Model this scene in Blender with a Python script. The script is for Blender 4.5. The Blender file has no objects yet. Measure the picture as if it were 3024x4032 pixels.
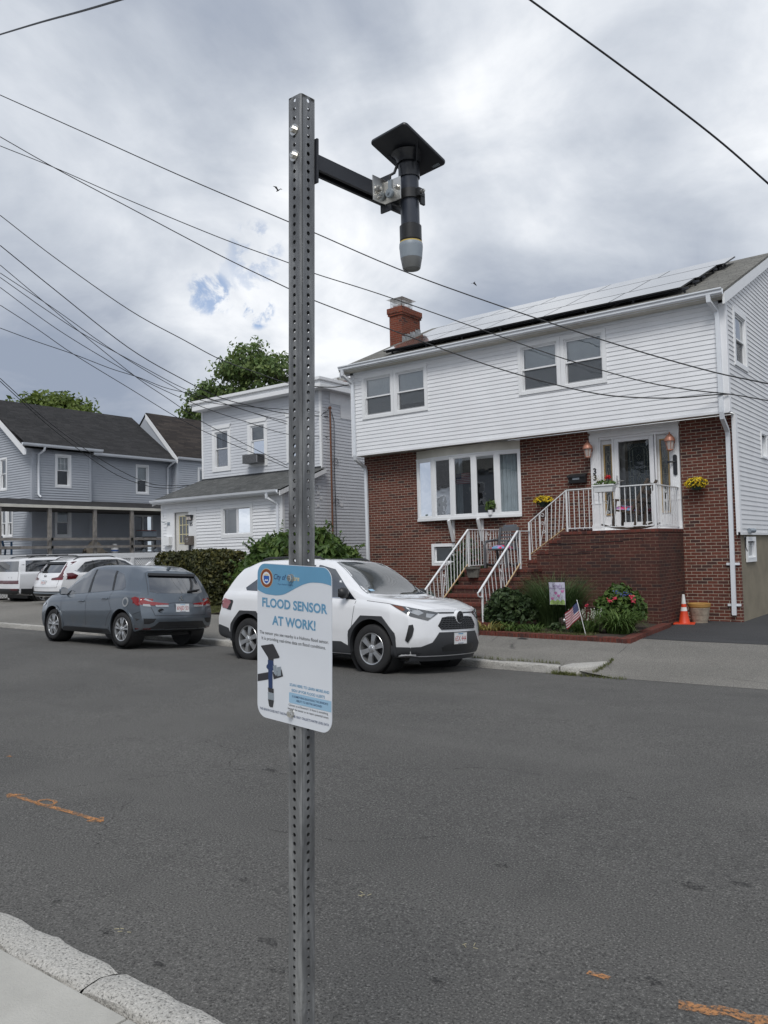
import bpy, bmesh, math, random
from math import radians as R, sin, cos, pi, sqrt
from mathutils import Vector as V, Matrix, Quaternion
from mathutils.bvhtree import BVHTree
from mathutils.geometry import delaunay_2d_cdt
random.seed(7)
S = bpy.context.scene
COL = S.collection
# ---------------------------------------------------------------- camera
cam = bpy.data.cameras.new('camera'); co = bpy.data.objects.new('camera', cam); COL.objects.link(co)
rx = V((0.79272618, 0.60907057, -0.02486454)); ry = V((0.04953886, -0.0237144, 0.99849062)); rf = V((-0.60756161, 0.79276142, 0.04897169))
mw = Matrix.Identity(4)
for i in range(3):
    mw[i][0] = rx[i]; mw[i][1] = ry[i]; mw[i][2] = -rf[i]
mw[2][3] = 1.73
co.matrix_world = mw
cam.sensor_fit = 'AUTO'; cam.sensor_width = 36; cam.lens = 3200.78 / 4032 * 36
cam.clip_start = .05; cam.clip_end = 3000
S.camera = co
# ---------------------------------------------------------------- light and exposure
SUN_EL, SUN_AZ = 52.0, 155.0          # azimuth clockwise from +Y
S.view_settings.view_transform = 'Standard'; S.view_settings.look = 'None'
S.view_settings.exposure = 0.78; S.view_settings.gamma = 1; S.view_settings.use_curve_mapping = False
sl = bpy.data.lights.new('sun', 'SUN'); sl.energy = 1.15; sl.angle = R(22); sl.color = (1, .975, .94)
so = bpy.data.objects.new('sun', sl); COL.objects.link(so)
sd = V((sin(R(SUN_AZ)) * cos(R(SUN_EL)), cos(R(SUN_AZ)) * cos(R(SUN_EL)), sin(R(SUN_EL))))
so.rotation_euler = sd.to_track_quat('Z', 'Y').to_euler()

class NT:
    """tiny node-tree builder"""
    def __init__(s, tree): s.t = tree; s.n = tree.nodes; s.n.clear()
    def __call__(s, typ, ins=None, **props):
        n = s.n.new(typ)
        for k, v in props.items(): setattr(n, k, v)
        for k, v in (ins or {}).items():
            if isinstance(v, tuple) and len(v) == 2 and hasattr(v[0], 'outputs'): s.t.links.new(v[0].outputs[v[1]], n.inputs[k])
            elif hasattr(v, 'outputs'): s.t.links.new(v.outputs[0], n.inputs[k])
            else: n.inputs[k].default_value = v
        return n
    def math(s, op, a, b=0.0, c=None, clamp=False):
        d = {0: a, 1: b}
        if c is not None: d[2] = c
        return s('ShaderNodeMath', d, operation=op, use_clamp=clamp)
    def mix(s, f, a, b, mode='MIX'):
        return (s('ShaderNodeMix', {0: f, 6: a, 7: b}, data_type='RGBA', blend_type=mode, clamp_factor=True), 2)
    def noise(s, vec, scale, detail=4, rough=.55, dist=0.0):
        return s('ShaderNodeTexNoise', {'Vector': vec, 'Scale': scale, 'Detail': detail, 'Roughness': rough, 'Distortion': dist})
    def ramp(s, f, stops, interp='LINEAR'):
        n = s('ShaderNodeValToRGB', {0: f}); cr = n.color_ramp; cr.interpolation = interp
        while len(cr.elements) < len(stops): cr.elements.new(.5)
        for e, (p, c) in zip(cr.elements, stops):
            e.position = p; e.color = c if len(c) == 4 else (*c, 1)
        return n
    def rng(s, v, a, b, c=0.0, d=1.0, smooth=True):
        return s('ShaderNodeMapRange', {0: v, 1: a, 2: b, 3: c, 4: d}, interpolation_type='SMOOTHSTEP' if smooth else 'LINEAR')

# ---------------------------------------------------------------- sky: clear-sky light with broken cloud in front of it
W = bpy.data.worlds.new('World'); S.world = W; W.use_nodes = True
n = NT(W.node_tree)
tc = n('ShaderNodeTexCoord')
sky = n('ShaderNodeTexSky', sky_type='NISHITA', sun_disc=False, sun_elevation=R(SUN_EL), sun_rotation=R(SUN_AZ), air_density=1.0, dust_density=1.5)
sx = n('ShaderNodeSeparateXYZ', {0: (tc, 'Generated')})
zz = n.math('ADD', n.math('MAXIMUM', (sx, 2), 0.0), 0.30)
pv = n('ShaderNodeCombineXYZ', {0: n.math('DIVIDE', (sx, 0), zz), 1: n.math('DIVIDE', (sx, 1), zz), 2: 0.37})
big = n.noise((pv, 0), 1.25, 7, .52, .6)
mid = n.noise((pv, 0), 2.9, 9, .58, .5)
fine = n.noise((pv, 0), 8.0, 7, .58, .3)
den = n.math('ADD', n.math('MULTIPLY', (big, 0), .62), n.math('ADD', n.math('MULTIPLY', (mid, 0), .32), n.math('MULTIPLY', (fine, 0), .06)))
def lobe(d, lo, hi):
    dn = V(d).normalized()
    dp = n('ShaderNodeVectorMath', {0: (tc, 'Generated'), 1: tuple(dn)}, operation='DOT_PRODUCT')
    return n.rng((dp, 'Value'), lo, hi)
den2 = n.math('ADD', den, 0.0)   # banks of brighter and darker cloud
for d, lo, hi, amt in (((-.66, .66, .33), .965, .998, .075), ((-.66, .70, .22), .975, .998, .05), ((-.93, .36, .24), .94, .995, -.05), ((-.86, .44, .30), .975, .999, -.035),
                       ((-.36, .88, .34), .975, .998, -.03), ((-.30, .80, .52), .965, .998, .055), ((-.52, .52, .68), .95, .995, -.035), ((-.80, .42, .46), .97, .998, .03), ((-.10, .90, .42), .98, .999, .06), ((-.45, .80, .42), .985, .999, .04)):
    den2 = n.math('ADD', den2, n.math('MULTIPLY', lobe(d, lo, hi), amt))
cl = n.ramp(den2, [(.36, (.27, .315, .40)), (.44, (.36, .40, .475)), (.51, (.475, .515, .58)), (.575, (.61, .645, .70)), (.66, (.83, .85, .88))])
hz = n.rng((sx, 2), 0.0, .16)
cl2 = n.mix(hz, n.mix(.5, (cl, 0), (.62, .66, .72, 1)), (cl, 0))
clb = n.mix(1.0, cl2, (4.6, 4.6, 4.6, 1), 'MULTIPLY')
holes = None
for d, lo, hi, k in (((-.691, .663, .288), .99960, .99992, 1.0), ((-.722, .621, .305), .9993, .9999, .8), ((-.680, .651, .338), .9988, .9998, .55), ((-.674, .649, .354), .9990, .9998, .6), ((-.699, .639, .321), .9991, .9999, .45)):
    l = n.math('MULTIPLY', lobe(d, lo, hi), k)
    holes = l if holes is None else n.math('MAXIMUM', holes, l)
rag = n.noise((tc, 'Generated'), 26.0, 6, .65, .3)
gap = n.rng(n.math('MULTIPLY', holes, n.rng((rag, 0), .36, .60)), .22, .95, 0, .85)
skyb = n.mix(1.0, (sky, 0), (.46, .50, .56, 1), 'MULTIPLY')
fin = n.mix(gap, clb, skyb)
bg = n('ShaderNodeBackground', {0: fin, 1: 0.15})
n('ShaderNodeOutputWorld', {0: bg})
S.cycles.use_adaptive_sampling = True
S.cycles.max_bounces = 6; S.cycles.transparent_max_bounces = 12
S.cycles.use_denoising = True

# ---------------------------------------------------------------- materials
MAT = {}
def mat(name):
    m = bpy.data.materials.new(name); m.use_nodes = True
    MAT[name] = m
    return m, NT(m.node_tree)
def pbsdf(n, **k):
    b = n('ShaderNodeBsdfPrincipled', {x.replace('_', ' '): v for x, v in k.items()})
    n('ShaderNodeOutputMaterial', {0: b})
    return b
def simple(name, col, rough=.5, metal=0.0, var=.06, scale=6.0, bump=0.0, coat=0.0, spec=.5, bscale=None, cior=1.5):
    m, n = mat(name)
    tc = n('ShaderNodeTexCoord')
    nz = n.noise((tc, 'Object'), scale, 6, .6)
    f = n.rng((nz, 0), .3, .7, 1 - var, 1 + var, False)
    c = n.mix(1.0, (*col, 1), (n('ShaderNodeCombineColor', {0: f, 1: f, 2: f}), 0), 'MULTIPLY')
    k = dict(Base_Color=c, Roughness=rough, Metallic=metal, Coat_Weight=coat, Specular_IOR_Level=spec)
    if coat: k['Coat_Roughness'] = .03; k['Coat_IOR'] = cior
    if bump:
        nb = n.noise((tc, 'Object'), bscale or scale * 6, 5, .6)
        k['Normal'] = n('ShaderNodeBump', {'Strength': bump, 'Distance': .01, 'Height': (nb, 0)})
    pbsdf(n, **k)
    return m
def asphalt(name, base, patch, speck, grain=.018, stain=.5, crack=0.0):
    m, n = mat(name)
    tc = n('ShaderNodeTexCoord'); o = (tc, 'Object')
    a = n.noise(o, .35, 6, .6, .3); b = n.noise(o, 2.2, 7, .62); g = n.noise(o, 95, 3, .7); g2 = n.noise(o, 30, 4, .6)
    st = n('ShaderNodeMapping', {0: o, 3: (.12, 1.0, 1)})
    tr = n.noise((st, 0), 1.1, 4, .5)
    c = n.mix(n.rng((a, 0), .38, .62), (*base, 1), (*patch, 1))
    c = n.mix(n.math('MULTIPLY', n.rng((b, 0), .5, .75), stain), c, tuple(x * .62 for x in base) + (1,))
    c = n.mix(n.math('MULTIPLY', n.rng((tr, 0), .5, .72), .35), c, tuple(x * 1.25 for x in patch) + (1,))
    c = n.mix(n.math('MULTIPLY', n.rng((g, 0), .54, .68), .9), c, (*speck, 1))
    c = n.mix(n.math('MULTIPLY', n.rng((g, 0), .47, .36), .9), c, tuple(x * .35 for x in base) + (1,))
    hgt = n.math('ADD', n.math('MULTIPLY', (g, 0), 1.0), n.math('MULTIPLY', (g2, 0), 1.2))
    if crack:
        w = n.mix(.08, o, (n.noise(o, 1.6, 4), 1))
        vo = n('ShaderNodeTexVoronoi', {'Vector': w, 'Scale': .55}, feature='DISTANCE_TO_EDGE')
        ck = n.math('MULTIPLY', n.rng((vo, 0), .006, .0, 0, 1), n.rng((n.noise(o, .5, 3), 0), .52, .6))
        c = n.mix(n.math('MULTIPLY', ck, crack), c, (.018, .018, .02, 1))
    bp = n('ShaderNodeBump', {'Strength': .55, 'Distance': grain, 'Height': hgt})
    pbsdf(n, Base_Color=c, Roughness=.88, Normal=bp, Specular_IOR_Level=.3)
    return m
def brick(name, c1, c2, mortar, dark=.25, bw=.2127, rh=.0677, ms=.0052, grime=.0, gcol=(.03, .028, .026)):
    m, n = mat(name)
    uv = n('ShaderNodeTexCoord'); u = (uv, 'UV'); o = (uv, 'Object')
    wob = n('ShaderNodeVectorMath', {0: (n.noise(u, 9, 3), 1), 1: (.5, .5, .5)}, operation='SUBTRACT')
    wb2 = n('ShaderNodeVectorMath', {0: (wob, 0), 'Scale': .006}, operation='SCALE')
    uu = n('ShaderNodeVectorMath', {0: u, 1: (wb2, 0)}, operation='ADD')
    bt = n('ShaderNodeTexBrick', {'Vector': (uu, 0), 'Color1': (*c1, 1), 'Color2': (*c2, 1), 'Mortar': (*mortar, 1), 'Scale': 1.0, 'Mortar Size': ms,
                                  'Mortar Smooth': .25, 'Bias': -.1, 'Brick Width': bw, 'Row Height': rh})
    b2 = n('ShaderNodeTexBrick', {'Vector': (uu, 0), 'Color1': (0, 0, 0, 1), 'Color2': (1, 1, 1, 1), 'Mortar': (.5, .5, .5, 1), 'Scale': 1.0, 'Mortar Size': ms,
                                  'Mortar Smooth': .2, 'Bias': 0.0, 'Brick Width': bw, 'Row Height': rh})
    b2.offset = .5
    sep = n.math('MULTIPLY', n.rng((b2, 0), .80, .97), n.math('SUBTRACT', 1.0, (bt, 1)))
    c = n.mix(n.math('MULTIPLY', sep, dark * 2.6, clamp=True), (bt, 0), (.045, .030, .030, 1))
    nz = n.noise(o, 22, 5, .65); big = n.noise(o, .9, 5, .6)
    f = n.rng((nz, 0), .25, .75, .72, 1.28, False); g = n.rng((big, 0), .3, .7, .84, 1.14, False)
    fg = n.math('MULTIPLY', f, g)
    c = n.mix(1.0, c, (n('ShaderNodeCombineColor', {0: fg, 1: fg, 2: fg}), 0), 'MULTIPLY')
    if grime:
        gz = n.noise(o, 1.1, 6, .65)
        c = n.mix(n.math('MULTIPLY', n.rng((gz, 0), .44, .66), grime), c, (*gcol, 1))
    h = n.math('ADD', n.math('MULTIPLY', (bt, 1), -1.0), n.math('MULTIPLY', (nz, 0), .35))
    bp = n('ShaderNodeBump', {'Strength': .9, 'Distance': .008, 'Height': h})
    pbsdf(n, Base_Color=c, Roughness=.85, Normal=bp, Specular_IOR_Level=.25)
    return m
def shingle(name, c1, c2, cd, bw=.3, rh=.14):
    m, n = mat(name)
    uv = n('ShaderNodeTexCoord'); u = (uv, 'UV'); o = (uv, 'Object')
    bt = n('ShaderNodeTexBrick', {'Vector': u, 'Color1': (*c1, 1), 'Color2': (*c2, 1), 'Mortar': (*cd, 1), 'Scale': 1.0, 'Mortar Size': .007, 'Mortar Smooth': .3,
                                  'Bias': 0.0, 'Brick Width': bw, 'Row Height': rh})
    bt.offset = .38; bt.offset_frequency = 2; bt.squash = .75; bt.squash_frequency = 3
    nz = n.noise(o, 60, 3, .7); big = n.noise(o, 1.3, 5, .6)
    f = n.math('MULTIPLY', n.rng((nz, 0), .3, .7, .8, 1.2, False), n.rng((big, 0), .3, .7, .85, 1.15, False))
    c = n.mix(1.0, (bt, 0), (n('ShaderNodeCombineColor', {0: f, 1: f, 2: f}), 0), 'MULTIPLY')
    bp = n('ShaderNodeBump', {'Strength': .8, 'Distance': .012, 'Height': n.math('ADD', n.math('MULTIPLY', (bt, 1), -1.0), n.math('MULTIPLY', (nz, 0), .3))})
    pbsdf(n, Base_Color=c, Roughness=.92, Normal=bp, Specular_IOR_Level=.2)
    return m
def leafmat(name, a, b, c, rough=.5, trans=.25):
    m, n = mat(name)
    g = n('ShaderNodeNewGeometry'); tc = n('ShaderNodeTexCoord')
    nz = n.noise((tc, 'Object'), 2.3, 3)
    f = n.math('ADD', n.math('MULTIPLY', (g, 'Random Per Island'), .7), n.math('MULTIPLY', n.rng((nz, 0), .3, .7), .3))
    cr = n.ramp(f, [(0.0, a), (.5, b), (1.0, c)])
    p = n('ShaderNodeBsdfPrincipled', {'Base Color': (cr, 0), 'Roughness': rough, 'Specular IOR Level': .35})
    t = n('ShaderNodeBsdfTranslucent', {0: (cr, 0)})
    mx = n('ShaderNodeMixShader', {0: trans, 1: p, 2: t})
    n('ShaderNodeOutputMaterial', {0: mx})
    return m
def glassmat(name, tint=(.9, .94, .95), ior=1.75, wave=.02, wscale=1.4):
    m, n = mat(name)
    tc = n('ShaderNodeTexCoord')
    nz = n.noise((tc, 'Object'), wscale, 3)
    bp = n('ShaderNodeBump', {'Strength': .35, 'Distance': wave, 'Height': (nz, 0)})
    fr = n('ShaderNodeFresnel', {0: ior, 1: bp})
    gl = n('ShaderNodeBsdfGlossy', {'Color': (.96, .98, 1, 1), 'Roughness': .015, 'Normal': bp})
    tr = n('ShaderNodeBsdfTransparent', {0: (*tint, 1)})
    n('ShaderNodeOutputMaterial', {0: n('ShaderNodeMixShader', {0: n.math('MINIMUM', n.math('MULTIPLY_ADD', fr, 1.6, .05), 1.0), 1: tr, 2: gl})})
    return m
def carpaint(name, col, metal=0.0, flake=0.0, rough=.35):
    m, n = mat(name)
    tc = n('ShaderNodeTexCoord'); o = (tc, 'Object')
    nz = n.noise(o, 3.5, 5, .6); dz = n.noise(o, 40, 3)
    sx = n('ShaderNodeSeparateXYZ', {0: o})
    dirt = n.math('MULTIPLY', n.rng((sx, 2), .75, .2), n.rng((nz, 0), .4, .75, 0, .35))
    c = n.mix(dirt, (*col, 1), (.22, .20, .17, 1))
    bp = n('ShaderNodeBump', {'Strength': .04, 'Distance': .01, 'Height': (n.noise(o, 6, 2), 0)})
    pbsdf(n, Base_Color=c, Roughness=rough, Metallic=metal, Coat_Weight=1.0, Coat_Roughness=.035, Coat_Normal=bp)
    return m
M_road = asphalt('asphalt_road', (.092, .090, .086), (.115, .112, .106), (.24, .235, .22), stain=.32)
M_walk = asphalt('asphalt_walk', (.175, .168, .152), (.215, .205, .185), (.42, .40, .37), grain=.02, stain=.35, crack=.6)
M_drive = asphalt('asphalt_new', (.047, .048, .051), (.060, .061, .063), (.10, .10, .10), stain=.2)
M_conc = simple('concrete', (.43, .42, .385), .9, var=.12, scale=3, bump=.5, bscale=120)
M_fnd = simple('foundation_render', (.235, .205, .15), .95, var=.16, scale=2.2, bump=.6, bscale=60)
M_gran = asphalt('granite', (.40, .39, .365), (.50, .485, .45), (.68, .66, .62), grain=.03, stain=.35)
M_brick = brick('brick_red', (.150, .050, .036), (.098, .036, .029), (.40, .35, .28), ms=.0062)
M_brick2 = brick('brick_weathered', (.092, .034, .027), (.062, .028, .025), (.175, .115, .085), grime=.35, ms=.0066)
M_chim = brick('brick_chimney', (.215, .058, .034), (.15, .045, .030), (.22, .165, .125))
M_edge = brick('brick_edging', (.150, .046, .034), (.115, .040, .031), (.085, .06, .05), bw=.105, rh=.5, ms=.006)
M_white = simple('white_vinyl', (.80, .81, .83), .5, var=.05, scale=1.6)
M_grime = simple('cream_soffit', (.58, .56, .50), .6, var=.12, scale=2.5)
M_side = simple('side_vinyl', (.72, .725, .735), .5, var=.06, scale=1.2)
M_hs2 = simple('grey_white_vinyl', (.62, .64, .675), .5, var=.05, scale=1.5)
M_hs2p = simple('porch_white_vinyl', (.80, .81, .83), .5, var=.04, scale=1.5)
M_blue = simple('blue_grey_vinyl', (.40, .425, .465), .5, var=.05, scale=1.2)
M_trim = simple('white_trim', (.80, .81, .82), .42, var=.03, scale=3)
M_gut = simple('white_gutter', (.74, .77, .81), .32, var=.05, scale=2)
M_shg = shingle('shingle_grey', (.205, .20, .18), (.155, .152, .14), (.085, .083, .078))
M_shd = shingle('shingle_dark', (.046, .045, .046), (.030, .030, .031), (.014, .014, .015), bw=.45)
M_shb = shingle('shingle_brown', (.062, .052, .046), (.034, .030, .029), (.017, .015, .015), bw=.7)
M_shp = shingle('shingle_porch', (.125, .128, .125), (.085, .088, .087), (.045, .046, .046))
M_glass = glassmat('window_glass')
M_glassc = glassmat('old_window_glass', wave=.012, wscale=1.2)
M_blind = simple('blind_white', (.78, .80, .80), .6, var=.05)
M_blindg = simple('blind_grey', (.36, .38, .37), .6, var=.05)
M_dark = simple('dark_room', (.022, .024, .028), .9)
M_curt = simple('curtain', (.34, .38, .40), .85, var=.15, scale=4)
M_screen = simple('insect_screen', (.075, .085, .10), .8)
M_iron = simple('white_iron', (.74, .75, .76), .4, var=.06, scale=9)
M_rust = simple('rusty_iron', (.50, .36, .20), .7, var=.3, scale=20)
M_black = simple('black_plastic', (.018, .019, .021), .45, var=.1)
M_blackm = simple('black_metal', (.020, .022, .028), .38, var=.12, scale=15)
M_clad = simple('grey_cladding', (.035, .037, .041), .6, var=.08)
M_pvc = simple('dark_pipe', (.036, .043, .060), .36, var=.06)
M_steel = simple('stainless', (.62, .61, .58), .28, metal=1.0, var=.15, scale=18)
M_chrome = simple('chrome', (.8, .8, .8), .12, metal=1.0)
M_alloy = simple('silver_alloy', (.60, .61, .62), .3, metal=.85, var=.05)
M_tyre = simple('tyre_rubber', (.017, .017, .018), .75, var=.15, scale=20, bump=.3)
M_cgl = simple('car_glass', (.010, .013, .018), .04, spec=.9, coat=1.0, cior=2.3)
M_wsh = simple('windscreen_glass', (.035, .042, .045), .05, spec=.9, coat=1.0, var=.3, scale=2, cior=1.9)
M_red = simple('red_lens', (.24, .006, .009), .12, coat=1.0, spec=.7)
M_redd = simple('dark_red_lens', (.09, .006, .010), .12, coat=1.0, spec=.7)
M_clear = simple('clear_lens', (.40, .42, .44), .1, coat=1.0, metal=.4)
M_headl = simple('headlamp_dark', (.06, .065, .07), .1, coat=1.0, spec=.8)
M_amber = simple('amber_lens', (.16, .045, .018), .15, coat=1.0)
M_pwhite = carpaint('paint_white', (.78, .79, .81))
M_pgrey = carpaint('paint_grey', (.125, .150, .178), metal=.55, rough=.32)
M_plate = simple('plate_white', (.72, .73, .74), .35)
M_ink = simple('dark_ink', (.03, .03, .035), .6)
M_redink = simple('red_ink', (.45, .03, .03), .5)
M_cable = simple('cable_black', (.014, .015, .018), .55)
M_wood = simple('weathered_wood', (.21, .195, .18), .9, var=.35, scale=5, bump=.4)
M_soil = simple('soil', (.045, .033, .024), 1.0, var=.4, scale=8, bump=.8, bscale=40)
M_ground = simple('ground_earth', (.10, .095, .085), 1.0, var=.2, scale=.5)
M_bark = simple('bark', (.085, .07, .058), .95, var=.3, scale=8, bump=.6)
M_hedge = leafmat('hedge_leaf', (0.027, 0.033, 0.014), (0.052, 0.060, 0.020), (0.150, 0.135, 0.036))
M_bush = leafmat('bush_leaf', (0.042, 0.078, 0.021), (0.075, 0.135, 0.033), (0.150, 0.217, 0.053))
M_tree1 = leafmat('oak_leaf', (0.070, 0.114, 0.040), (0.121, 0.189, 0.057), (0.221, 0.276, 0.088), trans=.3)
M_tree2 = leafmat('maple_leaf', (0.062, 0.100, 0.020), (0.125, 0.175, 0.035), (0.200, 0.250, 0.062), trans=.3)
M_rose = leafmat('rose_leaf', (0.025, 0.045, 0.020), (0.042, 0.073, 0.028), (0.077, 0.112, 0.042))
M_blade = leafmat('long_grass', (0.043, 0.072, 0.029), (0.072, 0.123, 0.043), (0.123, 0.181, 0.065))
M_lily = leafmat('lily_leaf', (0.048, 0.090, 0.022), (0.084, 0.144, 0.034), (0.156, 0.228, 0.066))
M_pale = leafmat('dry_lily_leaf', (.14, .14, .035), (.26, .22, .06), (.38, .30, .12))
M_juni = leafmat('juniper_leaf', (.06, .095, .085), (.10, .15, .135), (.16, .22, .20))
M_grass = leafmat('lawn_grass', (.065, .085, .022), (.11, .125, .035), (.17, .17, .065))
M_yel = leafmat('yellow_petal', (.60, .40, .012), (.75, .55, .02), (.85, .68, .05), trans=.15)
M_pink = leafmat('pink_petal', (.50, .03, .06), (.62, .05, .10), (.72, .12, .18), trans=.15)
M_redf = leafmat('red_petal', (.45, .01, .015), (.55, .015, .02), (.6, .03, .04), trans=.1)
M_whf = leafmat('white_petal', (.55, .58, .5), (.66, .68, .6), (.75, .76, .7), trans=.2)
M_bluf = leafmat('blue_petal', (.04, .05, .22), (.06, .08, .3), (.1, .12, .4), trans=.2)
M_solar = simple('solar_glass', (.13, .12, .115), .16, spec=.9, coat=.9, var=.05, scale=.8)
M_resin = simple('grey_resin', (.075, .080, .088), .45, var=.05)
M_cop = simple('copper_lamp', (.42, .19, .13), .45, metal=.25, var=.2, scale=20)
M_frost = simple('frosted_lamp', (.50, .45, .42), .25, coat=.5)
M_oak = simple('oak_frame', (.36, .25, .11), .5, var=.15, scale=12)
M_lead = simple('leaded_glass', (.035, .042, .045), .1, spec=.8, coat=1.0, var=.4, scale=14)
M_came = simple('lead_came', (.34, .33, .27), .4, metal=.6)
M_orange = simple('cone_orange', (.62, .055, .014), .5, var=.05)
M_refl = simple('cone_band', (.70, .70, .68), .4, var=.08)
M_terra = simple('stone_planter', (.33, .275, .215), .85, var=.3, scale=14, bump=.4)
M_ochre = simple('ochre_rim', (.36, .20, .055), .7, var=.15, scale=8)
M_dgreen = simple('dark_green_pot', (.015, .035, .026), .4)
def spray_mat():
    m, n = mat('orange_mark'); tc = n('ShaderNodeTexCoord'); o = (tc, 'Object')
    a = n.math('MULTIPLY', n.rng((n.noise(o, 60, 4, .7), 0), .36, .58), n.rng((n.noise(o, 9, 4, .6), 0), .30, .55, .35, 1.0))
    p = n('ShaderNodeBsdfDiffuse', {0: (.46, .235, .11, 1), 1: .9}); t = n('ShaderNodeBsdfTransparent')
    n('ShaderNodeOutputMaterial', {0: n('ShaderNodeMixShader', {0: n.math('MULTIPLY', a, .85), 1: t, 2: p})}); return m
M_paint = spray_mat()
def tar_mat():
    m, n = mat('tar'); tc = n('ShaderNodeTexCoord'); a = n.rng((n.noise((tc, 'Object'), 45, 5, .7), 0), .40, .60)
    p = n('ShaderNodeBsdfDiffuse', {0: (.030, .030, .032, 1)}); t = n('ShaderNodeBsdfTransparent')
    n('ShaderNodeOutputMaterial', {0: n('ShaderNodeMixShader', {0: n.math('MULTIPLY', a, .42), 1: t, 2: p})}); return m
M_tar = tar_mat()
M_greyplas = simple('grey_plastic', (.25, .29, .33), .45, var=.04)
M_greydark = simple('sensor_lens', (.17, .175, .175), .35, var=.05)
M_yelring = simple('yellow_ring', (.62, .45, .10), .5)
M_sblue = simple('sign_blue', (.125, .305, .475), .35, coat=.3)
M_swhite = simple('sign_white', (.66, .69, .74), .32, coat=.3, var=.02)
M_snavy = simple('sign_navy', (.018, .04, .12), .4)
M_spale = simple('sign_pale_blue', (.30, .48, .64), .35)
M_sbrown = simple('seal_brown', (.22, .06, .02), .5)
M_sgold = simple('seal_gold', (.60, .48, .24), .5)
M_sroyal = simple('seal_royal', (.02, .10, .40), .5)
M_flagw = simple('flag_white', (.52, .49, .50), .8)
M_flagr = simple('flag_red', (.26, .018, .035), .8)
M_flagb = simple('flag_blue', (.022, .035, .12), .8)
def galv():
    m, n = mat('galvanised'); tc = n('ShaderNodeTexCoord'); o = (tc, 'Object')
    st = n('ShaderNodeMapping', {0: o, 3: (1, 1, .16)})
    a = n.noise((st, 0), 26, 6, .65, .4); b = n.noise(o, 9, 6, .65); v = n('ShaderNodeTexVoronoi', {'Vector': o, 'Scale': 60.0})
    c = n.ramp((a, 0), [(.28, (.115, .117, .12)), (.5, (.215, .22, .225)), (.68, (.36, .365, .365))])
    c = n.mix(n.math('MULTIPLY', n.rng((b, 0), .55, .75), .6), (c, 0), (.075, .07, .066, 1))
    rr = n.rng((a, 0), .3, .7, .38, .62, False)
    pbsdf(n, Base_Color=c, Roughness=rr, Metallic=.55, Normal=n('ShaderNodeBump', {'Strength': .2, 'Distance': .002, 'Height': (b, 0)}))
    return m
M_galv = galv()
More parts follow.
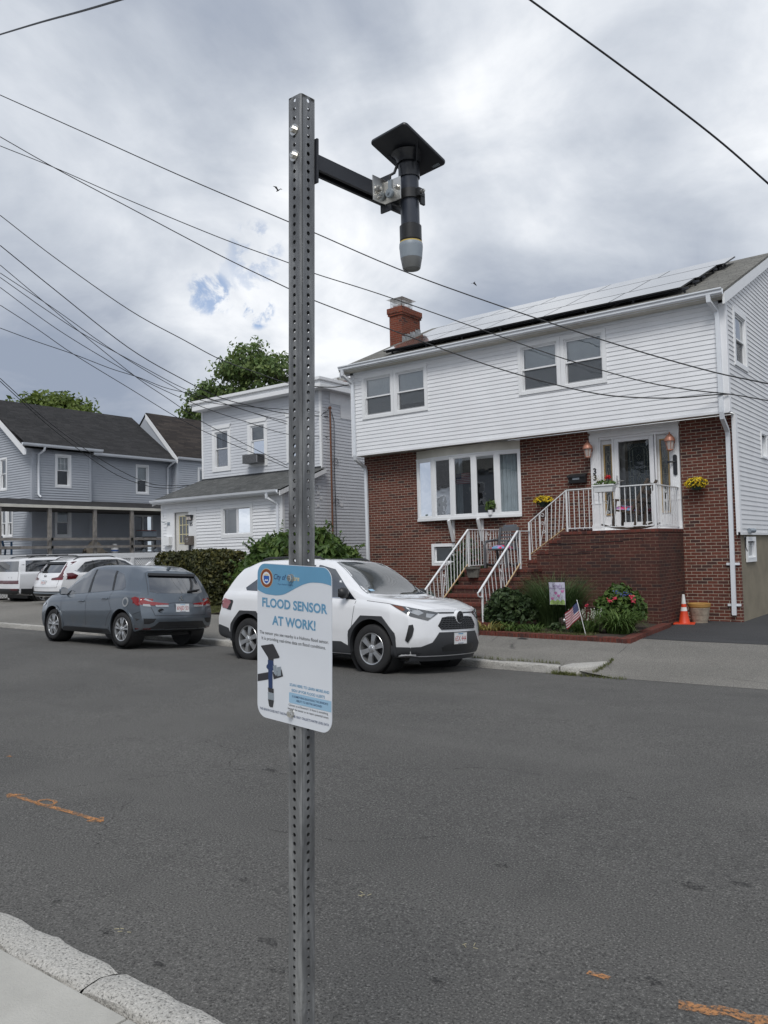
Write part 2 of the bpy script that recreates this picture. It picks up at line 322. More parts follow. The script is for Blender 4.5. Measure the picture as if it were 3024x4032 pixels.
# ---------------------------------------------------------------- mesh helpers
class MB:
    """collects faces and links them as ONE mesh object"""
    def __init__(s): s.v = []; s.f = []; s.mi = []; s.cur = 0
    def vert(s, p): s.v.append(tuple(p)); return len(s.v) - 1
    def face(s, pts):
        i = len(s.v); s.v.extend(tuple(p) for p in pts); s.f.append(tuple(range(i, i + len(pts)))); s.mi.append(s.cur)
    def add(s, vs, fs):
        i = len(s.v); s.v.extend(tuple(p) for p in vs)
        for f in fs: s.f.append(tuple(k + i for k in f)); s.mi.append(s.cur)
    def obox(s, c, ax, ay, az):
        """oriented box: centre and three half-axis vectors"""
        c, ax, ay, az = V(c), V(ax), V(ay), V(az); vs = []
        for sx_ in (-1, 1):
            for sy_ in (-1, 1):
                for sz_ in (-1, 1): vs.append(c + ax * sx_ + ay * sy_ + az * sz_)
        s.add(vs, [(0, 1, 3, 2), (4, 6, 7, 5), (0, 4, 5, 1), (2, 3, 7, 6), (0, 2, 6, 4), (1, 5, 7, 3)])
        return s
    def box(s, x0, x1, y0, y1, z0, z1):
        return s.obox(((x0 + x1) / 2, (y0 + y1) / 2, (z0 + z1) / 2), ((x1 - x0) / 2, 0, 0), (0, (y1 - y0) / 2, 0), (0, 0, (z1 - z0) / 2))
    def bar(s, a, b, w, h=None, up=(0, 0, 1)):
        """rectangular bar from a to b"""
        a, b = V(a), V(b); d = (b - a); L = d.length; d.normalize(); h = w if h is None else h
        u = V(up)
        if abs(d.dot(u)) > .98: u = V((0, 1, 0))
        sxd = d.cross(u).normalized(); u = sxd.cross(d).normalized()
        return s.obox((a + b) / 2, d * (L / 2), sxd * (w / 2), u * (h / 2))
    def tube(s, pts, r, n=8, cap=True, closed=False):
        pts = [V(p) for p in pts]; rs = r if isinstance(r, (list, tuple)) else [r] * len(pts); rings = []
        prev = None
        for i, p in enumerate(pts):
            if closed: d = pts[(i + 1) % len(pts)] - pts[i - 1]
            else: d = pts[min(i + 1, len(pts) - 1)] - pts[max(i - 1, 0)]
            if d.length < 1e-9: d = V((0, 0, 1))
            d.normalize()
            if prev is None:
                t = V((0, 0, 1)) if abs(d.z) < .9 else V((1, 0, 0)); u = d.cross(t).normalized()
            else:
                u = prev - d * prev.dot(d)
                u = u.normalized() if u.length > 1e-6 else d.orthogonal().normalized()
            prev = u; w = d.cross(u)
            rings.append([s.vert(p + (u * cos(2 * pi * k / n) + w * sin(2 * pi * k / n)) * rs[i]) for k in range(n)])
        m = len(rings)
        for i in range(m if closed else m - 1):
            A, B = rings[i], rings[(i + 1) % m]
            for k in range(n): s.f.append((A[k], A[(k + 1) % n], B[(k + 1) % n], B[k])); s.mi.append(s.cur)
        if cap and not closed:
            s.f.append(tuple(rings[0][::-1])); s.f.append(tuple(rings[-1])); s.mi += [s.cur, s.cur]
        return s
    def lathe(s, prof, c=(0, 0, 0), axis=(0, 0, 1), n=24, cap=False):
        """profile of (radius, height) turned about an axis through c"""
        c = V(c); a = V(axis).normalized(); u = a.orthogonal().normalized(); w = a.cross(u); rings = []
        for r, h in prof:
            rings.append([s.vert(c + a * h + (u * cos(2 * pi * k / n) + w * sin(2 * pi * k / n)) * max(r, 1e-5)) for k in range(n)])
        for A, B in zip(rings, rings[1:]):
            for k in range(n): s.f.append((A[k], A[(k + 1) % n], B[(k + 1) % n], B[k])); s.mi.append(s.cur)
        if cap:
            s.f.append(tuple(rings[0][::-1])); s.f.append(tuple(rings[-1])); s.mi += [s.cur, s.cur]
        return s
    def prism(s, poly, ext):
        """planar polygon (3-D points) pushed along ext"""
        poly = [V(p) for p in poly]; e = V(ext); k = len(poly)
        s.add(poly + [p + e for p in poly], [tuple(range(k))[::-1], tuple(range(k, 2 * k))] + [(i, (i + 1) % k, k + (i + 1) % k, k + i) for i in range(k)])
        return s
    def grid(s, fn, nu, nv):
        i0 = len(s.v)
        for i in range(nu + 1):
            for j in range(nv + 1): s.v.append(tuple(fn(i / nu, j / nv)))
        for i in range(nu):
            for j in range(nv):
                a = i0 + i * (nv + 1) + j
                s.f.append((a, a + nv + 1, a + nv + 2, a + 1)); s.mi.append(s.cur)
        return s
    def build(s, name, m, parent=None, smooth=None, bevel=0.0, uv=True, weld=False, recalc=True):
        me = bpy.data.meshes.new(name); me.from_pydata(s.v, [], s.f); me.update()
        ms = m if isinstance(m, (list, tuple)) else [m]
        for x in ms: me.materials.append(x)
        if len(ms) > 1: me.polygons.foreach_set('material_index', s.mi)
        if weld or bevel or recalc:
            bm = bmesh.new(); bm.from_mesh(me)
            if weld: bmesh.ops.remove_doubles(bm, verts=bm.verts, dist=1e-4)
            if bevel:
                bmesh.ops.bevel(bm, geom=[e for e in bm.edges if len(e.link_faces) == 2 and e.calc_face_angle(0) > .6], offset=bevel, segments=2, profile=.6, affect='EDGES', clamp_overlap=True)
            if recalc: bmesh.ops.recalc_face_normals(bm, faces=bm.faces)
            bm.to_mesh(me); bm.free()
        if smooth is not None:
            me.polygons.foreach_set('use_smooth', [True] * len(me.polygons)); me.set_sharp_from_angle(angle=R(smooth))
        if uv: box_uv(me)
        return link(name, me, parent)
def box_uv(me):
    L = me.uv_layers.new(name='UVMap'); vs = me.vertices; d = L.data
    for p in me.polygons:
        nn = p.normal
        if abs(nn.z) > .92:
            for li in p.loop_indices:
                c = vs[me.loops[li].vertex_index].co; d[li].uv = (c.x, c.y)
        else:
            t = V((-nn.y, nn.x, 0)).normalized(); q = nn.cross(t)
            if q.z < 0: q = -q
            for li in p.loop_indices:
                c = vs[me.loops[li].vertex_index].co; d[li].uv = (c.dot(t), c.dot(q))
def link(name, data, parent=None):
    o = bpy.data.objects.new(name, data); COL.objects.link(o)
    if parent is not None: attach(o, parent)
    return o
def base_of(o):
    m = Matrix.Identity(4)
    while o is not None: m = o.matrix_basis if o.parent is None else m; o = o.parent
    return m
def attach(o, parent):
    """children hold world coordinates unless their thing is marked local"""
    o.parent = parent
    r = parent
    while r.parent is not None: r = r.parent
    if not r.get('_local') and parent.parent is None:
        o.matrix_parent_inverse = Matrix.Translation(-V(r.location))
def thing(name, label, cat, loc=(0, 0, 0), group=None, local=False, rot=(0, 0, 0)):
    o = bpy.data.objects.new(name, None); COL.objects.link(o); o.location = loc; o.rotation_euler = rot
    o.empty_display_size = .2
    if local: o['_local'] = 1
    return tag(o, label, cat, group)
def tag(o, label=None, cat=None, group=None, kind=None):
    for k, v in (('label', label), ('category', cat), ('group', group), ('kind', kind)):
        if v: o[k] = v
    return o
def text_mesh(txt, size, fn, bold=0.0, align='CENTER', mb=None, shear=0.0, spacing=1.0, sx=1.0):
    """lettering as flat mesh; fn maps text (x, y) to a 3-D point"""
    cu = bpy.data.curves.new('lettering', 'FONT'); cu.body = txt; cu.size = size; cu.align_x = align; cu.align_y = 'CENTER'; cu.offset = bold; cu.shear = shear
    cu.space_character = spacing; cu.resolution_u = 3; cu.fill_mode = 'FRONT'
    o = bpy.data.objects.new('lettering', cu); COL.objects.link(o)
    bpy.context.view_layer.update()
    me = o.evaluated_get(bpy.context.evaluated_depsgraph_get()).to_mesh()
    mb = mb or MB()
    mb.add([fn(v.co.x * sx, v.co.y) for v in me.vertices], [tuple(p.vertices) for p in me.polygons])
    o.to_mesh_clear(); bpy.data.objects.remove(o); bpy.data.curves.remove(cu)
    return mb
# walls ------------------------------------------------------------------
class Wall:
    """vertical plane: s runs along it, z up, d out of it"""
    def __init__(s, o, sd, nd): s.o = V(o); s.s = V(sd); s.n = V(nd)
    def p(s, a, z, d=0.0): q = s.o + s.s * a + s.n * d; return V((q.x, q.y, z))
def wall_y(y): return Wall((0, y, 0), (1, 0, 0), (0, -1, 0))       # faces the street
def wall_x(x): return Wall((x, 0, 0), (0, 1, 0), (1, 0, 0))        # faces +X
def spans(s0, s1, z0, z1, holes):
    zs = sorted({z0, z1, *[h[2] for h in holes if z0 < h[2] < z1], *[h[3] for h in holes if z0 < h[3] < z1]})
    for a, b in zip(zs, zs[1:]):
        m = (a + b) / 2; xs = [(s0, s1)]
        for h in holes:
            if h[2] < m < h[3]:
                nx = []
                for l, r in xs:
                    if h[1] <= l or h[0] >= r: nx.append((l, r)); continue
                    if h[0] > l: nx.append((l, h[0]))
                    if h[1] < r: nx.append((h[1], r))
                xs = nx
        for l, r in xs: yield l, r, a, b
def lap(mb, w, s0, s1, z0, z1, course=.1015, holes=(), lip=.013, left=None, right=None):
    """clapboard courses; left(z) / right(z) clip the ends under a gable"""
    z = z0
    while z < z1 - 1e-4:
        t = min(z + course, z1)
        for l, r, a, b in spans(s0, s1, z, t, holes):
            la, lb = (left(a), left(b)) if left and l == s0 else (l, l)
            ra, rb = (right(a), right(b)) if right and r == s1 else (r, r)
            if ra <= la: continue
            if rb < lb: rb = lb = (rb + lb) / 2
            da = lip * (1 - (a - z) / course); db = lip * (1 - (b - z) / course)
            mb.face([w.p(la, a, da), w.p(ra, a, da), w.p(rb, b, db), w.p(lb, b, db)])
            if abs(a - z) < 1e-6: mb.face([w.p(la, a, -.004), w.p(ra, a, -.004), w.p(ra, a, da), w.p(la, a, da)])
        z = t
def flatwall(mb, w, s0, s1, z0, z1, holes=(), d=0.0):
    for l, r, a, b in spans(s0, s1, z0, z1, holes): mb.face([w.p(l, a, d), w.p(r, a, d), w.p(r, b, d), w.p(l, b, d)])
def wbox(mb, w, s0, s1, z0, z1, d0, d1):
    c = w.p((s0 + s1) / 2, (z0 + z1) / 2, (d0 + d1) / 2)
    return mb.obox(c, w.s * ((s1 - s0) / 2), w.n * ((d1 - d0) / 2), (0, 0, (z1 - z0) / 2))
def frame(mb, w, s0, s1, z0, z1, t, d0, d1, tb=None, tt=None):
    tb = t if tb is None else tb; tt = t if tt is None else tt
    wbox(mb, w, s0, s0 + t, z0, z1, d0, d1); wbox(mb, w, s1 - t, s1, z0, z1, d0, d1)
    wbox(mb, w, s0 + t, s1 - t, z0, z0 + tb, d0, d1); wbox(mb, w, s0 + t, s1 - t, z1 - tt, z1, d0, d1)
def window(parent, w, s0, s1, z0, z1, casing=.07, blind=None, blind_to=0.0, screen=False, meet=.5, cas_out=.035, glass=None, muntin=0, curtain=False, mtrim=None, inner=.06, sill=0.0):
    """double-hung window in a hole s0..s1, z0..z1 (outer edge of the casing); parts below the house: window > sash, pane, blind"""
    tm = mtrim or M_trim
    mb = MB(); frame(mb, w, s0, s1, z0, z1, casing, -.02, cas_out, tb=casing + sill)
    a0, a1, b0, b1 = s0 + casing, s1 - casing, z0 + casing + sill, z1 - casing
    frame(mb, w, a0, a1, b0, b1, .022, -.10, .014)
    if sill: wbox(mb, w, s0 - .02, s1 + .02, z0, z0 + .04, .035, cas_out + .03)
    fr = mb.build('window', tm, parent)
    a0 += .022; a1 -= .022; b0 += .022; b1 -= .022
    zm = b0 + (b1 - b0) * meet; rs = .036
    mb = MB(); frame(mb, w, a0, a1, zm - .02, b1, rs, -.045, -.012); frame(mb, w, a0, a1, b0, zm + .018, rs, -.078, -.048)
    for k in range(muntin):
        x = a0 + (a1 - a0) * (k + 1) / (muntin + 1); wbox(mb, w, x - .006, x + .006, zm, b1, -.032, -.022)
    if muntin: wbox(mb, w, a0, a1, (zm + b1) / 2 - .006, (zm + b1) / 2 + .006, -.030, -.024)
    mb.build('sash', tm, fr)
    g = glass or M_glass
    mb = MB(); mb.face([w.p(a0 + rs, zm, -.028), w.p(a1 - rs, zm, -.028), w.p(a1 - rs, b1 - rs, -.028), w.p(a0 + rs, b1 - rs, -.028)]); mb.build('pane', g, fr)
    mb = MB(); mb.face([w.p(a0 + rs, b0 + rs, -.063), w.p(a1 - rs, b0 + rs, -.063), w.p(a1 - rs, zm, -.063), w.p(a0 + rs, zm, -.063)])
    mb.build('pane', g, fr)
    if screen:
        mb = MB(); mb.face([w.p(a0 + .015, b0, -.044), w.p(a1 - .015, b0, -.044), w.p(a1 - .015, zm, -.044), w.p(a0 + .015, zm, -.044)])
        m, nn = MAT.get('_scr') or (None, None), None
        mb.build('insect_screen', SCREEN, fr)
    if blind is not None:
        mb = MB(); z = b1 - .03; zb = b0 + (b1 - b0) * blind_to
        while z > zb:
            mb.face([w.p(a0, z - .013, -.104), w.p(a1, z - .013, -.104), w.p(a1, z + .0125, -.111), w.p(a0, z + .0125, -.111)]); z -= .025
        mb.build('blind', blind, fr)
    if curtain:
        mb = MB(); 
        for (ca, cb) in ((a0, a0 + (a1 - a0) * .36), (a1 - (a1 - a0) * .36, a1)):
            mb.grid(lambda u, v, ca=ca, cb=cb: w.p(ca + (cb - ca) * u, b0 + (b1 - b0) * v, -.13 + .015 * sin(u * 26)), 16, 2)
        mb.build('curtain', M_curt, fr, smooth=60)
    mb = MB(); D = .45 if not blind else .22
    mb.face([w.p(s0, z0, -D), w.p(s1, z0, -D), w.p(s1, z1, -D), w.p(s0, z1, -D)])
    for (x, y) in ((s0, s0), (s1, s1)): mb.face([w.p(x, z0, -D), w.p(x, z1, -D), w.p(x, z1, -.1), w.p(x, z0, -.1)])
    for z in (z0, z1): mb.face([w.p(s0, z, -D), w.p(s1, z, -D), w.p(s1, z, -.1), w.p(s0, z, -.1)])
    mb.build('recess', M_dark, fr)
    return fr
def screen_mat():
    m, n = mat('screen_mesh')
    p = n('ShaderNodeBsdfDiffuse', {0: (.11, .115, .125, 1)}); t = n('ShaderNodeBsdfTransparent')
    n('ShaderNodeOutputMaterial', {0: n('ShaderNodeMixShader', {0: .42, 1: t, 2: p})})
    return m
SCREEN = screen_mat()
def leaves(mb, pts, size, var=.4, aspect=1.6, up=.35, bend=True):
    """leaf-sized bent quads at (point, outward direction)"""
    for p, nd in pts:
        p = V(p); s = size * random.uniform(1 - var, 1 + var)
        d = (V(nd).normalized() * .8 + V((random.gauss(0, .6), random.gauss(0, .6), random.gauss(up, .5)))).normalized()
        a = d.orthogonal().normalized(); a = Quaternion(d, random.uniform(0, 6.28)) @ a; b = d.cross(a)
        A = a * s * aspect * .5; B = b * s * .5
        if bend: mb.add([p - A, p - B * .9 + d * s * .12, p + A, p + B * .9 + d * s * .12], [(0, 1, 2, 3)])
        else: mb.add([p - A - B, p + A - B, p + A + B, p - A + B], [(0, 1, 2, 3)])
def blade(mb, p, az, L, w, lean, seg=5, droop=1.0):
    """one arching strap leaf"""
    p = V(p); h = V((cos(az), sin(az), 0)); side = V((-sin(az), cos(az), 0)); i0 = len(mb.v)
    for k in range(seg + 1):
        t = k / seg; ang = lean + droop * t * t * 1.6
        if k == 0: q = p.copy()
        else: q = q + (h * sin(ang) + V((0, 0, cos(ang)))) * (L / seg)
        ww = w * (1 - t ** 2.2) * .5 + .0006
        mb.v.append(tuple(q - side * ww)); mb.v.append(tuple(q + side * ww))
    for k in range(seg):
        a = i0 + 2 * k; mb.f.append((a, a + 1, a + 3, a + 2)); mb.mi.append(mb.cur)
def lerp_tab(t, x):
    if x <= t[0][0]: return t[0][1]
    for (a, va), (b, vb) in zip(t, t[1:]):
        if x <= b: return va + (vb - va) * (x - a) / (b - a)
    return t[-1][1]
def smooth_tab(t, x):
    """monotone cubic through the table"""
    n_ = len(t)
    if x <= t[0][0]: return t[0][1]
    if x >= t[-1][0]: return t[-1][1]
    d = [(t[i + 1][1] - t[i][1]) / (t[i + 1][0] - t[i][0]) for i in range(n_ - 1)]
    m_ = [d[0]] + [0 if d[i - 1] * d[i] <= 0 else 2 * d[i - 1] * d[i] / (d[i - 1] + d[i]) for i in range(1, n_ - 1)] + [d[-1]]
    for i in range(n_ - 1):
        if x <= t[i + 1][0]:
            h = t[i + 1][0] - t[i][0]; u = (x - t[i][0]) / h
            return (1 + 2 * u) * (1 - u) ** 2 * t[i][1] + u * (1 - u) ** 2 * h * m_[i] + u * u * (3 - 2 * u) * t[i + 1][1] + u * u * (u - 1) * h * m_[i + 1]
# ---------------------------------------------------------------- terrain
def g_rise(x): return .006 * max(0.0, min(22.0, -6.5 - x))
CROSS = [(1.92, .0), (3.5, .02), (6, .03), (8, .022), (9.3, .0), (10.2, -.055), (11.02, -.11)]
def road_z(x, y): return g_rise(x) + smooth_tab(CROSS, y)
def far_z(x, y):
    a = g_rise(x) + lerp_tab([(11.0, 0.0), (13.4, .10), (15, .10), (40, .16)], y)
    b = g_rise(x) + lerp_tab([(11.0, -.105), (14.1, .09), (18, .09), (40, .16)], y)
    t = max(0.0, min(1.0, (x + 5.35) / .9)); return a * (1 - t) + b * t
def sheet(name, x0, x1, y0, y1, nx, ny, fn, m):
    mb = MB(); mb.grid(lambda u, v: (x0 + (x1 - x0) * u, y0 + (y1 - y0) * v, fn(x0 + (x1 - x0) * u, y0 + (y1 - y0) * v)), nx, ny)
    o = mb.build(name, m, smooth=50); tag(o, kind='structure'); return o
mb = MB(); mb.grid(lambda u, v: (-1500 + 3000 * u, -1500 + 3000 * v, -.30), 2, 2); tag(mb.build('ground', M_ground), kind='structure')
sheet('road', -90, 60, 1.90, 11.03, 150, 24, road_z, M_road)
sheet('pavement', -5.3, -4.2, 11.0, 14.1, 12, 8, lambda x, y: far_z(x, y), M_walk)
sheet('pavement', -90, -5.3, 11.14, 14.6, 120, 8, lambda x, y: far_z(x, y), M_walk)
sheet('driveway_apron', -4.2, 40, 11.00, 14.10, 60, 8, lambda x, y: far_z(x, y), M_walk)
sheet('driveway', -5.45, 40, 14.10, 40, 60, 20, lambda x, y: far_z(x, y) + .004, M_drive)
sheet('yard', -17.3, -5.6, 14.6, 40, 20, 20, lambda x, y: far_z(x, y) - .02, M_soil)
sheet('side_driveway', -90, -17.3, 14.6, 60, 60, 20, lambda x, y: far_z(x, y) - .004, M_walk)
# near pavement slabs and granite kerb
mb = MB()
xs = [-14, -11.6, -9.3, -7.0, -4.75, -2.52, -.3, 1.9, 4.2, 8]
for a, b in zip(xs, xs[1:]):
    for (c, d) in ((-3.0, .10), (.11, 1.745)):
        bx = MB(); bx.box(a + .005, b - .005, c, d, -.1, .128); mb.add(bx.v, bx.f)
tag(mb.build('sidewalk', M_conc, bevel=.006), kind='structure')
def kerb_stone(name, x0, x1, y0, y1, ztop, zbot, seed, face=1):
    rnd = random.Random(seed); nx = max(4, int((x1 - x0) / .06)); prof = [(0, 0), (0, .55), (.05, .93), (.16, 1), (.5, 1.01), (.86, 1), (.97, .95), (1, .5), (1, 0)]
    from mathutils import noise as mn
    mb = MB()
    def fn(u, v):
        k = min(len(prof) - 2, int(v * (len(prof) - 1) + 1e-6)); t = v * (len(prof) - 1) - k
        py = prof[k][0] * (1 - t) + prof[k + 1][0] * t; pz = prof[k][1] * (1 - t) + prof[k + 1][1] * t
        x = x0 + .006 + (x1 - x0 - .012) * u; e = min(u, 1 - u) * (x1 - x0)
        q = V((x * 6 + seed, py * 3, pz * 2)); w = mn.noise(q) * .014 + mn.noise(q * 3.1) * .008
        sh = max(0, .03 - e) * .6
        zt, zb = ztop(x), zbot(x)
        return (x, y0 + (y1 - y0) * py + w * (1 if py < .5 else .6), zb + (zt - zb) * pz + w * .55 * (pz > .8) - sh * (pz > .8))
    mb.grid(fn, nx, 16)
    i0 = mb.v
    return mb
mb = MB()
xs = [-14.2, -11.9, -9.6, -7.4, -5.15, -2.845, -.75, 1.4, 3.7, 6]
for i, (a, b) in enumerate(zip(xs, xs[1:])):
    k = kerb_stone('k', a, b, 1.752 + .012 * (i % 2), 1.925 + .014 * ((i + 1) % 2), lambda x: .134 + (.006 if i % 2 else 0), lambda x: -.06, i * 7.3); mb.add(k.v, k.f)
tag(mb.build('kerb', M_gran, smooth=45), kind='structure')
mb = MB(); x = -70.0; i = 0; rr = random.Random(3)
while x < -5.3:
    b = min(x + rr.uniform(1.7, 2.6), -5.28); b = -5.28 if -5.28 - b < .8 else b
    k = kerb_stone('k', x, b, 11.0, 11.15, lambda q: g_rise(q) + .006, lambda q: g_rise(q) - .16, 50 + i * 3.7); mb.add(k.v, k.f); x = b; i += 1
# the rounded end stone at the driveway
es = MB(); top_ = [(-5.27, 11.0), (-5.12, 10.97), (-4.98, 11.0), (-4.88, 11.12), (-4.83, 11.32), (-4.82, 11.55), (-4.85, 11.78), (-4.93, 11.96), (-5.05, 11.98), (-5.16, 11.90), (-5.22, 11.7), (-5.26, 11.42), (-5.28, 11.15)]
cx_, cy_ = -5.05, 11.45; lv = ((1.0, -.16), (1.0, -.012), (.97, .004), (.90, .010)); rg = [[es.vert((cx_ + (x - cx_) * k, cy_ + (y - cy_) * k, z - .018 * (y - 11.0))) for x, y in top_] for k, z in lv]
for A, B in zip(rg, rg[1:]):
    for k in range(len(A)): es.f.append((A[k], A[(k + 1) % len(A)], B[(k + 1) % len(A)], B[k])); es.mi.append(0)
es.f.append(tuple(rg[-1])); es.mi.append(0); mb.add(es.v, es.f)
tag(mb.build('far_kerb', M_gran, smooth=45), kind='structure')
# spray-painted utility marks on the road: each a thin sheet with a ragged outline
def spray(label, pts, w, seed):
    rr = random.Random(seed); mb = MB()
    for k in range(len(pts) - 1):
        a, b = V((*pts[k], 0)), V((*pts[k + 1], 0)); d = b - a; L = d.length; d.normalize(); s = V((-d.y, d.x, 0)); m = max(2, int(L / .03)); lo, hi = [], []
        for j in range(m + 1):
            t = j / m; c = a + d * (L * t) + s * (.35 * w * sin(t * 7 + seed) * .3); e1 = w * rr.uniform(.32, .6); e2 = w * rr.uniform(.32, .6)
            lo.append(c - s * e1); hi.append(c + s * e2)
        for j in range(m):
            mb.face([V((q.x, q.y, road_z(q.x, q.y) + .004)) for q in (lo[j], lo[j + 1], hi[j + 1], hi[j])])
    return mb
def ring(c, r, r2, w, n_=20): return [(c[0] + r * cos(2 * pi * k / n_), c[1] + r2 * sin(2 * pi * k / n_)) for k in range(n_ + 1)]
mb = spray('', [(-5.93, 3.105), (-4.78, 3.13)], .040, 2)
for pts in ([(-5.93, 3.105), (-5.84, 3.07)], [(-5.93, 3.105), (-5.80, 3.16)], [(-4.78, 3.13), (-4.88, 3.09)], [(-4.78, 3.13), (-4.86, 3.18)], ring((-5.49, 3.15), .085, .05, .02)):
    k = spray('', pts, .03, len(pts)); mb.add(k.v, k.f)
tag(mb.build('painted_arrow', M_paint, recalc=False, uv=False), 'orange double-headed arrow sprayed on the road left of the sign post', 'road marking')
mb = spray('', [(-1.06, 3.11), (-.86, 3.17), (-.70, 3.18)], .07, 9)
CR = [((-5.9, 3.0), (-5.5, 3.8), (-5.05, 4.45), (-4.4, 4.6)), ((-5.05, 3.6), (-4.7, 3.1), (-4.35, 2.78)), ((-5.05, 4.45), (-5.4, 4.9), (-6.2, 5.0)), ((-4.3, 4.9), (-3.2, 5.6), (-2.0, 5.5)), ((-3.9, 3.6), (-3.2, 3.7), (-2.7, 4.2))]
for cr in CR:
    rr = random.Random(cr[0][0]); c_ = MB(); q = []
    for (x0, y0), (x1, y1) in zip(cr, cr[1:]):
        for k in range(10): t = k / 10; q.append(V((x0 + (x1 - x0) * t + rr.uniform(-.025, .025), y0 + (y1 - y0) * t + rr.uniform(-.025, .025), 0)))
    for i, (a, b) in enumerate(zip(q, q[1:])):
        if rr.random() < .25: continue
        d = (b - a).normalized(); s_ = V((-d.y, d.x, 0)) * rr.uniform(.003, .010); c_.face([V((p.x, p.y, road_z(p.x, p.y) + .0035)) for p in (a - s_, b - s_, b + s_, a + s_)])
    tag(c_.build('road_crack', M_tar, recalc=False), kind='structure')
for (x, y, r_, ar) in ((-4.72, 4.6, .09, .5), (-1.34, 4.2, .10, .45), (-1.15, 4.35, .07, .5), (-2.25, 3.9, .05, .6), (-1.9, 2.75, .05, .5), (-2.7, 2.6, .07, .5), (-2.5, 2.45, .05, .7), (-1.2, 3.22, .06, .6), (-.75, 3.3, .05, .5), (-3.3, 3.0, .04, .8), (-2.1, 5.4, .05, .5), (-3.9, 2.3, .035, .7), (-3.4, 2.25, .05, .6), (-2.95, 2.2, .04, .6)):
    rr = random.Random(int(x * 977 + y * 131)); c_ = MB(); c_.face([V((px, py, road_z(px, py) + .0038)) for px, py in [(x + r_ * rr.uniform(.5, 1.1) * cos(t), y + r_ * ar * rr.uniform(.5, 1.1) * sin(t)) for t in [i * pi / 7 for i in range(14)]]])
    tag(c_.build('road_stain', M_tar, recalc=False), kind='structure')
tag(mb.build('painted_dash', M_paint, recalc=False, uv=False), 'short orange sprayed dash at the bottom right of the road', 'road marking')
mb = spray('', [(-1.43, 3.14), (-1.34, 3.14)], .03, 5)
tag(mb.build('painted_spot', M_paint, recalc=False, uv=False), 'small orange paint spot on the road beyond the orange dash', 'road marking')
mb = spray('', [(-7.05, 3.69), (-6.98, 3.69)], .03, 6)
tag(mb.build('painted_spot', M_paint, recalc=False, uv=False), 'tiny orange paint spot at the left edge of the road', 'road marking')
# ---------------------------------------------------------------- brick house
H1 = thing('brick_house', 'two-storey house with red brick ground floor and white siding above', 'house', (-9.4, 17.87, .08))
XL, XR, YO, YB = -14.40, -4.41, 17.43, 17.87
wo, wb, ws = wall_y(YO), wall_y(YB), wall_x(XR)
W1 = (-14.01, -11.82, 5.39, 6.61); W2 = (-9.165, -6.955, 5.398, 6.63)
mb = MB(); lap(mb, wo, XL + .02, XR - .10, 4.45, 6.74, .1015, [W1, W2])
wbox(mb, wo, XL, XR, 4.40, 4.455, -.02, .022)
mb.build('upper_siding', M_white, H1)
for a_, b_ in ((XR - .11, XR + .012), (XL - .012, XL + .10)): mb = MB(); wbox(mb, wo, a_, b_, 4.40, 6.74, -.06, .028); mb.build('corner_board', M_white, H1)
mb = MB(); mb.face([(XL, YO - .02, 4.40), (XR, YO - .02, 4.40), (XR, YB + .02, 4.43), (XL, YB + .02, 4.43)])
mb.face([(XL - .2, YO - .32, 6.775), (XR + .05, YO - .32, 6.775), (XR + .05, YO + .01, 6.735), (XL - .2, YO + .01, 6.735)])
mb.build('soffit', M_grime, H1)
for (s0, s1, z0, z1) in (W1, W2):
    m_ = (s0 + s1) / 2
    bl = M_blind
    window(H1, wo, s0, m_ - .003, z0, z1, casing=.085, blind=bl, screen=True, meet=.49, blind_to=0.0)
    window(H1, wo, m_ + .003, s1, z0, z1, casing=.085, blind=bl, screen=True, meet=.49, blind_to=.0 if s0 > -12 else .16)
# lower brick with the door and cellar openings
DR = (-7.615, -5.56, 2.06, 4.30); BW = (-12.135, -11.40, 1.335, 1.91); BAY = (-12.545, -9.43, 2.54, 4.40)
mb = MB(); flatwall(mb, wb, XL + .05, XR - .02, -.05, 4.42, [DR, BW, BAY])
mb.face([(XR - .02, YB, -.05), (XR - .02, YB + .10, -.05), (XR - .02, YB + .10, 4.42), (XR - .02, YB, 4.42)])
mb.face([(XL + .05, YB, -.05), (XL + .05, YB + 9, -.05), (XL + .05, YB + 9, 4.42), (XL + .05, YB, 4.42)])
mb.build('brick_wall', M_brick, H1)
mb = MB(); wbox(mb, wb, BW[0] - .05, BW[1] + .05, 1.235, 1.335, -.02, .035); mb.build('brick_sill', M_edge, H1)
window(H1, wb, *BW, casing=.06, blind=M_blindg, cas_out=.01, meet=.97)
# side walls
zr = lambda y: 7.017 + .4446 * (y - 17.47)
RY, RZ = 21.9, 8.985
UW = (18.02, 19.09, 5.49, 6.74); LW = (20.0, 20.58, 3.67, 4.27)
gab_l = lambda z: YO if z < 6.95 else YO + max(0, (z - 6.95) / .4446)
gab_r = lambda z: 26.37 if z < 6.95 else 26.37 - max(0, (z - 6.95) / .4446)
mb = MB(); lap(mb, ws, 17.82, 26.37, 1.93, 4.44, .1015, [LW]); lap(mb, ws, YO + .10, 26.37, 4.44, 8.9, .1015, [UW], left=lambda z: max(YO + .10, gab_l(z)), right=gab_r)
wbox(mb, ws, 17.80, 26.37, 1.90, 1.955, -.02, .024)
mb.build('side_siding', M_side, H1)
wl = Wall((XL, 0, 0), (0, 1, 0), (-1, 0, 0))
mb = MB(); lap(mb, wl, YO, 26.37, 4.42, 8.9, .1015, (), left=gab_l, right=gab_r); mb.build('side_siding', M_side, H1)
for a_, b_, c_, d_ in ((17.80, 17.95, 1.90, 4.42), (YO - .01, YO + .11, 4.42, 6.95)): mb = MB(); wbox(mb, ws, a_, b_, c_, d_, -.05, .03); mb.build('corner_board', M_white, H1)
window(H1, ws, *UW, casing=.10, blind=None, screen=True, meet=.5)
window(H1, ws, *LW, casing=.04, blind=None, curtain=True, meet=.97)
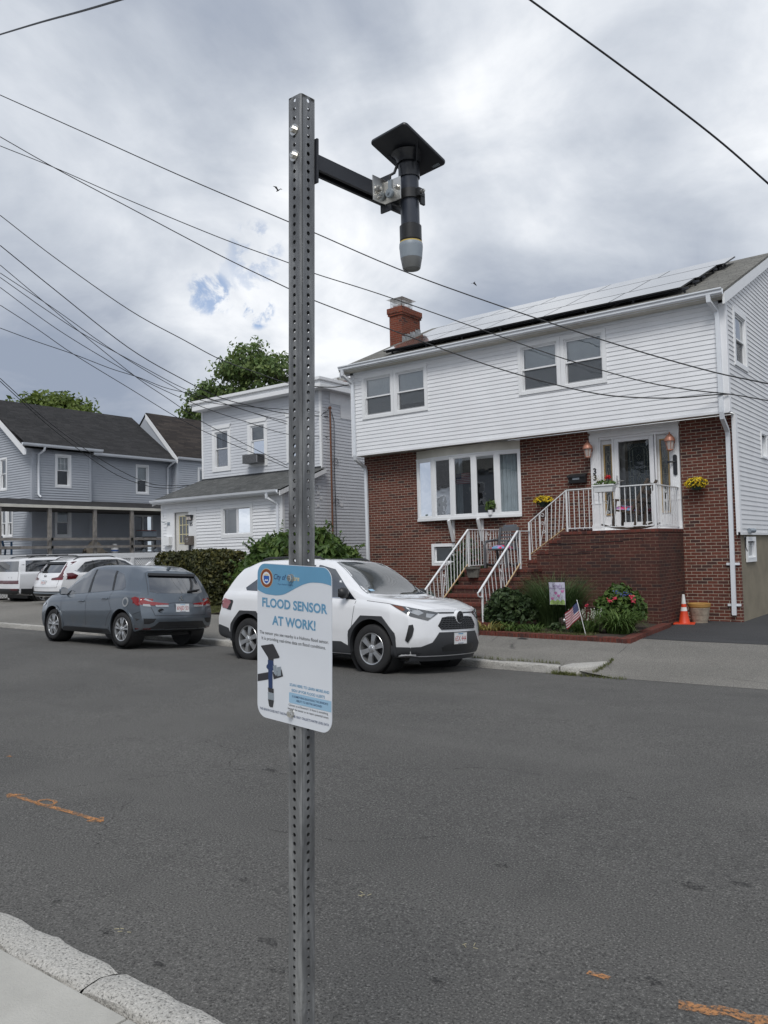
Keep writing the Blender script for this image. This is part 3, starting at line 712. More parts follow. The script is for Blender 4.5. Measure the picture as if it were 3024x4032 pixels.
FW = (18.34, 19.15, 1.32, 1.86)
mb = MB(); flatwall(mb, ws, 17.97, 26.3, -.1, 1.93, [FW], d=-.03); mb.build('foundation', M_fnd, H1)
window(H1, ws, *FW, casing=.075, blind=None, meet=.97, cas_out=.01, curtain=True)
# roof
EY, EZ = 17.17, zr(17.17); RX0, RX1 = -14.64, -4.33
mb = MB(); t = .05
for sgn in (0, 1):
    def yy(y): return y if not sgn else 2 * RY - y
    a = [(RX0, yy(EY), EZ), (RX1, yy(EY), EZ), (RX1, RY, RZ), (RX0, RY, RZ)]
    mb.face(a); mb.face([(x, y, z - t) for x, y, z in a])
    for x in (RX0, RX1): mb.face([(x, yy(EY), EZ), (x, RY, RZ), (x, RY, RZ - t), (x, yy(EY), EZ - t)])
    mb.face([(RX0, yy(EY), EZ), (RX1, yy(EY), EZ), (RX1, yy(EY), EZ - t), (RX0, yy(EY), EZ - t)])
roof1 = mb.build('roof', M_shg, H1)
for x in (XR + .035, RX0 + .02):
    for (ya, za, yb_, zb_) in ((EY + .02, EZ, RY, RZ), (2 * RY - EY - .02, EZ, RY, RZ)):
        mb = MB(); h = .235; mb.prism([(x, ya, za - .055), (x, yb_, zb_ - .055), (x, yb_, zb_ - .055 - h), (x, ya, za - .055 - h)], (.045, 0, 0)); mb.build('rake_board', M_trim, H1)
mb = MB()
gy0, gy1, gz0, gz1 = 17.03, 17.16, 6.775, 6.90
prof = [(gy1, gz1), (gy1, gz0), (gy1 - .05, gz0), (gy0 + .03, gz0 + .03), (gy0 + .028, gz0 + .07), (gy0, gz0 + .10), (gy0, gz1), (gy0 + .012, gz1), (gy0 + .012, gz0 + .1), (gy1 - .01, gz0 + .01)]
mb.prism([(-14.56, y, z) for y, z in prof], (10.21, 0, 0)); mb.build('gutter', M_gut, H1, smooth=25)
mb = MB(); mb.box(XL - .15, XR + .02, 17.165, 17.19, 6.76, 6.905); mb.box(XL - .15, XR + .02, YO - .028, YO - .0, 6.68, 6.76); mb.build('fascia', M_gut, H1)
def downpipe(parent, pts, w=.085, d=.06, m=None, name='downpipe'):
    mb = MB(); rings = []
    P = [V(p) for p in pts]
    for i, p in enumerate(P):
        dirs = (P[min(i + 1, len(P) - 1)] - P[max(i - 1, 0)]).normalized(); a = V((1, 0, 0)); b = dirs.cross(a).normalized()
        k = 1 / max(.5, abs(dirs.dot((P[min(i + 1, len(P) - 1)] - p).normalized() if i < len(P) - 1 else dirs)))
        rings.append([mb.vert(p + a * w / 2 * q + b * d / 2 * r_ * k) for q, r_ in ((-1, -1), (1, -1), (1, 1), (-1, 1))])
    for A, B in zip(rings, rings[1:]):
        for k in range(4): mb.f.append((A[k], A[(k + 1) % 4], B[(k + 1) % 4], B[k])); mb.mi.append(0)
    mb.f.append(tuple(rings[0])); mb.mi.append(0); mb.f.append(tuple(rings[-1])); mb.mi.append(0)
    return mb
mb = downpipe(H1, [(-4.62, 17.09, 6.80), (-4.62, 17.10, 6.68), (-4.555, 17.37, 6.52), (-4.535, 17.375, 6.40), (-4.535, 17.375, 4.42), (-4.535, 17.40, 4.30), (-4.545, 17.78, 4.08), (-4.545, 17.81, 3.95), (-4.578, 17.81, .24)])
for z in (1.30, .45):
    c = -4.578 + (.24 - z) * -.009; mb.box(c - .13, c + .13, 17.77, 17.862, z - .025, z + .025) if False else mb.box(c - .13, c + .13, 17.83, 17.866, z - .025, z + .025)
mb.build('downpipe', M_gut, H1)
mb = downpipe(H1, [(-14.44, 17.09, 6.80), (-14.44, 17.10, 6.66), (-14.33, 17.37, 6.45), (-14.31, 17.375, 6.35), (-14.29, 17.375, 4.42), (-14.29, 17.40, 4.32), (-14.27, 17.78, 4.12), (-14.26, 17.81, 4.02), (-14.24, 17.81, .25)]); mb.build('downpipe', M_gut, H1)
# chimney
mb = MB(); cx0, cx1, cy0, cy1 = -14.93, -14.455, 20.0, 20.98
mb.box(cx0, cx1, cy0, cy1, 0, 9.02); 
for k, (e, za, zb_) in enumerate(((.035, 9.02, 9.09), (.055, 9.09, 9.26))): mb.box(cx0 - e, cx1 + e, cy0 - e, cy1 + e, za, zb_)
ch = mb.build('chimney', M_chim, H1)
mb = MB(); mb.box(-14.85, -14.53, 20.10, 20.55, 9.26, 9.36); mb.build('flue', M_cop, ch)
mb = MB()
for x in [-14.90 + .42 * i / 9 for i in range(10)]:
    for y in (20.05, 20.60): mb.bar((x, y, 9.28), (x, y, 9.56), .008)
for y in [20.05 + .55 * i / 10 for i in range(11)]:
    for x in (-14.90, -14.48): mb.bar((x, y, 9.28), (x, y, 9.56), .008)
for z in (9.32, 9.42, 9.52):
    for x in (-14.90, -14.48): mb.bar((x, 20.05, z), (x, 20.60, z), .006)
    for y in (20.05, 20.60): mb.bar((-14.90, y, z), (-14.48, y, z), .006)
mb.add([(-15.0, 19.95, 9.55), (-14.38, 19.95, 9.55), (-14.38, 20.70, 9.55), (-15.0, 20.70, 9.55), (-14.69, 20.32, 9.66)], [(0, 1, 4), (1, 2, 4), (2, 3, 4), (3, 0, 4), (0, 1, 2, 3)])
mb.build('chimney_cap', M_steel, ch)
mb = MB()
for k in range(7):
    y0 = 20.0 + k * .14; zb_ = zr(y0) + .03; mb.box(cx1 - .002, cx1 + .012, y0, y0 + .15, zb_ - .05, zb_ + .17 + .02 * (k % 2))
mb.build('flashing', simple('lead_flashing', (.38, .39, .40), .5, metal=.4, var=.5, scale=9), ch)
# solar panels
def panel(x0, x1, y0, y1):
    mb = MB(); nrm = V((0, -.4446, 1)).normalized(); sl_ = V((0, 1, .4446)).normalized()
    c = V(((x0 + x1) / 2, (y0 + y1) / 2, zr((y0 + y1) / 2))) + nrm * .135; hl = (y1 - y0) / 2 / sl_.y
    mb.obox(c, V(((x1 - x0) / 2 - .006, 0, 0)), sl_ * (hl - .006), nrm * .016); f = mb.build('solar_panel', M_black, H1)
    mb = MB(); mb.obox(c + nrm * .0165, V(((x1 - x0) / 2 - .018, 0, 0)), sl_ * (hl - .018), nrm * .002); mb.build('solar_glass', M_solar, f)
for k in range(5): panel(-5.33 - 1.62 * (k + 1), -5.33 - 1.62 * k, 17.72, 18.77)
for k in range(5): panel(-5.25 - 1.62 * (k + 1), -5.25 - 1.62 * k, 18.80, 20.37)
for k in range(5): panel(-5.08 - 1.62 * (k + 1), -5.08 - 1.62 * k, 20.40, 21.43)
mb = MB(); nrm = V((0, -.4446, 1)).normalized()
for y in (17.80, 18.60, 19.1, 20.1, 20.6, 21.2):
    mb.bar(V((-13.4, y, zr(y))) + nrm * .09, V((-5.2, y, zr(y))) + nrm * .09, .04, .05)
    for k in range(8): mb.bar(V((-13.2 + k * 1.13, y, zr(y))), V((-13.2 + k * 1.13, y, zr(y))) + nrm * .1, .04)
mb.build('solar_rail', M_blackm, H1)
# bow window: five lights on a shallow curve
NB = 5; bx0, bx1 = BAY[0], BAY[1]; dep = .20
def bow(t):
    a = (t - .5) * 2 * .50; r_ = (bx1 - bx0) / 2 / sin(.50); return V(((bx0 + bx1) / 2 + r_ * sin(a), YB - (r_ * cos(a) - r_ * cos(.50)) * dep / (r_ * (1 - cos(.5))), 0))
pts = [bow(k / NB) for k in range(NB + 1)]
bz0, bz1 = 2.535, 4.15
mb = MB()
ring_ = [(p.x, p.y) for p in pts]
def slab(mb, ring2, z0, z1, out):
    c = []
    for k, p in enumerate(ring2):
        a = ring2[max(0, k - 1)]; b = ring2[min(len(ring2) - 1, k + 1)]; d = V((b[0] - a[0], b[1] - a[1], 0)).normalized(); c.append(V((p[0], p[1], 0)) + V((d.y, -d.x, 0)) * out)
    poly = [V((q.x, q.y, z0)) for q in c] + [V((ring2[-1][0], YB + .02, z0)), V((ring2[0][0], YB + .02, z0))]
    mb.prism(poly, (0, 0, z1 - z0))
slab(mb, ring_, bz0 - .02, bz0 + .045, .03)
bay = mb.build('bow_window', M_trim, H1)
mb = MB(); slab(mb, ring_, bz1, bz1 + .03, .03); mb.build('head', M_trim, bay)
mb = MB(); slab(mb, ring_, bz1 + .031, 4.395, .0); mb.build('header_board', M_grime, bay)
for k in range(NB):
    a, b = pts[k], pts[k + 1]; d = (b - a); L = d.length; d.normalize(); w_ = Wall(a, d, (d.y, -d.x, 0))
    mb = MB(); frame(mb, w_, 0.0, L, bz0 + .045, bz1, .062, -.05, .012, tb=.05, tt=.05); frame(mb, w_, .062, L - .062, bz0 + .095, bz1 - .05, .02, -.04, .0); mb.build('sash', M_trim, bay)
    mb = MB(); mb.face([w_.p(.07, bz0 + .1, -.02), w_.p(L - .07, bz0 + .1, -.02), w_.p(L - .07, bz1 - .06, -.02), w_.p(.07, bz1 - .06, -.02)]); mb.build('pane', M_glassc, bay)
    for (ca, cb) in {0: ((.08, .95),), 1: ((.50, .98),), 2: ((.05, .34),), 3: ((.88, 1.0),), 4: ((.02, .98),)}[k]:
        mb = MB(); mb.grid(lambda u, v: w_.p(L * (ca + (cb - ca) * u), bz0 + .08 + (bz1 - bz0 - .1) * v, -.14 + .022 * sin(u * 38 * (cb - ca)) ), 40, 3); mb.build('curtain', M_curt, bay, smooth=60)
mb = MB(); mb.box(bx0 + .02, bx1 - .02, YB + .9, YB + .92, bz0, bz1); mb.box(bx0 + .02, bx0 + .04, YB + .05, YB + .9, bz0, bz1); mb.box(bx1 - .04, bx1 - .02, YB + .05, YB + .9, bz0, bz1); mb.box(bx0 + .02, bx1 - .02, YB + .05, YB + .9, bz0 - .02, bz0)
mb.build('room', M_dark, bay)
for x in (-11.42, -10.55):
    mb = MB(); mb.bar((x, YB - .02, 2.50), (x, YB - .02, 1.98), .07, .04, up=(0, 1, 0)); mb.bar((x, YB - .24, 2.50), (x, YB - .03, 1.95), .07, .07, up=(1, 0, 0)); mb.bar((x, YB - .24, 2.50), (x, YB, 2.50), .07, .04); mb.build('bracket', M_trim, bay, bevel=.006)
# flag hung inside the middle light, plant on the sill
def us_flag(parent_fn, fn, w, h, nx=26, ny=13):
    """stars-and-stripes cloth, fn(u, v) gives the point; returns three meshes worth of faces"""
    mbs = {'w': MB(), 'r': MB(), 'b': MB()}
    for i in range(nx):
        for j in range(ny):
            u0, u1, v0, v1 = i / nx, (i + 1) / nx, j / ny, (j + 1) / ny
            k = 'b' if (u1 <= .42 and v0 >= 6 / 13 - 1e-6) else ('r' if j % 2 == 0 else 'w')
            mbs[k].face([fn(u0, v0), fn(u1, v0), fn(u1, v1), fn(u0, v1)])
    st = MB()
    for r_ in range(5):
        for c_ in range(6):
            u, v = .035 + .066 * c_ + (.03 if r_ % 2 else 0), .52 + .1 * r_
            if u < .40: 
                a = V(fn(u, v)); dx = (V(fn(u + .011, v)) - a); dy = (V(fn(u, v + .018)) - a); nn = dx.cross(dy).normalized() * .0015
                for s_ in (1, -1): st.face([a + dx + nn * s_, a + dy + nn * s_, a - dx + nn * s_, a - dy + nn * s_])
    mbs['w'].add(st.v, st.f)
    return mbs
def add_flag(name, label, fn, group=None, extra=None):
    mbs = us_flag(None, fn, 1, 1); o = MB(); mats = [M_flagw, M_flagr, M_flagb]
    for i, k in enumerate('wrb'):
        o.cur = i; o.add(mbs[k].v, mbs[k].f)
    return o.build(name, mats, None, recalc=False)
a, b = pts[2], pts[3]; d = (b - a).normalized(); n_ = V((d.y, -d.x, 0))
fo = add_flag('window_flag', '', lambda u, v: a + d * (.10 + .42 * u) + n_ * (-.035) + V((0, 0, 3.42 + .27 * v)))
tag(fo, 'small American flag hanging inside the middle light of the bow window', 'flag')
# ---------------------------------------------------------------- front steps of the brick house
ST = thing('front_steps', 'weathered brick steps and landing climbing to the brick house door', 'steps', (-7.5, 16.3, .1))
def brickblock(name, x0, x1, y0, y1, z0, z1, cap=.072, over=.012, m=M_brick2):
    mb = MB(); mb.box(x0, x1, y0, y1, z0, z1 - cap); o = mb.build(name, m, ST, recalc=True)
    mb = MB(); mb.box(x0 - over, x1 + over, y0 - over, y1, z1 - cap + .001, z1); mb.build('coping', M_edge, o, bevel=.006)
    return o
SB = brickblock('stoop', -7.69, -5.57, 16.30, 17.86, -.1, 2.065)
for k, (a, b, zt) in enumerate(((-7.98, -7.695, 1.895), (-8.275, -7.985, 1.66), (-8.50, -8.28, 1.47))): brickblock('side_step', a, b, 16.30, 17.86, -.1, zt)
brickblock('landing', -9.82, -8.505, 15.76, 17.86, -.1, 1.285)
brickblock('landing_corner', -8.50, -8.17, 15.80, 16.295, -.1, 1.285)
for k in range(1, 7):
    y0 = 14.02 + .29 * (k - 1); brickblock('step', -9.80, -8.18, y0, y0 + .288, -.1, .12 + .166 * k)
mb = MB()     # open mortar cracks in the stoop wall
for pts in ([(-7.98, 1.80), (-7.45, 1.80), (-7.45, 1.81), (-6.3, 1.83)], [(-7.3, 1.62), (-6.95, 1.64), (-6.95, 1.70), (-6.83, 1.72)], [(-7.9, 1.56), (-7.0, 1.60)], [(-6.3, 1.86), (-5.9, 1.88), (-5.9, 1.82)]):
    for (a, b), (c, d) in zip(pts, pts[1:]): mb.bar((a, 16.2985, b), (c, 16.2985, d), .007, .013, up=(0, 1, 0))
mb.build('mortar_crack', M_dark, SB)
# ---------------------------------------------------------------- white iron railings
def run(T, ta, tb, ba, bb, n_, scroll=(), top=True, rusty=False):
    ta, tb, ba, bb = map(V, (ta, tb, ba, bb))
    if top:
        mb = MB(); mb.bar(ta, tb, .042, .022); mb.build('top_rail', M_iron, T, bevel=.004)
    mb = MB(); mb.bar(ba, bb, .026, .018); mb.build('bottom_rail', M_rust if rusty else M_iron, T)
    for k in range(n_):
        t = (k + .5) / n_
        if any(abs(t - s_) < .9 / n_ for s_ in scroll): continue
        p0, p1 = ba.lerp(bb, t), ta.lerp(tb, t); mb = MB(); L = (p1 - p0).length; m = 14; i0 = []
        for j in range(m + 1):
            a = j / m * (pi * 3 if k % 2 else 0); q = p0.lerp(p1, j / m)
            i0.append([mb.vert(q + V((cos(a + pi / 4 + h * pi / 2), sin(a + pi / 4 + h * pi / 2), 0)) * .0095) for h in range(4)])
        for A, B in zip(i0, i0[1:]):
            for h in range(4): mb.f.append((A[h], A[(h + 1) % 4], B[(h + 1) % 4], B[h])); mb.mi.append(0)
        mb.build('baluster', M_iron, T)
    dh = V((tb.x - ta.x, tb.y - ta.y, 0)).normalized()
    for s_ in scroll:
        p0, p1 = ba.lerp(bb, s_), ta.lerp(tb, s_); mb = MB(); e = .09
        for sg in (-1, 1): 
            q0 = ba.lerp(bb, s_ + sg * e / max(.4, (tb - ta).length)); q1 = ta.lerp(tb, s_ + sg * e / max(.4, (tb - ta).length)); mb.bar(q0, q1, .013)
        mb.tube([p0 + dh * -.07 + V((0, 0, .02)), p0.lerp(p1, .35) + dh * -.01, p0.lerp(p1, .8) + dh * .06], .006, 6)
        for (f_, sg, r0) in ((.86, -1, .055), (.62, -1, .045), (.36, 1, .045)):
            c = p0.lerp(p1, f_) + dh * sg * .012; mb.tube([c + dh * (sg * r0 * (1 - i / 22) * cos(i * .42)) + V((0, 0, r0 * (1 - i / 22) * sin(i * .42))) for i in range(20)], .0055, 5)
        mb.build('scroll', M_iron, T, smooth=50)
def post(T, p, z0, z1, w=.034):
    mb = MB(); mb.box(p[0] - w / 2, p[0] + w / 2, p[1] - w / 2, p[1] + w / 2, z0, z1); mb.build('post', M_iron, T, bevel=.003)
RG = 'white iron railings on the front steps'
T = thing('stair_railing', 'white iron stair railing on the juniper side of the brick steps', 'railing', (-9.72, 14.1, .12), RG)
run(T, (-9.72, 14.0, .895), (-9.72, 15.80, 2.19), (-9.72, 14.1, .28), (-9.72, 15.74, 1.40), 13, (.42,), rusty=True)
run(T, (-9.72, 15.80, 2.19), (-9.72, 17.84, 2.19), (-9.72, 15.80, 1.37), (-9.72, 17.84, 1.37), 17, (.45,))
post(T, (-9.72, 14.10), .12, .96); post(T, (-9.72, 15.79), 1.285, 2.18)
mb = MB(); mb.tube([(-9.72, 14.0, .90), (-9.72, 13.93, .86), (-9.72, 13.95, .80), (-9.72, 14.03, .78), (-9.72, 14.09, .76)], .016, 8); mb.build('end_curl', M_iron, T, smooth=60)
T = thing('stair_railing', 'white iron stair railing beside the garden bed, rising from the pavement', 'railing', (-8.36, 14.05, .12), RG)
run(T, (-8.36, 13.95, .905), (-8.41, 15.70, 2.11), (-8.37, 14.08, .28), (-8.41, 15.76, 1.40), 12, (.52,), rusty=True)
mb = MB(); mb.bar((-8.41, 15.69, 2.11), (-8.46, 16.34, 2.11), .04, .02); mb.build('top_rail', M_iron, T)
post(T, (-8.36, 14.06), .12, .96); post(T, (-8.41, 15.79), 1.285, 2.11)
mb = MB(); mb.tube([(-8.36, 13.95, .905), (-8.36, 13.88, .87), (-8.36, 13.90, .81), (-8.36, 13.98, .79), (-8.36, 14.05, .77)], .016, 8); mb.build('end_curl', M_iron, T, smooth=60)
T = thing('stoop_railing', 'white iron railing around the top stoop in front of the door', 'railing', (-7.5, 16.36, 1.48), RG)
run(T, (-8.47, 16.36, 2.30), (-7.55, 16.36, 2.96), (-8.45, 16.36, 1.60), (-7.62, 16.36, 2.14), 9, (.38,), rusty=True)
run(T, (-7.55, 16.36, 2.965), (-5.63, 16.36, 2.965), (-7.55, 16.36, 2.135), (-5.63, 16.36, 2.135), 17, (.47,))
run(T, (-5.63, 16.36, 2.965), (-5.63, 17.84, 2.965), (-5.63, 16.36, 2.12), (-5.63, 17.84, 2.12), 13, (.45,))
post(T, (-8.47, 16.36), 1.47, 2.31); post(T, (-7.55, 16.36), 2.065, 2.965); post(T, (-5.63, 16.36), 2.05, 2.975, .04)
# ---------------------------------------------------------------- front door
D = H1
mb = MB(); wbox(mb, wb, -7.615, -5.56, 4.235, 4.30, -.2, .05); wbox(mb, wb, -7.60, -5.575, 4.30, 4.41, -.1, .03); wbox(mb, wb, -7.63, -5.545, 4.36, 4.41, -.1, .07)
for (a, b) in ((-7.60, -7.40), (-5.765, -5.575)):
    wbox(mb, wb, a, b, 2.06, 4.235, -.2, .035); wbox(mb, wb, a - .012, b + .012, 2.06, 2.22, -.1, .05); wbox(mb, wb, a - .012, b + .012, 4.15, 4.235, -.1, .05); wbox(mb, wb, a - .008, b + .008, 2.70, 2.73, -.1, .045)
    for k in range(4): x = a + .035 + k * (b - a - .07) / 3; wbox(mb, wb, x - .010, x + .010, 2.80, 4.10, .03, .043)
wbox(mb, wb, -7.40, -5.765, 4.175, 4.235, -.2, .01); wbox(mb, wb, -7.615, -5.56, 2.045, 2.10, -.15, .08)
for a in (-7.40, -7.09, -6.11, -5.79): wbox(mb, wb, a, a + .035, 2.10, 4.18, -.2, .015)
df = mb.build('door_frame', M_trim, D)
for (a, b) in ((-7.365, -7.09), (-6.075, -5.79)):
    mb = MB(); wbox(mb, wb, a, b, 2.10, 4.175, -.14, -.09); wbox(mb, wb, a + .04, b - .04, 2.18, 2.38, -.09, -.075); sl_ = mb.build('sidelight', M_trim, D)
    c = (a + b) / 2 + .01; mb = MB(); frame(mb, wb, c - .105, c + .105, 2.44, 4.07, .032, -.09, -.06); mb.build('sidelight_frame', M_oak, sl_)
    mb = MB(); wbox(mb, wb, c - .075, c + .075, 2.47, 4.04, -.088, -.080); mb.build('leaded_pane', M_lead, sl_)
    mb = MB()
    for dx in (-.045, .045): mb.bar(wb.p(c + dx, 2.47, -.078), wb.p(c + dx, 4.04, -.078), .004)
    for z in (2.6, 2.95, 3.3, 3.6, 3.9): mb.bar(wb.p(c - .075, z, -.078), wb.p(c + .075, z, -.078), .004)
    for z0, h in ((3.25, .28), (2.75, .15), (3.75, .12)):
        for sg in (-1, 1): mb.tube([wb.p(c + sg * .034 * sin(pi * i / 10), z0 + h * (i / 5 - 1), -.077) for i in range(11)], .003, 5)
    mb.build('came', M_came, sl_)
SD = MB(); frame(SD, wb, -7.055, -6.145, 2.10, 4.18, .10, -.10, -.02, tb=.16, tt=.085); sdo = SD.build('storm_door', M_trim, D, bevel=.006)
mb = MB(); mb.face([wb.p(-6.955, 2.26, -.06), wb.p(-6.245, 2.26, -.06), wb.p(-6.245, 4.095, -.06), wb.p(-6.955, 4.095, -.06)]); mb.build('pane', glassmat('storm_glass', ior=1.45), sdo)
mb = MB(); mb.bar(wb.p(-6.99, 3.13, -.0), wb.p(-6.99, 3.33, .0), .02, .03); mb.tube([wb.p(-6.99, 3.2, .01), wb.p(-6.90, 3.2, .035), wb.p(-6.82, 3.2, .03)], .009, 8); mb.build('handle', M_steel, sdo)
mb = MB(); wbox(mb, wb, -7.055, -6.145, 2.10, 4.18, -.26, -.20); idr = mb.build('front_door', simple('door_paint', (.30, .27, .26), .5), D)
mb = MB(); frame(mb, wb, -6.86, -6.235, 2.44, 4.10, .06, -.20, -.18); mb.build('door_light_frame', simple('dark_oak', (.085, .062, .04), .5), idr)
mb = MB(); wbox(mb, wb, -6.80, -6.295, 2.50, 4.04, -.20, -.188); mb.build('leaded_pane', M_lead, idr)
mb = MB(); c = -6.5475
for dx in (-.20, -.13, .13, .20): mb.bar(wb.p(c + dx, 2.5, -.186), wb.p(c + dx, 3.9, -.186), .007)
for z in (2.56, 2.7, 2.9, 3.1, 3.3, 3.5): 
    for sg in (-1, 1): mb.bar(wb.p(c + sg * .13, z, -.186), wb.p(c + sg * .25, z, -.186), .006)
for z in (2.85, 3.35): mb.bar(wb.p(c - .13, z, -.186), wb.p(c + .13, z, -.186), .006)
for sc in (.075, .05):
    for sg in (-1, 1): mb.tube([wb.p(c + sg * sc * sin(pi * i / 14), 3.1 + .26 * (i / 7 - 1), -.185) for i in range(15)], .0045, 6)
for (zc, r_) in ((3.42, .045), (3.72, .055), (3.36, .03)): mb.tube([wb.p(c + r_ * cos(i * pi / 2), zc + r_ * 1.3 * sin(i * pi / 2), -.185) for i in range(4)], .0045, 6, closed=True)
mb.tube([wb.p(c + .2 * cos(pi * i / 10), 3.86 + .12 * sin(pi * i / 10), -.185) for i in range(11)], .005, 6)
mb.build('came', M_came, idr)
# wall lamps
for (x, z) in ((-7.60, 3.97), (-5.72, 3.96)):
    y = 17.70
    mb = MB(); mb.lathe([(.001, .215), (.018, .21), (.02, .19), (.008, .18), (.03, .165), (.05, .15), (.105, .08), (.115, .03), (.118, .015), (.10, .01)], (x, y, z), n=20); lo = mb.build('wall_lamp', M_cop, D, smooth=40)
    mb = MB(); mb.lathe([(.098, .012), (.085, -.06), (.062, -.165), (.02, -.175)], (x, y, z), n=6); mb.build('lamp_glass', M_frost, lo)
    mb = MB()
    for k in range(6): a = k * pi / 3; mb.bar((x + .10 * cos(a), y + .10 * sin(a), z + .01), (x + .063 * cos(a), y + .063 * sin(a), z - .17), .010)
    mb.lathe([(.066, -.165), (.07, -.185), (.03, -.2), (.001, -.215)], (x, y, z), n=12); mb.tube([(x, y + .02, z - .15), (x + .01, y + .10, z - .12), (x + .02, y + .13, z)], .012, 8); mb.lathe([(.055, 0), (.05, .02), (.001, .03)], (x + .02, y + .14, z), axis=(0, -1, 0), n=14); mb.build('lamp_frame', M_cop, lo, smooth=40)
mb = MB()
for i, z in enumerate((3.46, 3.315)): text_mesh('3', .19, lambda x, y, z=z: wb.p(-7.50 + x, z + y, .047), mb=mb, bold=.006)
mb.build('house_number', M_ink, D)
mb = MB(); a = V((-7.93, 17.80, 3.24)); mb.prism([(-8.13, 17.86, 3.22), (-8.13, 17.76, 3.22), (-8.13, 17.735, 3.38), (-8.13, 17.86, 3.44)], (.42, 0, 0)); mx = mb.build('letter_box', M_black, D, bevel=.008)
mb = MB(); mb.prism([(-8.15, 17.865, 3.45), (-8.15, 17.71, 3.40), (-8.15, 17.71, 3.36), (-8.15, 17.725, 3.36), (-8.15, 17.725, 3.385), (-8.15, 17.865, 3.435)], (.46, 0, 0)); mb.build('lid', M_black, mx)
mb = MB(); mb.box(-8.02, -7.85, 17.738, 17.742, 3.30, 3.345); mb.build('name_plate', M_greyplas, mx)
mb = MB(); 
mb.prism([wb.p(-5.66 + .045 * cos(t) * 1.0, (3.64 if t < pi else 3.28) + .045 * sin(t), .045) for t in [i * pi / 8 for i in range(16)]], (0, -.02, 0)); dp = mb.build('door_plaque', M_blackm, D, bevel=.004)
mb = MB(); mb.tube([wb.p(-5.66, 3.52, .06), wb.p(-5.72, 3.53, .10), wb.p(-5.77, 3.53, .10)], .02, 10); mb.lathe([(.001, -.03), (.03, -.02), (.034, 0), (.03, .02), (.001, .03)], wb.p(-5.79, 3.53, .10), n=12); mb.build('knob', M_blackm, dp, smooth=50)
mb = MB(); c = V((-4.385, 18.56, 1.99)); mb.tube([c + V((.02, -.12, .0)), c + V((.06, .06, .0)), c + V((.06, .12, -.0))], .05, 12); mb.build('outside_light', M_greyplas, D, smooth=50)
mb = MB(); mb.tube([(-4.42, 18.2, 1.93), (-4.40, 18.16, 1.82), (-4.40, 18.22, 1.78), (-4.40, 18.3, 1.9), (-4.41, 18.28, 1.65), (-4.40, 18.36, 1.55), (-4.41, 18.42, 1.62)], .008, 6); mb.build('loose_wire', M_cable, D, smooth=60)
# ---------------------------------------------------------------- things on the stoop, landing and wall
def flowers(T, pts, size, m, name='blossom'):
    mb = MB(); leaves(mb, pts, size, .3, 1.0, .5); mb.build(name, m, T, recalc=False)
def half_dome(c, rx_, ry_, rz_, n_, low=-.2):
    out = []
    while len(out) < n_:
        a, z = random.uniform(0, 2 * pi), random.uniform(low, 1); r_ = sqrt(max(0, 1 - z * z)); k = random.uniform(.72, 1.04)
        d = V((r_ * cos(a), r_ * sin(a), z)); out.append((V(c) + V((d.x * rx_ * k, d.y * ry_ * k, d.z * rz_ * k)), d))
    return out
for i, (x, z, lb) in enumerate(((-8.76, 2.82, 'pot of yellow flowers hanging on the brick wall beside the bow window'), (-5.20, 2.99, 'pot of yellow flowers hanging on the brick wall right of the door'))):
    T = thing('flower_pot', lb, 'flower pot', (x, 17.68, z - .1), 'yellow flower pots hung on the brick wall')
    mb = MB(); mb.lathe([(.001, -.12), (.09, -.11), (.125, -.02), (.14, .05), (.13, .05), (.11, -.02)], (x, 17.72, z), n=18); mb.build('pot', M_dgreen, T, smooth=40)
    mb = MB(); leaves(mb, half_dome((x, 17.71, z + .02), .22, .14, .12, 160, -.6), .035); mb.build('foliage', M_rose, T, recalc=False)
    flowers(T, half_dome((x, 17.69, z + .03), .255, .16, .13, 420, -.75 if i else -.3), .034, M_yel)
T = thing('window_box', 'white planter box with a red geranium hung on the stoop railing', 'planter', (-6.64, 16.27, 2.86))
mb = MB(); mb.prism([(-6.83, 16.18, 2.86), (-6.455, 16.18, 2.86), (-6.42, 16.16, 3.005), (-6.87, 16.16, 3.005)], (0, .19, 0)); mb.build('box', M_iron, T, bevel=.008)
mb = MB(); mb.box(-6.885, -6.405, 16.145, 16.365, 2.985, 3.015); mb.build('rim', M_iron, T, bevel=.005)
mb = MB(); leaves(mb, half_dome((-6.64, 16.26, 3.0), .27, .12, .11, 170, .0), .04); mb.build('foliage', M_bush, T, recalc=False)
mb = MB(); 
for k in range(9): mb.tube([(-6.7, 16.25, 3.02), (-6.8 + .02 * k, 16.24, 3.12), (-6.95 + .05 * k, 16.22, 3.20 + .02 * (k % 3))], .0025, 4)
mb.build('stalk', M_pale, T)
flowers(T, half_dome((-6.555, 16.24, 3.16), .065, .06, .05, 90, -.6), .03, M_redf)
# rocking chair on the stoop
T = thing('rocking_chair', 'dark wooden rocking chair with a bright cushion on the top stoop', 'chair', (-6.3, 17.05, 2.07))
WD = simple('dark_chair_wood', (.085, .065, .05), .7, var=.3, scale=9)
def part(T, name, m, f, **k): mb = MB(); f(mb); return mb.build(name, m, T, **k)
for y in (16.78, 17.30):
    part(T, 'rocker', WD, lambda mb: mb.tube([(-6.95 + 1.1 * i / 10, y, 2.10 + .10 * ((i - 5) / 5) ** 2) for i in range(11)], .022, 6), smooth=50)
    part(T, 'leg', WD, lambda mb: mb.bar((-6.70, y, 2.13), (-6.62, y, 2.72), .05)); part(T, 'leg', WD, lambda mb: mb.bar((-6.22, y, 2.12), (-6.12, y, 2.62), .05))
    part(T, 'armrest', WD, lambda mb: mb.bar((-6.78, y, 2.73), (-6.08, y, 2.68), .07, .03))
    part(T, 'back_post', WD, lambda mb: mb.bar((-6.32, y, 2.40), (-5.90, y, 3.12), .05))
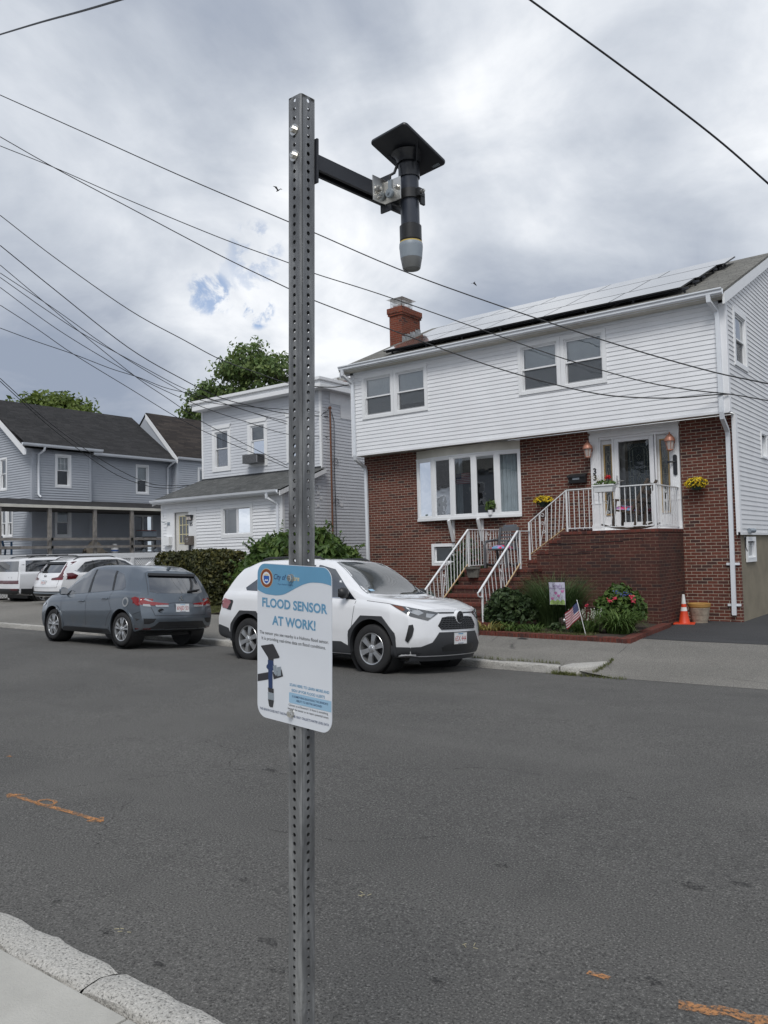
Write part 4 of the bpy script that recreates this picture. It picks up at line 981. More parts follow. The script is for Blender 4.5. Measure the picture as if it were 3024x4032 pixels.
part(T, 'seat', WD, lambda mb: mb.bar((-6.70, 17.04, 2.50), (-6.22, 17.04, 2.42), .5, .035))
for k in range(4): part(T, 'back_slat', WD, lambda mb: mb.bar((-6.24 + .09 * k, 16.78, 2.55 + .155 * k), (-6.24 + .09 * k, 17.30, 2.55 + .155 * k), .09, .02, up=(1, 0, .5)))
def cushion_mat(name):
    m, n = mat(name); tc = n('ShaderNodeTexCoord'); v = n('ShaderNodeTexVoronoi', {'Vector': (tc, 'Object'), 'Scale': 14.0})
    c = n.ramp((n('ShaderNodeSeparateColor', {0: (v, 1)}), 0), [(0, (.62, .03, .10)), (.35, (.60, .10, .30)), (.55, (.45, .25, .5)), (.75, (.15, .30, .45)), (1, (.7, .25, .1))], 'CONSTANT'); pbsdf(n, Base_Color=(c, 0), Roughness=.9); return m
CUSH = cushion_mat('floral_cushion')
mb = MB(); mb.grid(lambda u, v: (-6.68 + .44 * u, 16.80 + .46 * v, 2.53 - .07 * u + .09 * (1 - (2 * u - 1) ** 4) * (1 - (2 * v - 1) ** 4)), 10, 10); tag(mb.build('seat_cushion', CUSH, None, smooth=60), 'bright floral cushion on the wooden rocking chair', 'cushion')
# grey resin chair on the landing
T = thing('resin_chair', 'grey high-backed plastic chair with a pink cushion on the lower landing', 'chair', (-9.25, 16.6, 1.29))
def rp(name, f, **k): return part(T, name, M_resin, f, **k)
bk = lambda u, z: V((-9.59 + .49 * u, 16.93 + (z - 1.75) * .30 + .03 * (2 * u - 1) ** 2 * -1, z))
for (z0, z1) in ((1.78, 1.86), (1.90, 1.945), (1.985, 2.03), (2.07, 2.105), (2.145, 2.30)):
    rp('back_slat', lambda mb: mb.prism([bk(.04, z0), bk(.96, z0), bk(.96, z1) if z1 < 2.29 else bk(.85, z1), bk(.04, z1) if z1 < 2.29 else bk(.15, z1)], (0, .022, .004)), bevel=.008)
for u in (0.03, .97): rp('back_post', lambda mb: mb.bar(bk(u, 1.70), bk(u, 2.24), .06, .05), bevel=.012)
rp('seat', lambda mb: mb.obox((-9.34, 16.66, 1.715), (.25, 0, 0), (0, .25, -.01), (0, 0, .02)), bevel=.012)
for x in (-9.62, -9.07):
    rp('armrest', lambda mb: mb.tube([(x, 16.95, 1.95), (x, 16.6, 1.93), (x, 16.40, 1.90), (x, 16.34, 1.82), (x, 16.36, 1.6), (x, 16.34, 1.30)], .032, 8), smooth=50)
    rp('leg', lambda mb: mb.tube([(x, 16.90, 1.75), (x, 17.0, 1.30)], .032, 8), smooth=50); rp('leg_brace', lambda mb: mb.tube([(x, 16.36, 1.40), (x, 16.7, 1.34), (x, 16.98, 1.42)], .03, 8), smooth=50)
mb = MB(); mb.obox((-9.345, 16.955 + (2.24 - 1.75) * .3 - .03, 2.235), (.12, 0, 0), (0, .004, 0), (0, 0, .035)); mb.build('sticker', M_sblue, T)
mb = MB(); mb.grid(lambda u, v: (-9.56 + .44 * u, 16.42 + .44 * v, 1.735 + .085 * (1 - (2 * u - 1) ** 4) * (1 - (2 * v - 1) ** 4)), 10, 10); tag(mb.build('seat_cushion', CUSH, None, smooth=60), 'pink patterned cushion on the grey plastic chair', 'cushion')
T = thing('stone_planter', 'grey fluted stone planter on the upper brick step by the railing', 'planter', (-9.40, 15.42, 1.12))
def fluted(mb):
    nn = 48; prof = [(.125, 0), (.155, .15), (.17, .185), (.185, .19), (.195, .235), (.17, .235), (.15, .17)]; rings = []
    for r_, h in prof: rings.append([mb.vert((-9.40 + (r_ + (.008 if k % 4 < 2 and .0 <= h < .17 else 0)) * cos(2 * pi * k / nn), 15.44 + (r_ + (.008 if k % 4 < 2 and h < .17 else 0)) * sin(2 * pi * k / nn) * .6, 1.118 + h)) for k in range(nn)])
    for A, B in zip(rings, rings[1:]):
        for k in range(nn): mb.f.append((A[k], A[(k + 1) % nn], B[(k + 1) % nn], B[k])); mb.mi.append(0)
    mb.f.append(tuple(rings[0])); mb.mi.append(0)
part(T, 'pot', simple('grey_stone', (.13, .125, .11), .9, var=.3, scale=9, bump=.4), fluted, smooth=35)
part(T, 'earth', M_soil, lambda mb: mb.lathe([(.001, .19), (.15, .18)], (-9.40, 15.44, 1.118), n=20))
for x, h, lb in ((-7.59, .10, 'low dark glass ornament nearest the stoop corner post'), (-7.44, .36, 'dark glass ornament with a tall neck, second from the stoop corner post'), (-7.25, .12, 'low dark glass ornament, third along the stoop edge'), (-7.11, .37, 'dark glass ornament with a tall neck beside the white door pilaster')):
    mb = MB(); mb.lathe([(.001, 0), (.06, .002), (.068, .03), (.055, .06), (.025, .08), (.014, .10)] + ([(.012, .2), (.009, h), (.001, h + .01)] if h > .2 else [(.001, .115)]), (x, 16.50, 2.066), n=14)
    tag(mb.build('glass_ornament', simple('dark_glass', (.035, .012, .012), .1, coat=1.0), None, smooth=50), lb, 'ornament', 'dark glass ornaments along the stoop edge')
# traffic cone and planter by the driveway
T = thing('traffic_cone', 'orange traffic cone with white bands standing against the brick stoop', 'cone', (-5.36, 17.05, .095))
cz = .098; c = (-5.365, 17.05, cz)
part(T, 'base', M_orange, lambda mb: mb.obox((c[0], c[1], cz + .012), (.20, .05, 0), (-.05, .20, 0), (0, 0, .012)), bevel=.01)
part(T, 'body', M_orange, lambda mb: mb.lathe([(.115, .024), (.11, .03), (.066, .265), (.0655, .27)], c, n=24), smooth=40)
part(T, 'band', M_refl, lambda mb: mb.lathe([(.067, .268), (.0545, .345)], c, n=24), smooth=40)
part(T, 'body', M_orange, lambda mb: mb.lathe([(.0535, .346), (.045, .415)], c, n=24), smooth=40)
part(T, 'band', M_refl, lambda mb: mb.lathe([(.046, .413), (.026, .60), (.02, .605), (.001, .605)], c, n=24), smooth=40)
T = thing('garden_pot', 'large weathered stone garden pot with an ochre rim beside the cone', 'pot', (-5.16, 17.42, .095))
c = (-5.165, 17.42, .096)
part(T, 'body', M_terra, lambda mb: mb.lathe([(.001, 0), (.155, 0), (.158, .05), (.163, .053), (.163, .065), (.168, .07), (.182, .17), (.188, .173), (.188, .185), (.19, .19), (.205, .30), (.211, .302), (.211, .315), (.205, .32)], c, n=32), smooth=35)
part(T, 'rim', M_ochre, lambda mb: mb.lathe([(.205, .318), (.222, .335), (.228, .40), (.215, .41), (.195, .39), (.18, .25)], c, n=32), smooth=35)
part(T, 'earth', M_soil, lambda mb: mb.lathe([(.001, .3), (.19, .3)], c, n=20))
# plant pot on the bow-window sill
T = thing('potted_plant', 'green plant in a pale pot on the inner sill of the bow window', 'potted plant', (-10.22, 17.70, 2.60))
part(T, 'pot', M_trim, lambda mb: mb.lathe([(.001, 0), (.055, 0), (.062, .12), (.055, .12)], (-10.22, 17.70, 2.585), n=16), smooth=40)
mb = MB(); leaves(mb, half_dome((-10.22, 17.72, 2.80), .15, .10, .14, 70, -.5), .07); mb.build('foliage', M_bush, T, recalc=False)
# ---------------------------------------------------------------- pale flat-roofed house with the porch
H2 = thing('porch_house', 'pale grey flat-roofed two-storey house with a white enclosed front porch', 'house', (-21.5, 18.65, .2))
w2, w2p, w2s = wall_y(20.6), wall_y(18.65), wall_x(-18.39)
A1, A2, A3 = (-23.967, -22.935, 4.92, 6.58), (-22.01, -20.99, 4.945, 6.60), (-20.03, -19.0, 4.94, 6.60)
mb = MB(); lap(mb, w2, -24.50, -18.45, 4.58, 7.40, .1085, [A1, A2, A3]); mb.build('upper_siding', M_hs2, H2)
for nm, (a, b) in (('corner_board', (-24.58, -24.49)), ('corner_board', (-18.47, -18.375))):
    mb = MB(); wbox(mb, w2, a, b, 4.5, 7.40, -.05, .022); mb.build(nm, M_trim, H2)
window(H2, w2, *A1, casing=.15, blind=None, curtain=True, meet=.53, screen=True)
window(H2, w2, *A2, casing=.15, blind=M_blindg, meet=.60, blind_to=.62)
window(H2, w2, *A3, casing=.15, blind=M_blind, meet=.5)
for (s0, s1, z0, z1) in (A1, A2, A3):
    mb = MB(); mb.prism([w2.p(s0 - .03, z1 + .10, .015), w2.p(s1 + .03, z1 + .10, .015), w2.p(s1 - .02, z1 - .04, .015), w2.p(s0 + .02, z1 - .04, .015)], w2.n * .05); mb.build('window_head', M_trim, H2)
T = H2; mb = MB(); wbox(mb, w2, -21.88, -21.12, 5.04, 5.36, -.2, .42); ac = mb.build('air_conditioner', simple('ac_grey', (.22, .225, .235), .5), H2, bevel=.012)
mb = MB()
for k in range(14): z = 5.06 + k * .021; wbox(mb, w2, -21.11, -21.115, z, z + .008, .05, .40); wbox(mb, w2, -21.85, -21.15, z, z + .007, .42, .424)
mb.build('grille', M_dark, ac)
# side wall, deeper patches of replaced siding
mb = MB(); lap(mb, w2s, 20.6, 31.0, .55, 7.42, .1085); lap(mb, w2s, 18.72, 20.6, .55, 4.5, .1085, left=lambda z: 18.72 if z < 3.72 else 18.72 + (z - 3.72) / .385)
mb.build('side_siding', M_hs2, H2)
mb = MB(); wbox(mb, w2s, 18.64, 18.74, .95, 3.74, -.05, .022); mb.build('corner_board', M_trim, H2)
mb = MB()
for (a, b, c, d) in ((21.05, 31, 6.9, 7.42), (21.6, 31, 6.45, 6.9)): wbox(mb, w2s, a, b, c, d, .018, .026)
for (a, c, q) in ((20.35, 3.92, .13), (20.30, 3.72, .12), (20.42, 3.55, .14), (20.28, 3.30, .12), (21.5, 3.35, .13)): wbox(mb, w2s, a, a + q, c, c + .11, .018, .024)
mb.build('siding_patch', M_trim, H2)
mb = MB(); flatwall(mb, w2s, 18.7, 31, -.1, .56, d=-.03); mb.build('foundation', M_conc, H2)
mb = MB(); mb.box(-24.85, -18.07, 20.19, 31.2, 7.58, 7.69); mb.box(-24.78, -18.12, 20.28, 31.1, 7.46, 7.58); mb.box(-24.70, -18.08, 20.22, 31.0, 7.31, 7.455); mb.build('flat_roof', M_trim, H2, bevel=.012)
mb = MB(); wfar = Wall((-24.57, 0, 0), (0, 1, 0), (-1, 0, 0)); flatwall(mb, wfar, 18.66, 20.6, -.1, 3.68); flatwall(mb, wfar, 20.6, 31, -.1, 7.35); mb.build('far_side_wall', M_hs2, H2)
mb = MB(); mb.box(-20.62, -20.15, 24.0, 24.5, 7.6, 8.42); chm = mb.build('chimney', M_chim, H2)
mb = MB(); mb.add([(-20.95, 23.8, 8.52), (-20.0, 23.8, 8.52), (-20.0, 24.7, 8.52), (-20.95, 24.7, 8.52), (-20.45, 24.25, 8.70)], [(0, 1, 4), (1, 2, 4), (2, 3, 4), (3, 0, 4), (0, 1, 2, 3)]); mb.box(-20.6, -20.18, 24.05, 24.45, 8.42, 8.52); mb.build('chimney_cap', M_steel, chm)
# porch
PW = (-21.305, -19.745, 2.335, 3.445); PD = (-23.82, -23.02, 1.15, 3.33)
mb = MB(); lap(mb, w2p, -24.46, -18.46, 1.19, 3.68, .1085, [PW, (-24.27, -22.60, 1.15, 3.46)], lip=.022); mb.build('porch_siding', M_hs2p, H2)
mb = MB(); wbox(mb, w2p, -24.56, -18.38, .98, 1.19, -.04, .03); mb.build('skirt_board', M_trim, H2)
for a, b in ((-24.565, -24.45), (-18.47, -18.375)): mb = MB(); wbox(mb, w2p, a, b, 1.19, 3.70, -.05, .025); mb.build('corner_board', M_trim, H2)
def lattice(mb, w, s0, s1, z0, z1, pitch, bw, d=0.0):
    for sg in (1, -1):
        k = -int((z1 - z0) / pitch) - 1
        while s0 + k * pitch < s1 + (z1 - z0):
            pts = []
            a = s0 + k * pitch
            for t in (0.0, z1 - z0): pts.append((a + t if sg > 0 else a + (z1 - z0) - t, z0 + t))
            (x0, y0), (x1, y1) = pts; ts = [0, 1]
            def at(t): return x0 + (x1 - x0) * t, y0 + (y1 - y0) * t
            dx = x1 - x0; lo = max(0, min((s0 - x0) / dx, (s1 - x0) / dx)); hi = min(1, max((s0 - x0) / dx, (s1 - x0) / dx))
            if hi > lo + .02: p, q = at(lo), at(hi); mb.bar(w.p(p[0], p[1], d + sg * .004), w.p(q[0], q[1], d + sg * .004), .006, bw, up=(0, 0, 1)) if False else mb.prism([w.p(p[0] - bw / 2, p[1], d + sg * .004), w.p(p[0] + bw / 2, p[1], d + sg * .004), w.p(q[0] + bw / 2, q[1], d + sg * .004), w.p(q[0] - bw / 2, q[1], d + sg * .004)], w.n * .006)
            k += 1
mb = MB(); lattice(mb, w2p, -24.5, -18.42, .16, .98, .12, .055, .01); mb.build('lattice', M_trim, H2)
mb = MB(); flatwall(mb, w2p, -24.5, -18.62, -.1, 1.0, d=-.15); mb.build('crawl_space', M_dark, H2)
mb = MB(); 
ey, ez, ty, tz = 18.36, 3.80, 20.6, 4.655
for d_ in (0, -.05): mb.face([(-24.72, ey, ez + d_), (-18.20, ey, ez + d_), (-18.20, ty, tz + d_), (-24.72, ty, tz + d_)])
mb.build('porch_roof', M_shp, H2)
mb = MB(); mb.box(-24.6, -18.42, 20.565, 20.58, 4.60, 4.70); mb.build('flashing', M_clad, H2)
for x in (-18.235, -24.72): mb = MB(); mb.prism([(x, ey, ez - .05), (x, ty, tz - .05), (x, ty, tz - .2), (x, ey, ez - .2)], (.035, 0, 0)); mb.build('rake_board', M_trim, H2)
prof = [(18.37, 3.80), (18.37, 3.68), (18.32, 3.68), (18.27, 3.73), (18.25, 3.80), (18.265, 3.80), (18.3, 3.72), (18.35, 3.70)]
mb = MB(); mb.prism([(-24.76, y, z) for y, z in prof], (6.45, 0, 0)); mb.build('gutter', M_gut, H2, smooth=25)
mb = MB(); mb.box(-24.7, -18.3, 18.38, 18.64, 3.66, 3.70); mb.build('soffit', M_trim, H2)
mb = downpipe(H2, [(-18.75, 18.30, 3.68), (-18.75, 18.31, 3.55), (-18.60, 18.58, 3.38), (-18.56, 18.60, 3.3), (-18.545, 18.60, .3)]); mb.build('downpipe', M_gut, H2)
mb = MB(); frame(mb, w2p, *PW, .12, -.02, .03); m_ = (PW[0] + PW[1]) / 2
pf = mb.build('window', M_trim, H2)
for a, b in ((PW[0] + .12, m_ - .005), (m_ + .005, PW[1] - .12)):
    mb = MB(); frame(mb, w2p, a, b, PW[2] + .12, PW[3] - .12, .035, -.06, -.01); mb.build('sash', M_trim, pf)
    mb = MB(); mb.face([w2p.p(a, PW[2] + .12, -.03), w2p.p(b, PW[2] + .12, -.03), w2p.p(b, PW[3] - .12, -.03), w2p.p(a, PW[3] - .12, -.03)]); mb.build('pane', M_glassc, pf)
mb = MB(); mb.box(PW[0], PW[1], 18.95, 18.96, PW[2], PW[3]); mb.build('recess', M_blindg, pf)
mb = MB(); wbox(mb, w2p, -24.27, PD[0], 1.15, 3.46, -.03, .018); wbox(mb, w2p, PD[1], -22.60, 1.15, 3.46, -.03, .018); wbox(mb, w2p, PD[0], PD[1], PD[3], 3.46, -.03, .018); pdf = mb.build('door_surround', M_trim, H2)
mb = MB(); wbox(mb, w2p, PD[0], PD[1], 1.15, PD[3], -.12, -.06); dr = mb.build('porch_door', simple('door_cream', (.66, .65, .62), .5), H2)
mb = MB(); CR = simple('cream_muntin', (.66, .60, .38), .5); frame(mb, w2p, -23.62, -23.03, 2.20, 3.20, .035, -.06, -.04)
for k in (1, 2): x = -23.62 + .59 * k / 3; wbox(mb, w2p, x - .012, x + .012, 2.2, 3.2, -.055, -.042); z = 2.2 + k / 3; wbox(mb, w2p, -23.62, -23.03, z - .012, z + .012, -.055, -.043)
mb.build('glazing_bars', CR, dr)
mb = MB(); wbox(mb, w2p, -23.60, -23.05, 2.22, 3.18, -.058, -.054); mb.build('pane', M_lead, dr)
mb = MB(); wbox(mb, w2p, -23.0, -22.75, 3.16, 3.20, .02, .17); mb.prism([w2p.p(-23.0, 3.16, .03), w2p.p(-22.76, 3.16, .03), w2p.p(-22.80, 3.0, .04), w2p.p(-22.96, 3.0, .04)], w2p.n * .1); pl_ = mb.build('porch_lamp', M_blackm, H2)
mb = MB(); wbox(mb, w2p, -22.97, -22.88, 3.03, 3.15, .10, .145); wbox(mb, w2p, -22.86, -22.78, 3.03, 3.15, .10, .145); mb.build('lamp_glass', M_frost, pl_)
mb = text_mesh('35', .17, lambda x, y: w2p.p(-22.875 + x, 2.865 + y, .022), bold=.004); mb.build('house_number', M_ink, H2)
mb = MB(); wbox(mb, w2p, -23.07, -22.72, 2.14, 2.46, .02, .17); mbx = mb.build('letter_box', simple('bronze_box', (.13, .11, .095), .45, metal=.2), H2, bevel=.01)
mb = MB(); mb.tube([w2p.p(-22.93 + .06 * cos(t), 2.36 + .03 * sin(t), .173) for t in [i * pi / 6 for i in range(12)]], .005, 5, closed=True); wbox(mb, w2p, -22.96, -22.86, 2.28, 2.285, .171, .174); wbox(mb, w2p, -22.96, -22.88, 2.25, 2.255, .171, .174); mb.build('emblem', M_trim, mbx)
mb = MB(); wbox(mb, w2p, -22.93, -22.87, 1.1, 2.14, .05, .10); mb.build('letter_box_post', M_blackm, H2)
mb = MB(); wbox(mb, w2p, -24.31, -23.93, 2.15, 2.47, .02, .18); mb.build('meter_box', M_trim, H2, bevel=.01)
mb = MB(); wbox(mb, w2p, -24.20, -24.06, 2.88, 3.0, .018, .03); mb.bar(w2p.p(-24.14, 2.92, .04), w2p.p(-24.28, 3.02, .22), .025); mb.build('flag_bracket', M_greyplas, H2)
mb = MB(); mb.tube([(-18.31, 20.98, .6), (-18.31, 20.98, 6.70)], .032, 10); mb.lathe([(.05, 0), (.06, .05), (.03, .09), (.001, .1)], (-18.31, 20.98, 6.69), n=12); mb.build('service_mast', simple('rusty_mast', (.17, .075, .045), .8, var=.3, scale=12), H2, smooth=50)
mb = MB(); mb.tube([(-18.31, 21.05, 6.6), (-18.33, 21.2, 6.3), (-18.36, 21.2, 4.8), (-18.36, 21.25, 1.5)], .012, 6); mb.tube([(-18.3, 20.9, 6.65), (-18.25, 20.6, 6.5), (-18.3, 20.5, 6.4)], .01, 6)
for z in (4.9, 3.5): mb.tube([(-18.35, 21.28 + .11 * cos(t), z + .11 * sin(t)) for t in [i * pi / 7 for i in range(14)]], .008, 5, closed=True)
mb.build('service_cable', M_cable, H2, smooth=60)
HR = MB(); HR.bar((-24.75, 18.3, 1.55), (-24.75, 16.55, .55), .10, .09); HR.bar((-24.75, 16.6, .58), (-24.75, 16.6, .2), .09); HR.bar((-24.75, 18.3, 1.55), (-24.75, 18.3, .3), .09); HR.build('stair_handrail', M_trim, H2, bevel=.006)
# ---------------------------------------------------------------- blue-grey house with the covered deck
H3 = thing('blue_grey_house', 'blue-grey two-storey house with a dark shingle roof behind a covered deck', 'house', (-33.5, 21.0, .2))
wA, wB, wC = wall_x(-32.78), wall_x(-33.0), wall_x(-32.6); wE, wR = wall_y(18.25), wall_y(25.70)
a1, a2, b1 = (19.29, 20.06, 4.88, 6.36), (19.27, 20.05, 2.70, 4.05), (23.57, 24.32, 4.78, 6.22); b2 = (23.40, 24.52, 1.97, 3.78); c1 = (27.0, 27.85, 4.75, 6.28)
e1, e2 = (-35.47, -34.83, 4.84, 6.31), (-35.42, -34.34, 2.77, 4.06)
mb = MB(); lap(mb, wA, 18.30, 20.98, .3, 6.56, .1085, [a1, a2], lip=.028); mb.build('bay_siding', M_blue, H3)
mb = MB(); lap(mb, wB, 21.0, 25.72, .3, 6.5, .1085, [b1, b2], lip=.028); mb.build('side_siding', M_blue, H3)
mb = MB(); lap(mb, wC, 25.78, 33.0, .3, 6.62, .1085, [c1], lip=.028); mb.build('rear_siding', M_blue, H3)
mb = MB(); lap(mb, wR, -33.0, -32.68, .3, 6.6, .1085, lip=.028); mb.build('return_siding', M_blue, H3)
RXm, RZm = -36.3, 9.12
gl = lambda z: -40.0 if z < 6.5 else -40.0 + (z - 6.5) / .70; gr = lambda z: -32.84 if z < 6.5 else -32.84 - (z - 6.5) / .70
mb = MB(); lap(mb, wE, -40.0, -32.84, .3, 8.95, .1085, [e1, e2], lip=.028, left=gl, right=gr); mb.build('end_siding', M_blue, H3)
for (w_, a, b, z1) in ((wA, 18.22, 18.34, 6.5), (wA, 20.93, 21.05, 6.5), (wE, -32.90, -32.765, 6.5), (wC, 25.68, 25.82, 6.6), (wR, -32.70, -32.585, 6.6)):
    mb = MB(); wbox(mb, w_, a, b, .3, z1, -.05, .024); mb.build('corner_board', M_blue, H3)
window(H3, wA, *a1, casing=.09, blind=M_blind, blind_to=.5, muntin=2, meet=.52)
window(H3, wA, *a2, casing=.09, blind=M_blind, blind_to=.5, meet=.5)
window(H3, wB, *b1, casing=.08, blind=M_blind, blind_to=.45, meet=.48)
window(H3, wC, *c1, casing=.10, blind=M_blindg, meet=.5)
window(H3, wE, *e1, casing=.08, blind=M_blindg, meet=.52)
for k in range(2): window(H3, wE, e2[0] + k * .54, e2[0] + .53 + k * .54, e2[2], e2[3], casing=.07, blind=None, meet=.5)
mb = MB(); frame(mb, wB, *b2, .07, -.02, .035); sdr = mb.build('sliding_door', M_trim, H3)
mb = MB(); mb.face([wB.p(b2[0], b2[2], -.03), wB.p(b2[1], b2[2], -.03), wB.p(b2[1], b2[3], -.03), wB.p(b2[0], b2[3], -.03)]); mb.build('pane', M_glass, sdr)
mb = MB(); m_ = sum(b2[:2]) / 2; wbox(mb, wB, m_ - .03, m_ + .03, b2[2], b2[3], -.02, .01); mb.build('stile', M_trim, sdr)
mb = MB(); mb.box(-33.5, -33.4, b2[0], b2[1], b2[2], b2[3]); mb.build('recess', M_dark, sdr)
s3 = (RZm - 6.5) / (36.3 - 32.5)
mb = MB(); 
for d_ in (0, -.06):
    mb.face([(-32.5, 17.80, 6.52 + d_), (-32.5, 25.72, 6.52 + d_), (RXm, 25.72, RZm + d_), (RXm, 17.80, RZm + d_)]); mb.face([(-40.1, 17.80, 6.52 + d_), (-40.1, 25.72, 6.52 + d_), (RXm, 25.72, RZm + d_), (RXm, 17.80, RZm + d_)])
mb.face([(-32.38, 17.72, 6.66), (-32.38, 21.30, 6.66), (-34.35, 20.0, 7.86)]); mb.face([(-32.38, 17.72, 6.66), (-34.35, 20.0, 7.86), (-33.6, 17.80, 7.32)]); mb.face([(-32.38, 21.30, 6.66), (-34.35, 20.0, 7.86), (-33.2, 21.32, 7.0)])
mb.build('roof', M_shd, H3)
mb = MB(); 
for d_ in (0, -.06): mb.face([(-32.4, 25.62, 6.68 + d_), (-32.4, 34, 6.68 + d_), (-34.95, 34, 9.20 + d_), (-34.95, 25.62, 9.20 + d_)]); mb.face([(-37.5, 25.62, 6.68 + d_), (-37.5, 34, 6.68 + d_), (-34.95, 34, 9.20 + d_), (-34.95, 25.62, 9.20 + d_)])
mb.build('rear_roof', M_shb, H3)
mb = MB(); mb.prism([(-32.40, 25.59, 6.62), (-34.95, 25.59, 9.14), (-34.95, 25.59, 8.86), (-32.42, 25.59, 6.35), (-32.40, 25.59, 6.40)], (0, .03, 0)); mb.build('rake_board', M_trim, H3)
mb = MB(); mb.face([(-37.4, 25.66, 6.6), (-32.6, 25.66, 6.6), (-34.95, 25.66, 9.1)]); mb.build('rear_gable', M_blue, H3)
mb = MB(); mb.prism([(-32.55, 17.78, 6.45), (RXm, 17.78, RZm - .06), (RXm, 17.78, RZm - .30), (-32.62, 17.78, 6.18), (-32.45, 17.78, 6.18), (-32.45, 17.78, 6.40)], (0, .035, 0)); mb.build('rake_board', M_trim, H3); mb = MB(); mb.prism([(-40.05, 17.78, 6.45), (RXm, 17.78, RZm - .06), (RXm, 17.78, RZm - .30), (-40.05, 17.78, 6.2)], (0, .03, 0)); mb.build('rake_board', M_trim, H3)
def gut_x(y0, y1, x, z): 
    mb = MB(); prof = [(-.10, 0), (-.10, -.12), (-.05, -.12), (.0, -.07), (.02, 0), (.005, 0), (-.03, -.07), (-.08, -.1)]; mb.prism([(x + a, y0, z + b) for a, b in prof], (0, y1 - y0, 0)); return mb
gut_x(17.6, 21.4, -32.33, 6.67).build('gutter', M_gut, H3, smooth=25); gut_x(21.0, 25.60, -32.46, 6.53).build('gutter', M_gut, H3, smooth=25); gut_x(25.62, 34, -32.36, 6.69).build('gutter', M_gut, H3, smooth=25)
mb = MB(); mb.tube([(-32.40, 18.62, 6.56), (-32.42, 18.60, 6.42), (-32.70, 18.50, 6.25), (-32.72, 18.50, 4.55), (-32.6, 18.55, 4.42)], .05, 8); mb.build('downpipe', M_gut, H3, smooth=50)
mb = MB(); mb.tube([(-32.52, 25.5, 6.42), (-32.7, 25.42, 6.3), (-32.92, 25.40, 6.15), (-32.94, 25.40, 4.4)], .05, 8); mb.build('downpipe', M_gut, H3, smooth=50)
# deck
DK = H3
mb = MB(); mb.face([(-30.9, 14.4, 3.98), (-30.9, 26.2, 3.98), (-33.0, 26.2, 4.36), (-33.0, 14.4, 4.36)]); mb.build('deck_roof', M_shd, DK)
mb = MB(); mb.box(-30.98, -30.90, 14.4, 26.2, 3.86, 3.975); mb.build('deck_fascia', M_grime, DK)
mb = MB(); mb.box(-33.0, -31.0, 14.4, 26.2, 3.80, 3.86); mb.build('deck_ceiling', simple('dark_board', (.05, .045, .04), .9), DK)
mb = MB(); mb.box(-33.0, -30.95, 14.4, 26.2, 1.90, 1.97); mb.build('deck_floor', M_wood, DK)
for y in (15.9, 18.0, 20.07, 21.92, 24.4): mb = MB(); mb.box(-31.06, -30.94, y - .07, y + .07, 1.95, 3.88); mb.build('deck_post', M_wood, DK)
for z in (2.53, 2.20):
    for (a, b) in ((14.5, 18.1), (18.0, 21.9), (21.8, 24.5)): mb = MB(); mb.box(-30.93, -30.88, a, b, z, z + .11); mb.build('deck_rail', M_wood, DK)
mb = MB(); mb.box(-30.96, -30.90, 14.4, 25.2, 1.74, 1.965); mb.build('deck_skirt', M_trim, DK)
for y in (16.3, 19.1, 21.87, 24.6): mb = MB(); mb.box(-30.95, -30.885, y - .08, y + .08, .25, 1.74); mb.build('skirt_post', M_trim, DK)
mb = MB(); lattice(mb, wall_x(-30.95), 14.6, 25.0, .3, 1.74, .115, .075); mb.build('lattice', M_trim, DK)
mb = MB(); mb.box(-31.5, -31.4, 14.6, 26, .1, 1.9); mb.build('crawl_space', M_dark, DK)
# on the deck
T = thing('barbecue', 'grey lidded barbecue on a wheeled cart on the deck beside the sliding door', 'barbecue', (-31.75, 23.2, 1.97))
part(T, 'lid', M_greyplas, lambda mb: mb.prism([(-32.0, 22.85, 2.70), (-31.5, 22.85, 2.70), (-31.5, 22.85, 2.9), (-31.62, 22.85, 2.99), (-31.9, 22.85, 2.99), (-32.0, 22.85, 2.9)], (0, .8, 0)), bevel=.02)
part(T, 'lid_edge', simple('rust_red', (.25, .06, .04), .6), lambda mb: mb.box(-31.95, -31.55, 22.84, 23.66, 2.985, 3.01)); part(T, 'firebox', M_black, lambda mb: mb.box(-31.95, -31.5, 22.9, 23.6, 2.5, 2.70))
part(T, 'side_shelf', M_trim, lambda mb: mb.box(-31.95, -31.5, 22.5, 22.85, 2.64, 2.67)); part(T, 'side_shelf', M_trim, lambda mb: mb.box(-31.95, -31.5, 23.66, 24.0, 2.64, 2.67))
for y in (22.92, 23.58): part(T, 'leg', M_black, lambda mb: mb.bar((-31.55, y, 2.05), (-31.55, y, 2.6), .05)); part(T, 'wheel', M_greyplas, lambda mb: mb.lathe([(.001, -.02), (.08, -.02), (.09, 0), (.08, .02), (.001, .02)], (-31.5, y, 2.06), axis=(1, 0, 0), n=16))
part(T, 'shelf', M_black, lambda mb: mb.box(-31.95, -31.5, 22.9, 23.6, 2.12, 2.15))
T = thing('gas_bottle', 'white propane bottle standing on the deck floor', 'gas bottle', (-31.6, 21.45, 1.97))
part(T, 'tank', M_trim, lambda mb: mb.lathe([(.001, 0), (.12, 0), (.13, .03), (.155, .06), (.155, .22), (.11, .29), (.03, .31), (.001, .31)], (-31.6, 21.45, 1.975), n=20), smooth=40)
part(T, 'collar', M_trim, lambda mb: mb.lathe([(.09, .29), (.10, .41)], (-31.6, 21.45, 1.975), n=16), smooth=40); part(T, 'band', M_sroyal, lambda mb: mb.lathe([(.157, .08), (.157, .14)], (-31.6, 21.45, 1.975), n=20))
mb = MB(); rr = random.Random(4)
mb.grid(lambda u, v: (-31.75 + .35 * (u - .5), 20.60 + 1.1 * (v - .5), 1.975 + .52 * max(0, 1 - (2 * v - .85) ** 2) * (1 - (2 * u - 1) ** 4) + .05 * sin(u * 9 + v * 13)), 12, 16)
